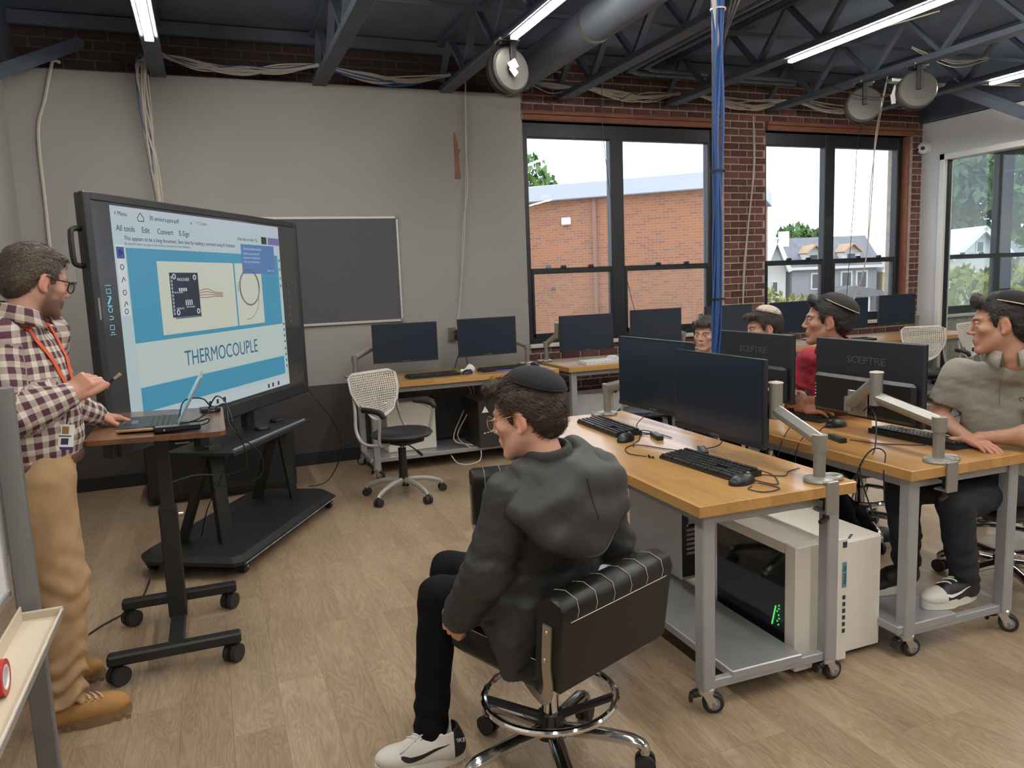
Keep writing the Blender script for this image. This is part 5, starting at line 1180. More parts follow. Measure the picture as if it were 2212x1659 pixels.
tg_ = thing('cord_tag', 'white paper tags between the two cord reels', 'tag', (5.78, 5.25, 3.17)); obj('tag', G().box((0, 0, -.14), (.08, .003, .11), M=roty(.4)), 'paper', tg_); obj('tag', G().box((-.05, -.02, -.2), (.05, .003, .08), M=roty(-.2)), 'paper', tg_); obj('clip', G().box((0, 0, -.04), (.16, .07, .03), bev=.004), 'zinc', tg_); obj('hook', G().tube([(0, 0, -.02), (0, 0, -.1)], .004, 6), 'cable_black', tg_)
cable('black cord looping below the two cord reels', [(5.0, 5.6, 3.30), (5.3, 5.5, 3.12), (5.7, 5.4, 3.02), (5.9, 5.1, 3.06), (6.0, 4.9, 3.15)], .004)
# ------------------------------------------------------------------ seats
CHAIR_RZ = R_(22)
stool_chair('black leather swivel chair with chrome foot ring carrying the boy in grey', (.885, 2.045, 0), CHAIR_RZ)
stool_chair('black leather swivel chair just beyond the boy in grey', (1.245, 2.95, 0), R_(172), .445, ring=False)
stool_chair('black leather swivel chair under the grey polo boy', (3.35, 2.36, 0), R_(80))
stool_chair('black leather swivel chair under the red shirt boy', (3.36, 3.22, 0), R_(80))
stool_chair('empty chrome ringed swivel chair at the picture edge behind the grey polo boy', (4.05, 2.75, 0), R_(60))
stool_chair('black leather swivel chair under the cream kippah boy', (3.55, 4.22, 0), R_(80))
stool_chair('black leather swivel chair under the small curly haired boy', (3.60, 4.95, 0), R_(80))
# ------------------------------------------------------------------ people: signed distance modelling
f32 = np.float32
def A3(v): return np.array(v[:] if hasattr(v, 'to_tuple') else v, dtype=f32)
def cap(a, b, ra, rb=None):
    a, b = A3(a), A3(b); rb = ra if rb is None else rb; d = b-a; dd = float(d @ d)+1e-12
    def f(P):
        t = np.clip(((P-a) @ d)/dd, 0, 1); q = P-a-t[:, None]*d
        return np.sqrt((q*q).sum(1))-(ra+(rb-ra)*t)
    return f
def chain(pts, rs):
    fs = [cap(pts[i], pts[i+1], rs[i], rs[i+1]) for i in range(len(pts)-1)]
    return lambda P: np.min([f(P) for f in fs], axis=0)
def ell(c, r, M=None):
    c, r = A3(c), A3(r); Mi = None if M is None else np.array(M.transposed(), dtype=f32)
    def f(P):
        q = P-c
        if Mi is not None: q = q @ Mi.T
        k0 = np.sqrt(((q/r)**2).sum(1)); k1 = np.sqrt(((q/(r*r))**2).sum(1))+1e-9
        return k0*(k0-1)/k1
    return f
def rbox(c, h, rad, M=None):
    c, h = A3(c), A3(h)-rad; Mi = None if M is None else np.array(M.transposed(), dtype=f32)
    def f(P):
        q = P-c
        if Mi is not None: q = q @ Mi.T
        q = np.abs(q)-h; return np.sqrt((np.maximum(q, 0)**2).sum(1))+np.minimum(q.max(1), 0)-rad
    return f
def smin(a, b, k):
    if k <= 0: return np.minimum(a, b)
    h = np.maximum(k-np.abs(a-b), 0)/k; return np.minimum(a, b)-h*h*k*.25
def smax(a, b, k): return -smin(-a, -b, k)
class Model:
    def __init__(s): s.o = []
    def u(s, f, k=.0): s.o.append(('u', f, k)); return s
    def sub(s, f, k=.0): s.o.append(('s', f, k)); return s
    def cut(s, f, k=.0): s.o.append(('i', f, k)); return s
    def disp(s, f): s.o.append(('d', f, 0)); return s
    def __call__(s, P):
        d = None
        for op, f, k in s.o:
            v = f(P)
            if d is None: d = v
            elif op == 'u': d = smin(d, v, k)
            elif op == 's': d = smax(d, -v, k)
            elif op == 'i': d = smax(d, v, k)
            else: d = d+v
        return d
def nets(F, lo, hi, h):
    lo, hi = np.array(lo, f32), np.array(hi, f32); n = np.ceil((hi-lo)/h/4).astype(int)*4+1
    # coarse pass
    nc = (n-1)//4; cc = [lo[i]+(np.arange(nc[i])*4+2)*h for i in range(3)]
    Cg = np.stack(np.meshgrid(*cc, indexing='ij'), -1).reshape(-1, 3).astype(f32); dc = F(Cg).reshape(nc)
    near = np.abs(dc) < h*6.5
    D = np.repeat(np.repeat(np.repeat(np.where(dc > 0, f32(1), f32(-1)), 4, 0), 4, 1), 4, 2)
    D = np.pad(D, ((0, 1),)*3, mode='edge')
    nf = np.repeat(np.repeat(np.repeat(near, 4, 0), 4, 1), 4, 2); nf = np.pad(nf, ((0, 1),)*3, mode='edge')
    nf[1:] |= nf[:-1].copy(); nf[:, 1:] |= nf[:, :-1].copy(); nf[:, :, 1:] |= nf[:, :, :-1].copy()
    idx = np.argwhere(nf); D[nf] = F((lo+idx*h).astype(f32))
    s = D < 0; S = s.astype(np.int8)
    cnt = sum(S[i:n[0]-1+i, j:n[1]-1+j, k:n[2]-1+k] for i in (0, 1) for j in (0, 1) for k in (0, 1))
    act = (cnt > 0) & (cnt < 8); vi = -np.ones(act.shape, int); ids = np.argwhere(act); vi[act] = np.arange(len(ids))
    pos = np.zeros((len(ids), 3)); w = np.zeros(len(ids))
    for ax in range(3):
        o = [a for a in range(3) if a != ax]
        for a in (0, 1):
            for b in (0, 1):
                off = np.zeros(3, int); off[o[0]] = a; off[o[1]] = b; p0 = ids+off; e = np.zeros(3, int); e[ax] = 1; p1 = p0+e
                d0 = D[p0[:, 0], p0[:, 1], p0[:, 2]]; d1 = D[p1[:, 0], p1[:, 1], p1[:, 2]]; m = (d0 < 0) != (d1 < 0)
                t = np.where(m, d0/(d0-d1+1e-20), 0); q = off[None]+e[None]*t[:, None]; pos[m] += q[m]; w[m] += 1
    V = lo+(ids+pos/w[:, None])*h; faces = []
    for ax in range(3):
        o1, o2 = [(1, 2), (2, 0), (0, 1)][ax]; sl0 = [slice(None)]*3; sl1 = [slice(None)]*3; sl0[ax] = slice(0, -1); sl1[ax] = slice(1, None)
        ch = s[tuple(sl0)] != s[tuple(sl1)]; E = np.argwhere(ch); ok = (E[:, o1] > 0) & (E[:, o2] > 0) & (E[:, o1] < n[o1]-1) & (E[:, o2] < n[o2]-1); E = E[ok]
        def g(a, b):
            q = E.copy(); q[:, o1] -= a; q[:, o2] -= b; return vi[q[:, 0], q[:, 1], q[:, 2]]
        Q = np.stack([g(1, 1), g(0, 1), g(0, 0), g(1, 0)], 1); fl = s[E[:, 0], E[:, 1], E[:, 2]]
        Q[~fl] = Q[~fl][:, ::-1]; faces.append(Q)
    Fq = np.concatenate(faces); Fq = Fq[(Fq >= 0).all(1)]
    # project vertices onto the surface once
    Pv = V.astype(f32); d = F(Pv); e = h*.5; gr = np.stack([F(Pv+np.eye(3, dtype=f32)[i]*e)-F(Pv-np.eye(3, dtype=f32)[i]*e) for i in range(3)], 1)
    gr /= (np.linalg.norm(gr, axis=1, keepdims=True)+1e-9); V = V-gr*np.clip(d, -h, h)[:, None]
    return V, Fq
def wave(P, f, seed=0, st=(1, 1, 1)):
    r = np.random.RandomState(seed); v = 0; Q = P*np.array(st, f32)
    for i in range(4):
        a, b = r.normal(size=3), r.normal(size=3); a *= f*(1+.45*i)/np.linalg.norm(a); b *= f*.6/np.linalg.norm(b)
        v = v+np.sin(Q @ a.astype(f32)+1.7*np.sin(Q @ b.astype(f32)+r.uniform(0, 6))+r.uniform(0, 6))/(1+.45*i)
    return v/2.2
def np_mesh(name, V, Q, attrs=None):
    me = bpy.data.meshes.new(name); me.vertices.add(len(V)); me.vertices.foreach_set('co', np.asarray(V, f32).ravel())
    me.loops.add(Q.size); me.loops.foreach_set('vertex_index', Q.ravel().astype(np.int32)); me.polygons.add(len(Q)); me.polygons.foreach_set('loop_start', np.arange(0, Q.size, 4, dtype=np.int32))
    me.update(calc_edges=True); me.validate(); me.polygons.foreach_set('use_smooth', [True]*len(me.polygons))
    for k, a in (attrs or {}).items():
        c = me.color_attributes.new(k, 'FLOAT_COLOR', 'POINT'); c.data.foreach_set('color', np.concatenate([np.asarray(a, f32), np.ones((len(a), 1), f32)], 1).ravel())
    return me
def sdf_obj(name, F, lo, hi, h, m, parent, attrs=None):
    V, Q = nets(F, lo, hi, h); at = {k: f(V) for k, f in (attrs or {}).items()}
    return obj(name, np_mesh(name, V, Q, at), m, parent, world=True)
def surfs(F, pts, d, it=24, off=.001):
    """march points along direction d onto the surface of F"""
    P = np.array([list(p) for p in pts], f32); d = A3(Vector(d).normalized())
    for _ in range(it): P = P+d*np.clip(F(P)-off, -.03, .03)[:, None]
    return [Vector(p.tolist()) for p in P]
def surf(F, p, d, it=24, off=.001): return surfs(F, [p], d, it, off)[0]
mat('skin', (.5, .3, .2), .48, attr='col', var=.05, vscale=40, bump=.05, bscale=250, spec=.35)
for nm, c in (('hair_brown', (.050, .030, .020)), ('hair_dark', (.016, .012, .011)), ('hair_ash', (.085, .060, .042)), ('hair_curl', (.030, .020, .016))): mat(nm, c, .5, var=.35, vscale=120, bump=.5, bscale=160, stretch=(1, 1, 1))
SK_L = np.array([.50, .285, .205], f32); SK_M = np.array([.42, .225, .150], f32)

def head_model(s):
    """local: x right, y forward, z up, origin between the ears at eye height"""
    j = s.get('jaw', 1.); n = s.get('nose', 1.)
    H = Model().u(ell((0, -.014, .036), (.0745, .096, .083)))
    H.u(ell((0, .028, -.026), (.0575, .060, .080)), .03)
    for x in (-1, 1):
        H.u(cap((x*.046, .002, -.050), (x*.017*j, .064, -.096), .021, .016), .025)
        H.u(ell((x*.043, .054, -.018), (.020, .020, .014)), .02)
        H.u(cap((x*.010, .0855, .022), (x*.043, .070, .023), .0080, .0060), .014)
    H.u(ell((0, .074, -.096), (.017*j, .015, .013)), .016)
    H.u(ell((0, .078, -.058), (.025, .013, .022)), .014)
    for x in (-1, 1): H.sub(ell((x*.030, .096, .003), (.017, .0145, .0105)), .012)
    tp = .0945+.012*(n-.4)
    H.u(cap((0, .0875, .013), (0, tp, -.024), .0070, .0085), .010).u(ell((0, tp-.0005, -.0265), (.0095, .0095, .0080)), .006)
    for x in (-1, 1): H.u(ell((x*.0105, tp-.010, -.031), (.0065, .0085, .0068)), .005)
    for x in (-1, 1): H.sub(ell((x*.0065, tp-.006, -.0375), (.0032, .005, .0032)), .003)
    H.u(ell((0, .0865, -.0545), (.0205, .0075, .0058)), .005).u(ell((0, .0855, -.0665), (.0175, .0078, .0064)), .005)
    H.sub(ell((0, .0955, -.0603), (.020, .010, .0012 if not s.get('open') else .0032)), .002)
    for x in (-1, 1): H.u(ell((x*.030, .0735, .003), (.0125, .0125, .0115)), .001)
    for x in (-1, 1):   # lids
        H.u(ell((x*.0305, .0748, .0103), (.0140, .0128, .0058), roty(x*.12)), .003); H.u(ell((x*.0305, .0738, -.0060), (.0135, .0125, .0042)), .004)
    for x in (-1, 1):
        M = rotz(x*.28) @ rotx(-.15)
        H.u(ell((x*.0775, -.010, -.006), (.0080, .018, .030), M), .006); H.sub(ell((x*.0870, -.006, -.003), (.006, .0105, .019), M), .003); H.u(ell((x*.078, -.002, -.032), (.0065, .0075, .009)), .005)
    k = s.get('neck', 1.); H.u(chain([(0, -.016, -.05), (0, -.030, -.12), (0, -.040, -.150)], [.050*k, .049*k, .042*k]), .03)
    return H
def head_color(s):
    base = s['skin']
    def f(V):
        V = np.asarray(V, f32); C = np.repeat(base[None], len(V), 0).copy(); x, y, z = V.T; ax = np.abs(x)
        def mixc(m, c): C[:] = C*(1-m[:, None])+np.array(c, f32)*m[:, None]
        g = lambda d, w: np.exp(-(d/w)**2)
        mixc(.30*g(np.hypot(ax-.04, z+.028), .022)*(y > .03), base*np.array([1.12, .72, .70]))
        mixc(.5*g(np.hypot((x)/1.2, z+.03), .012)*(y > .10), base*np.array([1.1, .75, .7])); mixc(.45*(ax > .0755), base*np.array([1.1, .7, .66]))
        lip = np.clip(1.6-np.hypot(ax/.019, (z+.0615)/.0105)*1.2, 0, 1)*(y > .075); mixc(.75*lip, base*np.array([.86, .48, .50]))
        st = s.get('beard', 0.)
        if st:
            b = np.clip((-.035-z)/.02, 0, 1)*np.clip((y+.012)/.02, 0, 1)*np.clip((z+.135)/.02, 0, 1)*(1-np.clip(1.4-np.hypot(ax/.019, (z+.0615)/.010), 0, 1))
            b = np.maximum(b, np.clip((.006-z)/.03, 0, 1)*np.clip((ax-.044)/.018, 0, 1)*np.clip((y+.004)/.012, 0, 1)*np.clip((.052-y)/.026, 0, 1)*np.clip((z+.13)/.02, 0, 1)); mixc(st*np.clip(b, 0, 1), s['browc'])
        br = np.clip(1.5-np.hypot((ax-.030)/.021, (z-.0225-.05*(ax-.02)*(ax < .03))/.0048)*1.05, 0, 1)*(y > .055); mixc(.85*br, s['browc'])
        e = np.hypot(ax-.030, z-.003)
        wh = (np.sqrt((ax-.030)**2+(y-.0735)**2+((z-.003)*1.08)**2) < .0134) & (y > .079) & (z < .0066) & (z > -.0022); mixc(wh*.9, (.50, .46, .42))
        gx = s.get('gaze', 0.); ir = wh & (np.hypot(ax-.030+gx*np.sign(x), z-.003) < .0052); mixc(ir*1., (.035, .022, .015))
        lid = (~wh) & (e < .0150) & (z > .0055) & (z < .0088) & (y > .070); mixc(lid*.7, base*.28)
        return C
    return f
def hair_model(s):
    k = s.get('thick', .010); yb = s.get('back', -.078)
    hl = np.array([[-.12, yb], [-.07, yb], [-.045, -.05], [-.032, -.012], [-.020, .030], [.012, .030], [.018, -.012], [.028, -.008], [.040, .045], [.06, .062], [.08, .072], [.12, .078]], f32)
    H = Model().u(ell((0, -.014, .036), (.0745+k*.75, .096+k*.8, .083+k)))
    H.u(ell((0, -.055, -.02), (.062+k*.3, .048+k*.5, .055)), .03)
    fr = s.get('fringe', [])
    H.cut(lambda P: np.interp(P[:, 1], hl[:, 0], hl[:, 1]).astype(f32)-P[:, 2]+.003*np.sin(P[:, 0]*150), .008)
    for c, r in fr: H.u(ell(c, r), .012)
    a = s.get('hamp', .002); fq = s.get('hfreq', 160)
    H.disp(lambda P: a*wave(P, fq, 5, (1.4, .8, .6)))
    return H
def strands(F, s, n, ln, seed, curl=0.):
    """small hair locks lying on the hair surface"""
    r = np.random.RandomState(seed); g = G()
    D = r.normal(size=(n, 3)); D[:, 2] = np.where(D[:, 1] < 0, D[:, 2], np.abs(D[:, 2])-.25); D /= np.linalg.norm(D, axis=1, keepdims=True); D = D.astype(f32); P = A3((0, -.014, .03))+D*.17
    for _ in range(16): P = P-D*np.clip(F(P), -.03, .03)[:, None]
    ok = np.abs(F(P)) < .003
    for p, d in zip(P[ok], D[ok]):
        p = Vector(p.tolist()); nrm = Vector(d.tolist()); fl = Vector((d[0]*.5, d[1]*.6-.55+(1.6 if d[1] > .45 else 0), d[2]*.2-.55*(d[2] < .5)+.25))
        t = (fl-nrm*fl.dot(nrm)); t.normalize(); t = (t+Vector(r.normal(size=3)*(.25 if curl else .16))); t.normalize(); sd = t.cross(nrm).normalized()*s.get('hw', .0011); L_ = ln*r.uniform(.6, 1.3); c_ = Vector(r.normal(size=3)*curl)
        q0 = p-t*L_*.3; q1 = p+nrm*.003+t*L_*.2+c_*L_*.2; q2 = p+nrm*(.0005+curl*.004-.002*(d[1] < -.2))+t*L_*(.75 if d[1] > -.2 else .55)+c_*L_*.5
        g.add([q0-sd, q0+sd, q1+sd, q1-sd, q2], [(0, 1, 2, 3), (3, 2, 4)])
    return g
def frame3(fwd, up=(0, 0, 1)):
    y = Vector(fwd).normalized(); x = y.cross(Vector(up)).normalized(); z = x.cross(y); return Matrix((x, y, z)).transposed()
def kippah(R, h, tilt, mt, T, W, band=None, off=(0, -.035, .072), name='kippah'):
    n, m = 36, 9; g = G(); M = rotx(tilt)
    for sgn in (0, 1):
        for j in range(m+1):
            a = (j/m)*1.0; r = R*math.sin(a*H90)-(.002 if sgn else 0); z = h*(math.cos(a*H90))-(.002 if sgn else 0)
            for i in range(n): g.v.append((M @ Vector((r*math.cos(2*PI*i/n), r*1.06*math.sin(2*PI*i/n), z))+Vector(off))[:])
        b = sgn*(m+1)*n
        for j in range(m):
            for i in range(n):
                q = (b+j*n+i, b+j*n+(i+1) % n, b+(j+1)*n+(i+1) % n, b+(j+1)*n+i); g.f.append(q[::-1] if sgn else q)
    b = (m+1)*n
    for i in range(n): g.f.append((m*n+i, m*n+(i+1) % n, b+m*n+(i+1) % n, b+m*n+i))
    me = g.mesh(name, True, 70); me.transform(W); o = obj(name, me, mt, T, world=True)
    e = G().tube([M @ Vector(((R+.0008)*math.cos(2*PI*i/n), (R+.0008)*1.06*math.sin(2*PI*i/n), .001))+Vector(off) for i in range(n)], .0022, 6, closed=True); me = e.mesh(); me.transform(W); obj('kippah_edge', me, band or mt, o, world=True)
    return o
def hand_model(wr, F_, N_, side, curls, thumb=(.8, .55, -.35), spread=.06, sc=1., tcurl=.35):
    """returns Model in world space. N_ = back-of-hand normal, side +1 if thumb lies along F x N"""
    F_ = Vector(F_).normalized(); N_ = Vector(N_); N_ = (N_-F_*N_.dot(F_)).normalized(); X = F_.cross(N_)*side; wr = Vector(wr)
    P = lambda x, y, z: wr+(X*x+F_*y+N_*z)*sc
    M = Matrix((X, F_, N_)).transposed()
    H = Model().u(rbox(P(0, .052, 0), (.039*sc, .043*sc, .0135*sc), .012*sc, M)); H.u(cap(P(0, -.05, 0), P(0, .02, 0), .024*sc, .025*sc), .02)
    H.u(ell(P(.022, .035, -.010), (.018*sc, .03*sc, .012*sc), M), .012)
    for i, (x, l, r) in enumerate(((.0285, .072, .0088), (.0098, .080, .0090), (-.0092, .074, .0086), (-.0272, .058, .0078))):
        a = 0.; p = P(x, .088-.004*(i == 3)-.003*(i == 0), 0); sp = (1.5-i)*spread; pts = [p]; 
        for k, fr in enumerate((.46, .30, .24)):
            a += curls[i][k]; d = (F_*math.cos(a)-N_*math.sin(a))+X*sp*math.cos(a); p = p+d.normalized()*l*fr*sc; pts.append(p)
        H.u(chain(pts, [r*sc*1.05, r*sc, r*sc*.93, r*sc*.8]), .0035)
        if i == 0: H.index_tip = pts[-1]
    t = Vector(thumb).normalized(); p = P(.026, .022, -.006); d = (X*t.x+F_*t.y+N_*t.z); pts = [p]
    bend = (F_*.9-N_*.25-X*.35).normalized()
    for k, l in enumerate((.042, .034, .027)): p = p+d*l*sc; pts.append(p); d = (d+bend*tcurl).normalized()
    H.u(chain(pts, [.0135*sc, .0115*sc, .0105*sc, .0085*sc]), .010); H.thumb_tip = pts[-1]
    return H
def bounds(F_pts, pad): 
    a = np.array([list(p) for p in F_pts]); return a.min(0)-pad, a.max(0)+pad
FIST = [(.9, 1.2, .7)]*4; FLAT = [(.12, .15, .1)]*4; REST = [(.35, .5, .3), (.4, .55, .35), (.45, .6, .35), (.5, .6, .4)]

def person(label, J, s):
    root = J['pelvis'].copy(); root.z = 0; T = thing('person', label, 'person', root, 0, 'people in the classroom')
    Rm = frame3(J['hf'], J.get('hu', (0, 0, 1))); hs = s.get('hs', 1.); W = (Rm*hs).to_4x4(); W.translation = J['head']; Wn = np.array(W, dtype=float)
    J['neck'] = (W @ Vector((0, -.034, -.150)))*.7+J['neck']*.3
    tw = lambda V: (np.asarray(V) @ Wn[:3, :3].T+Wn[:3, 3])
    Vs, Qs, Cs = [], [], []; nv = 0
    def put(V, Q, C):
        nonlocal nv
        Vs.append(V); Qs.append(Q+nv); Cs.append(C); nv += len(V)
    HM = head_model(s); V, Q = nets(HM, (-.115, -.135, -.235), (.115, .145, .145), s.get('hres', .0032)); put(tw(V), Q, head_color(s)(V))
    # slim inner body, so that clothes sit on something
    B = Model(); c, p, nb = J['chest'], J['pelvis'], J['neck']
    B.u(chain([p, c, nb-(nb-c).normalized()*.02], [.085, .070, .040]), .02).u(cap(J['shL'], J['shR'], .035), .03)
    for q in 'LR':
        B.u(chain([J['sh'+q], J['el'+q], J['wr'+q]], [.034, .030, .020]), .02)
        B.u(chain([J['hip'+q], J['kn'+q], J['an'+q]], [.06, .040, .026]), .02)
        B.u(cap(J['an'+q], Vector(J['an'+q])+Vector(J['ft'+q])*.10-Vector((0, 0, .045)), .026, .022), .01)
    pts = [J[k] for k in ('pelvis', 'chest', 'neck', 'shL', 'shR', 'elL', 'elR', 'wrL', 'wrR', 'knL', 'knR', 'anL', 'anR')]
    lo, hi = bounds(pts, .13); V, Q = nets(B, lo, hi, .016); put(V, Q, np.repeat(s['skin'][None], len(V), 0))
    if s.get('bare_arms'):
        for q in 'LR':
            F = Model().u(chain([J['sh'+q], J['el'+q], J['wr'+q]], [.046, .040, .026]), .0).u(ell(J['el'+q]*.72+J['wr'+q]*.28, (.042,)*3), .03); l2, h2 = bounds([J['sh'+q], J['el'+q], J['wr'+q]], .07); V, Q = nets(F, l2, h2, .007); put(V, Q, np.repeat(s['skin'][None], len(V), 0))
    for q in 'LR':
        hd = J.get('hand'+q)
        if hd:
            F = hand_model(J['wr'+q], *hd); J['tips'+q] = (F.index_tip, F.thumb_tip); w_ = J['wr'+q]; V, Q = nets(F, A3(w_)-.21, A3(w_)+.21, .0030); C = np.repeat(s['skin'][None]*np.array([1.02, .92, .90], f32), len(V), 0); put(V, Q, C)
    obj('body', np_mesh('body', np.concatenate(Vs), np.concatenate(Qs), {'col': np.concatenate(Cs)}), 'skin', T, world=True)
    # hair
    HF = hair_model(s); V, Q = nets(HF, (-.125, -.15, -.12), (.125, .16, .19), .0038); me = np_mesh('hair', V, Q); me.transform(W)
    ho = obj('hair', me, s['hair'], T, world=True)
    st = strands(HF, s, s.get('nst', 700), s.get('hlen', .03), 3, s.get('curl', 0.)); me = st.mesh('hair_locks'); me.transform(W); lo_ = obj('hair_locks', me, s['hair'], ho, world=True); lo_['kind'] = 'stuff'
    if 'kip' in s: kippah(*s['kip'][:4], T, W, *s['kip'][4:])
    return T, W
def glasses(T, W, mt, rim=.0013, shape=.020, name='glasses'):
    g = G()
    for x in (-1, 1):
        g.tube([(x*.032+shape*1.15*math.cos(a)*abs(math.cos(a))**-.15 if abs(math.cos(a)) > .05 else x*.032, .0995-.25*max(0, abs(x*.032+shape*math.cos(a))-.03)**1.2, .000+shape*.92*math.sin(a)) for a in np.linspace(0, 2*PI, 24, endpoint=False)], rim, 6, closed=True)
        g.tube(spline([(x*.054, .095, .010), (x*.072, .080, .011), (x*.0785, .03, .011), (x*.0815, -.012, .014), (x*.080, -.03, -.004)], 5), rim*1.1, 6)
    g.tube(spline([(-.012, .099, .004), (0, .1035, .007), (.012, .099, .004)], 4), rim, 6)
    me = g.mesh(name); me.transform(W); o = obj(name, me, mt, T, world=True)
    for x in (-1, 1):
        l = G().add([(x*.032+shape*math.cos(a), .0985, shape*.9*math.sin(a)) for a in np.linspace(0, 2*PI, 20, endpoint=False)], [tuple(range(20))])
        me = l.mesh('lens'); me.transform(W); obj('lens', me, glass_mat('lens_glass', (.97, .97, .97), .12), o, world=True)
    return o
def torso(J, s, k=1.):
    """shirt body as a Model; uses chest/pelvis frame"""
    c, p, nb = J['chest'], J['pelvis'], J['neck']; up = (c-p).normalized(); lat = (J['shR']-J['shL']).normalized(); fw = up.cross(lat).normalized(); lat = fw.cross(up)
    M = Matrix((lat, fw, up)).transposed(); L_ = (c-p).length
    F = Model().u(ell(c-up*.05+fw*.005, (.165*k, .112*k, .19), M)).u(ell(p+up*L_*.45+fw*.01, (.150*k*s.get('belly', 1), .115*k*s.get('belly', 1), .22), M), .06).u(ell(p+up*.05, (.160*k, .120*k, .15), M), .05)
    F.u(cap(c+up*.04, nb-(nb-c).normalized()*.045, .090, .056), .05)
    for q in 'LR': F.u(cap(nb-up*.040, J['sh'+q], .040, .050*k), .04)
    return F, M, up, lat, fw
V3 = lambda *a: Vector(a)
mat('jacket', (.027, .027, .0275), .58, var=.12, vscale=14, bump=.35, bscale=26); mat('pants_black', (.005, .005, .006), .8, bump=.1, bscale=200, spec=.15); mat('pants_navy', (.012, .016, .024), .75, bump=.1, bscale=200)
mat('khaki', (.36, .225, .115), .8, var=.08, vscale=20, bump=.4, bscale=22); mat('polo_gray', (.27, .25, .215), .85, var=.08, vscale=120, bump=.35, bscale=24); mat('polo_red', (.36, .022, .040), .8, var=.08, vscale=60, bump=.2, bscale=400)
mat('shirt_dark', (.02, .024, .03), .8); mat('shirt_plain', (.25, .27, .28), .8); mat('boot_tan', (.36, .185, .055), .75, var=.15, vscale=25, bump=.2, bscale=200); mat('boot_sole', (.19, .12, .062), .7); mat('lace', (.52, .40, .25), .8)
mat('shoe_white', (.66, .63, .57), .5); mat('shoe_gray', (.48, .45, .39), .6); mat('shoe_black', (.010, .010, .011), .45); mat('kip_black', (.008, .008, .010), .9, bump=.2, bscale=500); mat('kip_cream', (.48, .42, .35), .9, var=.1, vscale=200); mat('kip_gray', (.20, .18, .17), .9, var=.1, vscale=200); mat('kip_band', (.52, .43, .28), .8); mat('kip_brown', (.03, .025, .024), .9)
mat('gold_wire', (.70, .50, .28), .25, .9); mat('tortoise', (.025, .016, .010), .25); mat('belt_brown', (.10, .035, .025), .45); mat('lanyard', (.62, .085, .03), .6); mat('sock_gray', (.16, .15, .14), .9)
def plaid():
    m = bpy.data.materials.new('plaid'); m.use_nodes = True; nt = m.node_tree; b = nt.nodes['Principled BSDF']; N = nt.nodes.new; L = nt.links.new
    at = N('ShaderNodeAttribute'); at.attribute_name = 'weave'; sp = N('ShaderNodeSeparateXYZ'); L(at.outputs['Vector'], sp.inputs[0])
    def ramp(o, per, stops):
        q = N('ShaderNodeMath'); q.operation = 'MULTIPLY'; q.inputs[1].default_value = 1/per; L(o, q.inputs[0]); f = N('ShaderNodeMath'); f.operation = 'FRACT'; L(q.outputs[0], f.inputs[0])
        c = N('ShaderNodeValToRGB'); c.color_ramp.interpolation = 'CONSTANT'; e = c.color_ramp.elements; e[0].position = 0; e[0].color = (*stops[0][1], 1); e[1].position = stops[1][0]; e[1].color = (*stops[1][1], 1)
        for p, k in stops[2:]: x = e.new(p); x.color = (*k, 1)
        L(f.outputs[0], c.inputs[0]); return c.outputs[0]
    cr, pu, na, wh = (.56, .50, .42), (.10, .022, .038), (.045, .040, .075), (.62, .57, .50)
    st = [(0, cr), (.30, wh), (.36, cr), (.46, pu), (.74, na), (.80, pu), (.92, na)]
    a = ramp(sp.outputs[0], .042, st); c = ramp(sp.outputs[1], .042, st); mx = N('ShaderNodeMix'); mx.data_type = 'RGBA'; mx.inputs[0].default_value = .5
    L(a, mx.inputs[6]); L(c, mx.inputs[7]); L(mx.outputs[2], b.inputs['Base Color']); b.inputs['Roughness'].default_value = .85
    tc = N('ShaderNodeTexCoord'); nz = N('ShaderNodeTexNoise'); nz.inputs['Scale'].default_value = 30; L(tc.outputs['Object'], nz.inputs['Vector']); bp = N('ShaderNodeBump'); bp.inputs['Strength'].default_value = .15; bp.inputs['Distance'].default_value = .01; L(nz.outputs['Fac'], bp.inputs['Height']); L(bp.outputs[0], b.inputs['Normal'])
    MATS['plaid'] = m
plaid()
def allb(J, keys, pad): return bounds([J[k] for k in keys], pad)
def pants(T, J, mt, r=(.088, .066, .052), wr=.003, h=.009, seat=True, name='trousers', cuff=0.):
    F = Model(); up = (J['chest']-J['pelvis']).normalized(); lat = (J['hipR']-J['hipL']).normalized(); fw = up.cross(lat).normalized(); M = Matrix((lat, fw, up)).transposed()
    F.u(ell(J['pelvis'], (.165, .118, .105), M))
    for q in 'LR':
        a, k, n = J['hip'+q], J['kn'+q], J['an'+q]; F.u(chain([a, k], [r[0], r[1]]), .05).u(chain([k, k*.5+n*.5, n], [r[1], (r[1]+r[2])*.5, r[2]]), .02)
        d = (n-k).normalized(); F.sub(rbox(n+d*.075, (.12, .12, .06), .001, basis(d)), .004)
    za = min(J['anL'].z, J['anR'].z); zk = (J['knL'].z+J['knR'].z)/2
    F.disp(lambda P: wr*wave(P, 32, 11, (1, 1, 1.7))+wr*1.5*np.exp(-((P[:, 2]-za-.05)/.12)**2)*np.sin(P[:, 2]*88+2.2*np.sin(P[:, 0]*30+P[:, 1]*24))+wr*.9*np.exp(-((P[:, 2]-zk)/.10)**2)*np.sin(P[:, 2]*62+P[:, 0]*45+2*np.sin(P[:, 1]*33)))
    lo, hi = allb(J, ('pelvis', 'hipL', 'hipR', 'knL', 'knR', 'anL', 'anR'), .14); return sdf_obj(name, F, lo, hi, h, mt, T), F
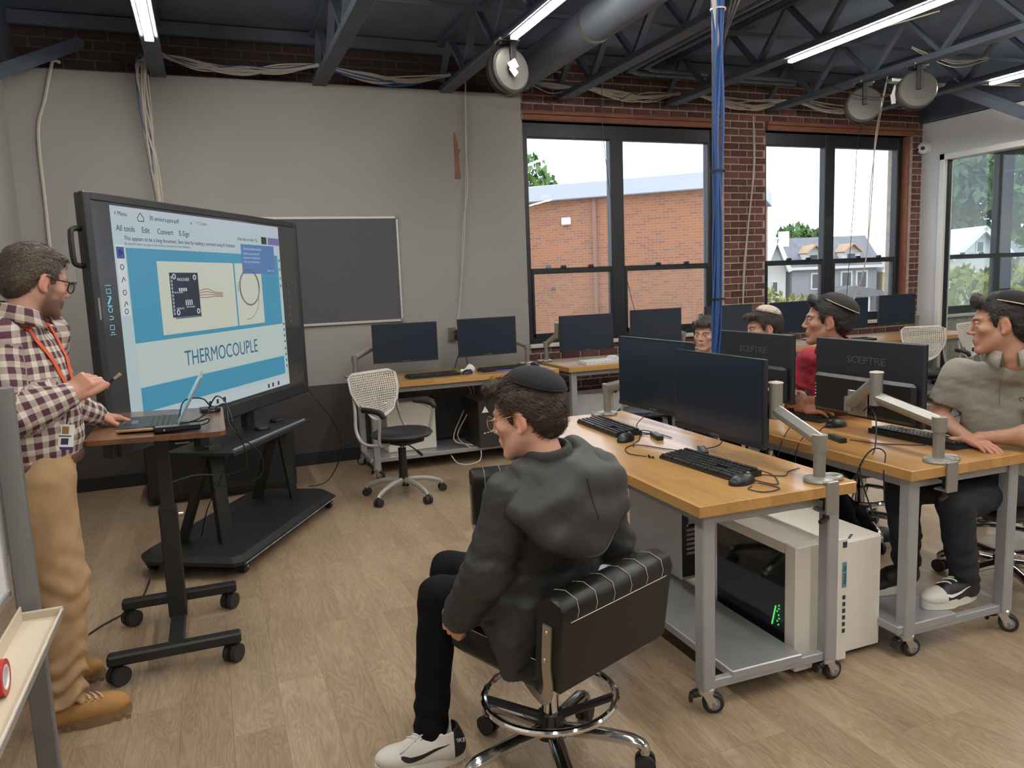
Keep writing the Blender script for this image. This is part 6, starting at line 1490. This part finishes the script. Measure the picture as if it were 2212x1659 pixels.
def shirt(T, J, s, mt, name, sleeve=1., hem=.0, wr=.003, h=.0075, k=1., sl=(.064, .055, .043), extra=None, attrs=None, neck_r=.062):
    F, M, up, lat, fw = torso(J, s, k)
    for q in 'LR':
        a, e, w = J['sh'+q], J['el'+q], J['wr'+q]
        if sleeve >= 1: F.u(chain([a, e], [sl[0], sl[1]]), s.get('slk', .055)).u(chain([e, e*.35+w*.65, w], [sl[1], sl[1]*.92, sl[2]]), .03)
        else:
            d = (e-a); F.u(chain([a, a+d*sleeve], [sl[0], sl[0]*.98]), .045)
            dn = d.normalized(); F.sub(rbox(a+d*(sleeve+.02)+dn*.05, (.09, .09, .05), .001, basis(dn)), .004)
    if extra: extra(F, M, up, lat, fw)
    fe = [A3(J['el'+q]) for q in 'LR']; zp = J['pelvis'].z
    def folds(P):
        v = wr*.6*wave(P, 18, 21, (1, 1, .8))+wr*.6*wave(P, 58, 22, (1, 1, 1.8))
        for e in fe:
            d2 = ((P-e)**2).sum(1); v = v+wr*1.1*np.exp(-d2/.010)*np.sin(P[:, 2]*95+P[:, 0]*40+1.8*np.sin(P[:, 1]*45))
        return v+wr*.9*np.exp(-((P[:, 2]-zp-.09)/.09)**2)*np.sin(P[:, 2]*70+2.0*np.sin(P[:, 0]*22+P[:, 1]*18))
    F.disp(folds)
    F.sub(cap(J['neck']+up*.055, J['head'], neck_r*.92, neck_r), .01)
    F.sub(rbox(J['pelvis']-up*(hem+.15), (.35, .35, .15), .002, M), .01) if hem is not None else None
    lo, hi = allb(J, ('pelvis', 'chest', 'neck', 'shL', 'shR', 'elL', 'elR') + (('wrL', 'wrR') if sleeve >= 1 else ()), .17)
    return sdf_obj(name, F, lo, hi, h, mt, T, attrs), F, (M, up, lat, fw)
def polo_collar(T, J, fr, mt, r=.064, h=.042, open_=.5):
    M, up, lat, fw = fr; g = G(); hb = J['head']-Vector(J['hf']).normalized()*.03; ax = ((hb-J['neck']).normalized()+up*.5).normalized(); fw = (fw-ax*fw.dot(ax)).normalized(); lat = fw.cross(ax); up = ax; c = J['neck']+up*.040; n = 26
    for lay, (dr, dz) in enumerate(((0, -.030), (.000, .028), (.010, .026), (.032, -.026))):
        for i in range(n+1):
            a = -PI+open_*.5+(2*PI-open_)*i/n; e = abs(a)/PI; rr = r+dr+(.012*e**6 if lay == 3 else 0)
            g.v.append((c+lat*math.sin(a)*rr*-1+fw*(-math.cos(a))*rr*1.05*-1*-1+up*(dz-.028*e**3-(.018*e**8 if lay == 3 else 0)))[:])
    for l in range(3):
        for i in range(n): b = l*(n+1)+i; g.f.append((b, b+1, b+n+2, b+n+1))
    o = obj('collar', g, mt, T, world=True, ang=60)
    if mt == 'plaid':
        ca = o.data.color_attributes.new('weave', 'FLOAT_COLOR', 'POINT'); ca.data.foreach_set('color', [v for l in range(4) for i in range(n+1) for v in (1+i*.016, .02+l*.02+(.03 if l == 3 else 0), 0, 1)])
    m = o.modifiers.new('t', 'SOLIDIFY'); m.thickness = .0025; return o
def shoe_model(h, f, l=.28, w=.048, high=.0, ht=.1, toe=.036):
    f = Vector(f).normalized(); h = Vector(h); x = f.cross(Vector((0, 0, 1))); M = Matrix((x, f, (0, 0, 1))).transposed(); P = lambda a, b, c: h+x*a+f*b+Vector((0, 0, c))
    F = Model().u(cap(P(0, .035, .050), P(0, l*.45, .048), .042, .044)).u(ell(P(0, l*.70, toe+.004), (w, l*.29, toe), M), .03).u(ell(P(0, l*.45, .058), (.040, l*.25, .042), M), .02).u(ell(P(0, .045, .055), (.038, .045, .05), M), .02)
    if ht: F.u(cap(P(0, .055, .06), P(0, .050, ht), .044, .043), .02)
    F.sub(cap(P(0, .052, ht+.02), P(0, .05, ht+.12), .036), .004)
    F.cut(lambda Q: (h.z+.020)-Q[:, 2], .002)
    return F, P, M, x
def sole_poly(l, w): return [(math.sin(t)*w*(1.0 if math.cos(t) > 0 else .80)*(1-.10*math.sin(t)*0), l/2-.005+(-math.cos(t+PI))*(l/2+.004)) for t in np.linspace(0, 2*PI, 28, endpoint=False)]
def shoe(T, h, f, name, up_m, sole_m, l=.28, ht=.1, sole_h=.026, parts=None, tread=False):
    F, P, M, x = shoe_model(h, f, l, ht=ht, toe=.046 if tread else .036); lo, hi = np.array(P(0, l/2, .06))-.20, np.array(P(0, l/2, .06))+.20
    o = sdf_obj(name, F, lo, hi, .0045, up_m, T)
    pl = sole_poly(l, .054); s = G().prism(pl, 0, sole_h, M, h); so = obj('sole', s, sole_m, o, world=True)
    if tread:
        g = G()
        for i in range(9):
            b = .02+i*(l-.03)/8
            for sd in (-1, 1): g.box(P(sd*.047*(1-.25*abs(i-4.5)/5), b, .008), (.012, .016, .016), M=M)
        obj('tread', g, sole_m, o, world=True)['kind'] = 'stuff'
    return o, F, P, M, x
def swoosh(o, F, P, x, side, b0, b1, z0, z1, mt, out=.0012):
    n = 16; us = np.linspace(0, 1, n+1); lo, hi = [], []
    for u in us:
        l = .12+.74*((u-.2)/.8)**1.15 if u > .2 else .12+.26*((.2-u)/.2)**2
        t = .34*(1-u)**.8*min(1, .35+u/.14); lo.append((u, l)); hi.append((u-.05*(1-u)*t, l+t))
    Q = surfs(F, [P(side*.09, b0+(b1-b0)*u, z0+(z1-z0)*v) for u, v in lo+hi], (-x if side > 0 else x), 24, out)
    c = G(); m = n+1; back = [p-x*side*.005 for p in Q]; c.v = [p[:] for p in Q]+[p[:] for p in back]
    for i in range(n): c.f += [(i, i+1, m+i+1, m+i), (i, 2*m+i, 2*m+i+1, i+1), (m+i, m+i+1, 3*m+i+1, 3*m+i)]
    return obj('swoosh', c, mt, o, world=True, ang=20)
def laces(o, F, P, b0, b1, k, mt, r=.003, w=.024):
    g = G()
    for i in range(k):
        b = b0+(b1-b0)*i/max(1, k-1); pts = surfs(F, [P(a, b+.012*math.sin(a*60), .20) for a in np.linspace(-w, w, 7)], (0, 0, -1), 24, r*.6); g.tube(pts, r, 6)
    obj('lace', g, mt, o, world=True)

# ================================================================== 1. boy in the grey jacket (back to the camera)
lat = V3(.927, .375, 0); hdg = V3(-.375, .927, 0)
sc_b = V3(.862, 1.925, .955)
J = dict(pelvis=V3(.885, 2.03, .585), chest=V3(.862, 1.955, .86), neck=V3(.842, 1.935, 1.035), head=V3(.792, 1.925, 1.155), hf=V3(-.736, .677, -.20), hu=(.03, .02, 1),
  shL=sc_b-lat*.165, shR=sc_b+lat*.165, elL=V3(.640, 1.885, .745), wrL=V3(.600, 2.02, .575), elR=V3(1.105, 2.02, .715), wrR=V3(.93, 2.28, .62),
  hipL=V3(.80, 2.07, .555), hipR=V3(.965, 2.13, .555), knL=V3(.605, 2.27, .535), knR=V3(.705, 2.47, .535), anL=V3(.55, 2.255, .095), anR=V3(.672, 2.62, .10), ftL=V3(-.93, -.1, 0), ftR=V3(.25, .95, 0))
J['handL'] = (V3(-.15, .55, -.75), V3(-.8, -.5, -.1), 1, REST, (.5, .7, -.3), .03, .95); J['handR'] = (V3(-.5, .6, -.3), V3(.1, .1, 1), -1, REST)
s = dict(skin=SK_L*np.array([1.20, 1.16, 1.15], f32), browc=np.array([.10, .055, .035], f32), hair='hair_brown', jaw=.95, nose=.85, open=True, thick=.012, back=-.088, nst=3200, hlen=.040, hres=.0028,
  fringe=[((.0, .066, .092), (.055, .030, .024)), ((-.025, .080, .094), (.030, .026, .022)), ((.03, .076, .092), (.030, .026, .022)), ((0, .090, .080), (.036, .016, .016)), ((.02, .096, .088), (.02, .014, .014))], hamp=.003,
  kip=(.080, .046, R_(25), 'kip_black', 'kip_black', (0, -.048, .084)))
T, W = person('boy seen from behind in dark grey hooded jacket, black kippah and wire glasses', J, s); glasses(T, W, 'gold_wire', .0011, .021)
def jx(F, M, up, lat_, fw):
    p = J['pelvis']
    # jacket skirt hanging over the seat, left front flap
    F.u(ell(p+lat_*-.05+up*-.02+fw*.0, (.185, .135, .13), M), .05)
    F.u(chain([p-lat_*.155+up*.10, p-lat_*.215-fw*.055+up*-.03, p-lat_*.225-fw*.075+up*-.125], [.05, .045, .030]), .05)
    F.u(chain([p-lat_*.13-fw*.06+up*.05, p-lat_*.185-fw*.085+up*-.10], [.05, .035]), .04)
ja, JF, fr = shirt(T, J, s, 'jacket', 'jacket', 1., .16, .0034, .0068, 1.02, (.066, .064, .052), jx, neck_r=.055)
M, up, lt, fw = fr
# hood folded on the shoulders
HD = Model(); nb = J['neck']+up*.012
HD.u(chain([nb+lt*.070+fw*.055-up*.02, nb+lt*.098+fw*.0+up*.0, nb+lt*.075-fw*.060+up*.0, nb-fw*.085-up*.0, nb-lt*.075-fw*.060+up*.0, nb-lt*.098+fw*.0+up*.0, nb-lt*.070+fw*.055-up*.02], [.020, .032, .036, .038, .036, .032, .020]))
HD.u(ell(nb-fw*.120-up*.070, (.182, .050, .085), M), .05).u(ell(nb-fw*.158-up*.145, (.130, .040, .075), M), .035).u(ell(nb-fw*.172-up*.195, (.070, .030, .042), M), .03)
for sg_ in (-1, 1): HD.u(chain([nb+lt*.09*sg_-fw*.015-up*.01, nb+lt*.178*sg_-fw*.062-up*.052, nb+lt*.135*sg_-fw*.148-up*.125], [.038, .032, .028]), .04)
HD.sub(cap(nb-up*.06, J['head'], .052, .056), .012); HD.disp(lambda P: .0018*wave(P, 22, 31, (1.0, 1.0, 1.6))+.0020*np.sin(P[:, 2]*60+3*np.sin(P[:, 0]*14)))
lo, hi = bounds([nb], .26); obj_h = sdf_obj('hood', HD, lo, hi, .006, 'jacket', ja)
cg = Model().u(chain([nb+(lt*math.cos(a)+fw*math.sin(a))*.056+up*(.020-.008*math.sin(a)) for a in np.linspace(0, 2*PI, 18)], [.013]*18)).u(chain([nb+(lt*math.cos(a)+fw*math.sin(a))*.055+up*(.038-.010*math.sin(a)) for a in np.linspace(0, 2*PI, 18)], [.009]*18), .02)
cg.sub(cap(nb-up*.1, nb+up*.15, .048), .004); lo, hi = bounds([nb], .11); sdf_obj('jacket_collar', cg, lo, hi, .0045, mat('rib_knit', (.034, .036, .036), .8, bump=.4, bscale=90, stretch=(1, 1, 9)), ja)
# seams
def seam(F, pts, d, r=.0018, m='shoe_black'):
    return G().tube(spline(surfs(F, pts, d, 30, .0002), 5), r, 5)
sg = seam(HD, [nb-fw*.26-lt*.004+up*(.005-.022*i) for i in range(6)], fw); obj('hood_seam', sg, 'shoe_black', ja, world=True)
hm = [nb-fw*.26+lt*x_+up*(-.085-.12*(1-(x_/.165)**2)) for x_ in np.linspace(-.155, .155, 11)]; obj('hood_edge', seam(HD, hm, fw, .0022), 'shoe_black', ja, world=True)
zp = p0 = J['pelvis']-lt*.235-fw*.10+up*-.13; obj('zipper_pull', G().box(zp, (.006, .004, .022), bev=.001), 'zinc', ja, world=True)
pants(T, J, 'pants_black', (.082, .064, .054), .0022, .0085)
sh, SF, P, SM, x = shoe(T, (.645, 2.215, 0), (-.96, .16, 0), 'sneaker', 'shoe_white', 'shoe_white', .285, .095)
swoosh(sh, SF, P, x, -1, .200, .045, .032, .090, 'shoe_black'); laces(sh, SF, P, .105, .165, 4, 'shoe_white', .0032)
sg = G().tube(spline([surf(SF, P(0, .12, .2), (0, 0, -1)), P(-.05, .15, .12), P(-.07, .19, .10), P(-.04, .20, .075), surf(SF, P(-.01, .15, .2), (0, 0, -1))], 6), .003, 6); obj('lace_loop', sg, 'shoe_white', sh, world=True)
ht_ = Model().u(lambda Q: SF(Q)-.002).cut(rbox(P(0, .0, .075), (.06, .032, .045), .002, SM), .002); lo, hi = np.array(P(0, 0, .07))-.1, np.array(P(0, 0, .07))+.1; sdf_obj('heel_tab', ht_, lo, hi, .004, 'shoe_black', sh)
tm = text_mesh('NIKE', .019, .0006); q = surf(SF, P(-.10, .016, .085), x, 40, .0050); place_mesh(tm, frame_mat(q, SM.col[1]*-1, V3(0, 0, 1), x*-1)); obj('heel_lettering', tm, 'white_frost', sh, world=True)
shoe(T, (.672, 2.58, 0), (.25, .97, 0), 'sneaker', 'shoe_white', 'shoe_white', .285, .095)

# ================================================================== 2. standing man in the plaid shirt
tf = V3(.95, -.30, 0).normalized(); tl = V3(-.30, -.95, 0).normalized()   # facing, his right side
ct = V3(-.615, 3.085, 1.30)
J = dict(pelvis=V3(-.615, 3.095, .955), chest=ct, neck=V3(-.600, 3.095, 1.465), head=V3(-.545, 3.065, 1.585), hf=V3(.80, .56, -.24),
  shL=ct+V3(0, 0, .10)-tl*.165, shR=ct+V3(0, 0, .10)+tl*.165, elR=V3(-.645, 2.865, 1.140), wrR=V3(-.475, 2.945, 1.195), elL=V3(-.60, 3.42, 1.13), wrL=V3(-.475, 3.60, 1.03),
  hipL=V3(-.645, 3.19, .90), hipR=V3(-.60, 3.02, .90), knL=V3(-.64, 3.27, .50), knR=V3(-.575, 3.00, .50), anL=V3(-.72, 3.32, .115), anR=V3(-.605, 2.99, .115), ftL=V3(.95, .05, 0), ftR=V3(.97, .0, 0))
CUP = [(.55, .9, .35), (.75, 1.0, .5), (.95, 1.1, .6), (1.0, 1.1, .6)]
J['handR'] = (V3(.70, .12, .52), V3(-.2, -.75, .6), 1, CUP, (.35, .8, -.1), .02, 1.0, .5)
J['handL'] = (V3(.80, .30, -.22), V3(.15, .05, 1), 1, [(.25, .45, .5), (.2, .35, .3), (.2, .35, .3), (.25, .4, .3)], (.55, .75, -.35), .10, 1.0)
s = dict(skin=SK_L*np.array([.96, .92, .92], f32), browc=np.array([.075, .045, .03], f32), hair='hair_ash', beard=.8, jaw=1.1, nose=1.0, thick=.009, back=-.080, nst=3000, hlen=.022, hamp=.0012, hs=1.04, neck=1.08, hres=.003,
  fringe=[((0, .062, .088), (.05, .020, .014))])
T, W = person('standing man in plaid shirt and khaki trousers holding a small sensor', J, s); glasses(T, W, 'tortoise', .0021, .020)
def weave(V):
    V = np.asarray(V, float); c = np.array(J['chest']); out = np.zeros((len(V), 3)); a = np.arctan2((V-c) @ np.array(tl), (V-c) @ np.array(tf)); out[:, 0] = 10+a*.155; out[:, 1] = V[:, 2]+.1*0
    best = np.full(len(V), .0)
    for q in 'LR':
        for k0, k1 in (('sh', 'el'), ('el', 'wr')):
            p0, p1 = np.array(J[k0+q]), np.array(J[k1+q]); d = p1-p0; L_ = np.linalg.norm(d); d /= L_; t = (V-p0) @ d; r = V-p0-t[:, None]*d; rad = np.linalg.norm(r, axis=1)
            m = (t > (.03 if k0 == 'sh' else -.03)) & (t < L_+.05) & (rad < .082)
            if k0 == 'sh': m &= (np.abs((V-c) @ np.array(tl)) > .125)
            e1 = np.cross(d, [0, .3, 1.]); e1 /= np.linalg.norm(e1); e2 = np.cross(d, e1); an = np.arctan2(r @ e1, r @ e2)
            out[m, 0] = 20+an[m]*.06; out[m, 1] = (t[m]+(0 if k0 == 'sh' else .3))
    return out
sh_, SFm, fr = shirt(T, J, dict(belly=1.12), 'plaid', 'plaid_shirt', 1., -.02, .0042, .0068, 1.08, (.075, .064, .046), None, {'weave': weave}, .064)
M, up, lt, fw = fr
co = polo_collar(T, J, fr, 'plaid', .068, .045, .55); MATS['plaid_collar'] = MATS['plaid']
bl = G().lathe([(.0, 0)], (0, 0, 0)); bl = G().tube([J['pelvis']+up*.008+lt*math.cos(a)*.180+fw*math.sin(a)*.139 for a in np.linspace(0, 2*PI, 32, endpoint=False)], .017, 6, closed=True, flat=.25); obj('belt', bl, 'belt_brown', T, world=True)
pants(T, J, 'khaki', (.108, .092, .072), .0062, .0080)
for q, hl, fd in (('R', (-.675, 2.985, 0), (.985, .03, 0)), ('L', (-.80, 3.325, 0), (.98, .06, 0))):
    bo, BF, P, BM, x = shoe(T, hl, fd, 'work_boot', 'boot_tan', 'boot_sole', .285, .16, .032, tread=True)
    laces(bo, BF, P, .125, .185, 4, 'lace', .0042, .026)
    g = G()
    for i in range(4):
        for sd in (-1, 1): q_ = surf(BF, P(sd*.030, .125+i*.020, .2), (0, 0, -1)); g.torus(q_, .0045, .0012, n=10, k=5)
    obj('eyelet', g, 'gold_wire', bo, world=True)
# lanyard, badge, watch band
def on_chest(u, v, off=.004): return surf(SFm, J['chest']+lt*u+up*v+fw*.4, -fw, 24, off)
for sd in (-1, 1):
    pts = [J['neck']+lt*sd*.075-fw*.01+up*.02]+surfs(SFm, [J['chest']+lt*(sd*(.075-.068*t))+up*(.13-.26*t)+fw*.4 for t in np.linspace(0, 1, 8)], -fw, 24, .005)
    g = G(); 
    for p0, p1 in zip(pts[:-1], pts[1:]):
        d = p1-p0; w_ = d.cross(fw).normalized()*.009; g.add([p0-w_, p0+w_, p1+w_, p1-w_, p0-w_+fw*.002, p0+w_+fw*.002, p1+w_+fw*.002, p1-w_+fw*.002], [(0, 1, 2, 3), (7, 6, 5, 4), (0, 4, 5, 1), (1, 5, 6, 2), (2, 6, 7, 3), (3, 7, 4, 0)])
    obj('lanyard', g, 'lanyard', T, world=True)
q = on_chest(.02, -.13); q2_ = on_chest(.07, -.20, .012); obj('lanyard_clip', G().tube([q, q2_], .003, 6), 'black_plastic', T, world=True)
bq = surf(SFm, J['chest']+lt*.075-up*.245+fw*.4, -fw, 24, .012); b2 = (fw*.55+lt*.83).normalized(); BM = Matrix((up.cross(b2)*-1, up, b2*-1)).transposed() @ rotz(.18)
bd_ = obj('name_badge', G().box(bq, (.054, .088, .002), M=BM), 'white_frost', T, world=True)
obj('badge_photo', G().box(bq+BM @ V3(0, .024, -.0015), (.020, .026, .001), M=BM), 'boot_tan', bd_, world=True); obj('badge_band', G().box(bq+BM @ V3(0, -.039, -.0015), (.054, .010, .001), M=BM), mat('badge_purple', (.05, .03, .16), .5), bd_, world=True); obj('badge_print', G().box(bq+BM @ V3(0, -.015, -.0015), (.022, .022, .001), M=BM).box(bq+BM @ V3(0, .004, -.0015), (.038, .004, .001), M=BM), 'print_dark', bd_, world=True)
w_ = J['wrL']; d = (J['wrL']-J['elL']).normalized(); obj('wrist_band', G().lathe([(.027, -.009), (.0305, -.008), (.0305, .008), (.027, .009)], w_+d*.008, basis(d), 20), 'black_plastic', T, world=True)
# sensor in his raised hand
sq = (J['tipsR'][0]+J['tipsR'][1])*.5+V3(.010, 0, .012); SMx = basis(V3(.75, .12, .55), (0, 0, 1)); se = thing('sensor_board', 'tiny metal and black sensor held up in the fingers of the man', 'sensor', sq)
obj('body', G().box((0, 0, 0), (.012, .016, .034), M=SMx, bev=.002), 'black_plastic', se); obj('connector', G().box(SMx @ V3(0, 0, .026), (.009, .013, .020), M=SMx, bev=.001), 'zinc', se); obj('tip', G().box(SMx @ V3(0, 0, .040), (.010, .014, .010), M=SMx, bev=.001), mat('brass', (.70, .48, .20), .3, .8), se)

# ================================================================== 3. boy in the grey polo
def seated(label, head, hf, body_f, style, torso_c, shirt_m, skin, hair, kip, hs=1.05, sleeve=.62, knee=None, ank=None, arms=None, pant='pants_navy', ftd=None, voxel=.0085, hu=(0, 0, 1)):
    bf = Vector(body_f).normalized(); bl_ = bf.cross(V3(0, 0, 1)).normalized(); c = Vector(torso_c); head = Vector(head)
    pel = V3(c.x, c.y, .575)-bf*.07; nk = head-V3(0, 0, .145)-Vector(hf)*.045; nk = nk*.78+(c+V3(0, 0, .19))*.22
    JJ = dict(pelvis=pel, chest=c, neck=nk, head=head, hf=Vector(hf), hu=hu, shL=c+V3(0, 0, .085)-bl_*.160, shR=c+V3(0, 0, .085)+bl_*.160)
    a = arms or dict(elL=c-bl_*.20+bf*.12-V3(0, 0, .16), elR=c+bl_*.20+bf*.12-V3(0, 0, .16), wrL=c-bl_*.02+bf*.28-V3(0, 0, .17), wrR=c+bl_*.02+bf*.30-V3(0, 0, .15))
    JJ.update({k: Vector(v) for k, v in a.items() if k[:2] in ('el', 'wr')}); 
    for k in ('handL', 'handR'):
        if k in a: JJ[k] = a[k]
    for q, sd in (('L', -1), ('R', 1)):
        JJ['hip'+q] = pel+bl_*sd*.085; kn = knee[q] if knee else pel+bl_*sd*.10+bf*.40+V3(0, 0, -.02); JJ['kn'+q] = Vector(kn); JJ['an'+q] = Vector(ank[q]) if ank else V3(kn.x-bf.x*.05, kn.y-bf.y*.05, .10); JJ['ft'+q] = Vector(ftd) if ftd else bf
    st = dict(skin=skin, browc=np.array([.035, .022, .018], f32), hair=hair, hs=hs, bare_arms=sleeve < 1, kip=kip, nst=1600, hres=.0036); st.update(style)
    T, W = person(label, JJ, st); so, SF2, fr2 = shirt(T, JJ, {}, shirt_m, 'polo_shirt' if sleeve < 1 else 'pullover', sleeve, .02, .0035, voxel, 1.0, (.066, .056, .044))
    if sleeve < 1: polo_collar(T, JJ, fr2, shirt_m, .064, .042, .75)
    pants(T, JJ, pant, (.085, .068, .056), .003, .011)
    return T, W, JJ, SF2, fr2
gh = V3(2.985, 2.160, 1.275)
spk = [((0, .062, .088), (.055, .028, .020))]+[((x_, .074+.008*(i % 2), .092+.006*((i*7) % 3)), (.011, .014, .020)) for i, x_ in enumerate((-.04, -.026, -.012, .002, .016, .03, .044))]+[((x_, .086, .086), (.010, .013, .016)) for x_ in (-.03, -.008, .014, .034)]
gT, gW, gJ, gF, gfr = seated('boy in grey polo with black kippah at the second workbench', gh, (-.64, .76, -.05), (-.84, -.54, 0), dict(nose=1.25, jaw=1.0, thick=.010, fringe=spk, hamp=.0028, hlen=.02), (3.10, 2.225, .965), 'polo_gray', SK_M, 'hair_dark', (.082, .050, R_(16), 'kip_black', 'kip_band', (0, -.045, .076)), 1.06, .66,
  knee=dict(L=V3(2.74, 2.14, .565), R=V3(2.70, 2.36, .565)), ank=dict(L=V3(2.83, 2.155, .235), R=V3(2.74, 2.36, .235)),
  arms=dict(elL=V3(3.02, 1.985, .845), wrL=V3(2.93, 2.16, .81), elR=V3(2.96, 2.42, .85), wrR=V3(2.90, 2.22, .802), handR=(V3(-.25, -.95, -.10), V3(.0, .0, 1), -1, FLAT, (.7, .65, -.25), .05), handL=(V3(-.4, .8, -.1), V3(0, 0, 1), 1, FLAT)), hu=(.05, .03, 1), ftd=(-.9, .02, 0))
M, up, lt, fw = gfr
obj('placket', G().tube(surfs(gF, [gJ['chest']+up*(.12-.03*i)+fw*.3 for i in range(5)], -fw, 24, .001), .006, 6, flat=.3), 'polo_gray', gT, world=True)
obj('chest_logo', G().torus(surf(gF, gJ['chest']-lt*.075+up*.02+fw*.3, -fw, 24, .001), .008, .0015, basis(fw), 12, 5), 'print_dark', gT, world=True)
for hl, fd in ((V3(2.885, 2.15, .137), (-1, .03, 0)),):
    so, SF3, P, SM3, x = shoe(gT, hl, fd, 'sneaker', 'shoe_black', 'shoe_white', .285, .10, .034); swoosh(so, SF3, P, x, -1, .20, .075, .040, .080, 'white_frost'); swoosh(so, SF3, P, x, 1, .20, .075, .040, .080, 'white_frost'); laces(so, SF3, P, .11, .17, 3, 'shoe_white', .0035)
    cut = Model().u(lambda Q: SF3(Q)-.0015).cut(rbox(P(0, .245, .05), (.07, .05, .05), .002, SM3), .003); sdf_obj('toe_panel', cut, np.array(P(0, .24, .05))-.09, np.array(P(0, .24, .05))+.09, .005, 'shoe_white', so)
so, SF3, P, SM3, x = shoe(gT, V3(2.79, 2.36, .137), (-1, 0, 0), 'sneaker', 'shoe_black', 'shoe_white', .285, .10, .034)
for q in 'LR': obj('sock', G().tube([gJ['an'+q]+V3(0, 0, .03), gJ['an'+q]-V3(-.01, 0, .035)], .036, 12), 'sock_gray', gT, world=True)
# ================================================================== 4. boy in the red polo
tuft = [((0, .062, .088), (.055, .028, .020))]+[((x_, .074, .094+.006*((i*5) % 3)), (.014, .018, .018)) for i, x_ in enumerate((-.04, -.02, 0, .02, .04))]
seated('boy in red polo with folded arms between the monitors', (2.905, 3.015, 1.262), (-.72, .68, .04), (-.93, -.37, 0), dict(nose=1.15, thick=.011, fringe=tuft, hlen=.022), (3.045, 3.075, .955), 'polo_red', SK_M*np.array([.95, .93, .93], f32), 'hair_dark', (.084, .052, R_(24), 'kip_brown', 'kip_band', (0, -.05, .075)), 1.08, .70,
  knee=dict(L=V3(2.85, 3.0, .56), R=V3(2.84, 3.22, .56)), ank=dict(L=V3(3.10, 3.02, .10), R=V3(3.28, 3.10, .10)), pant='pants_black',
  arms=dict(elL=V3(2.96, 2.90, .845), wrL=V3(2.79, 3.03, .86), elR=V3(2.90, 3.25, .845), wrR=V3(2.78, 3.02, .825), handL=(V3(-.3, .9, -.1), V3(-.6, -.3, .6), 1, REST), handR=(V3(.1, -1, .2), V3(-.7, 0, .7), -1, REST)))
shoe(bpy.data.objects['person.003'], V3(3.22, 3.08, 0), (.9, -.2, 0), 'sneaker', 'shoe_black', 'shoe_white', .28, .09)
# ================================================================== 5. and 6. boys further back
curl = [((0, .06, .082), (.06, .03, .024))]+[((x_, .070+.012*(i % 2), .086+.008*((i*3) % 3)), (.019, .020, .018)) for i, x_ in enumerate((-.05, -.03, -.01, .01, .03, .05))]+[((x_, .09, .072), (.016, .014, .014)) for x_ in (-.04, -.013, .013, .04)]
seated('boy with cream kippah and curly fringe behind the second monitor', (3.235, 3.893, 1.168), (-.80, .30, -.12), (-.95, -.2, 0), dict(fringe=curl, curl=.5, thick=.014, hamp=.004, hfreq=110), (3.37, 3.93, .86), 'shirt_dark', SK_L, 'hair_curl', (.074, .046, R_(22), 'kip_cream', 'kip_cream', (0, -.040, .090)), 1.02, 1.0, voxel=.012, pant='pants_black')
seated('small curly haired boy with grey kippah beside the blue cables', (3.25, 4.525, 1.092), (-.72, -.50, -.02), (-.9, -.35, 0), dict(fringe=curl, curl=.5, thick=.015, hamp=.004, hfreq=110, nose=.8, jaw=.9), (3.38, 4.60, .80), 'shirt_plain', SK_L, 'hair_curl', (.070, .040, R_(20), 'kip_gray', 'kip_gray', (0, -.045, .090)), .98, 1.0, voxel=.012, pant='pants_black')
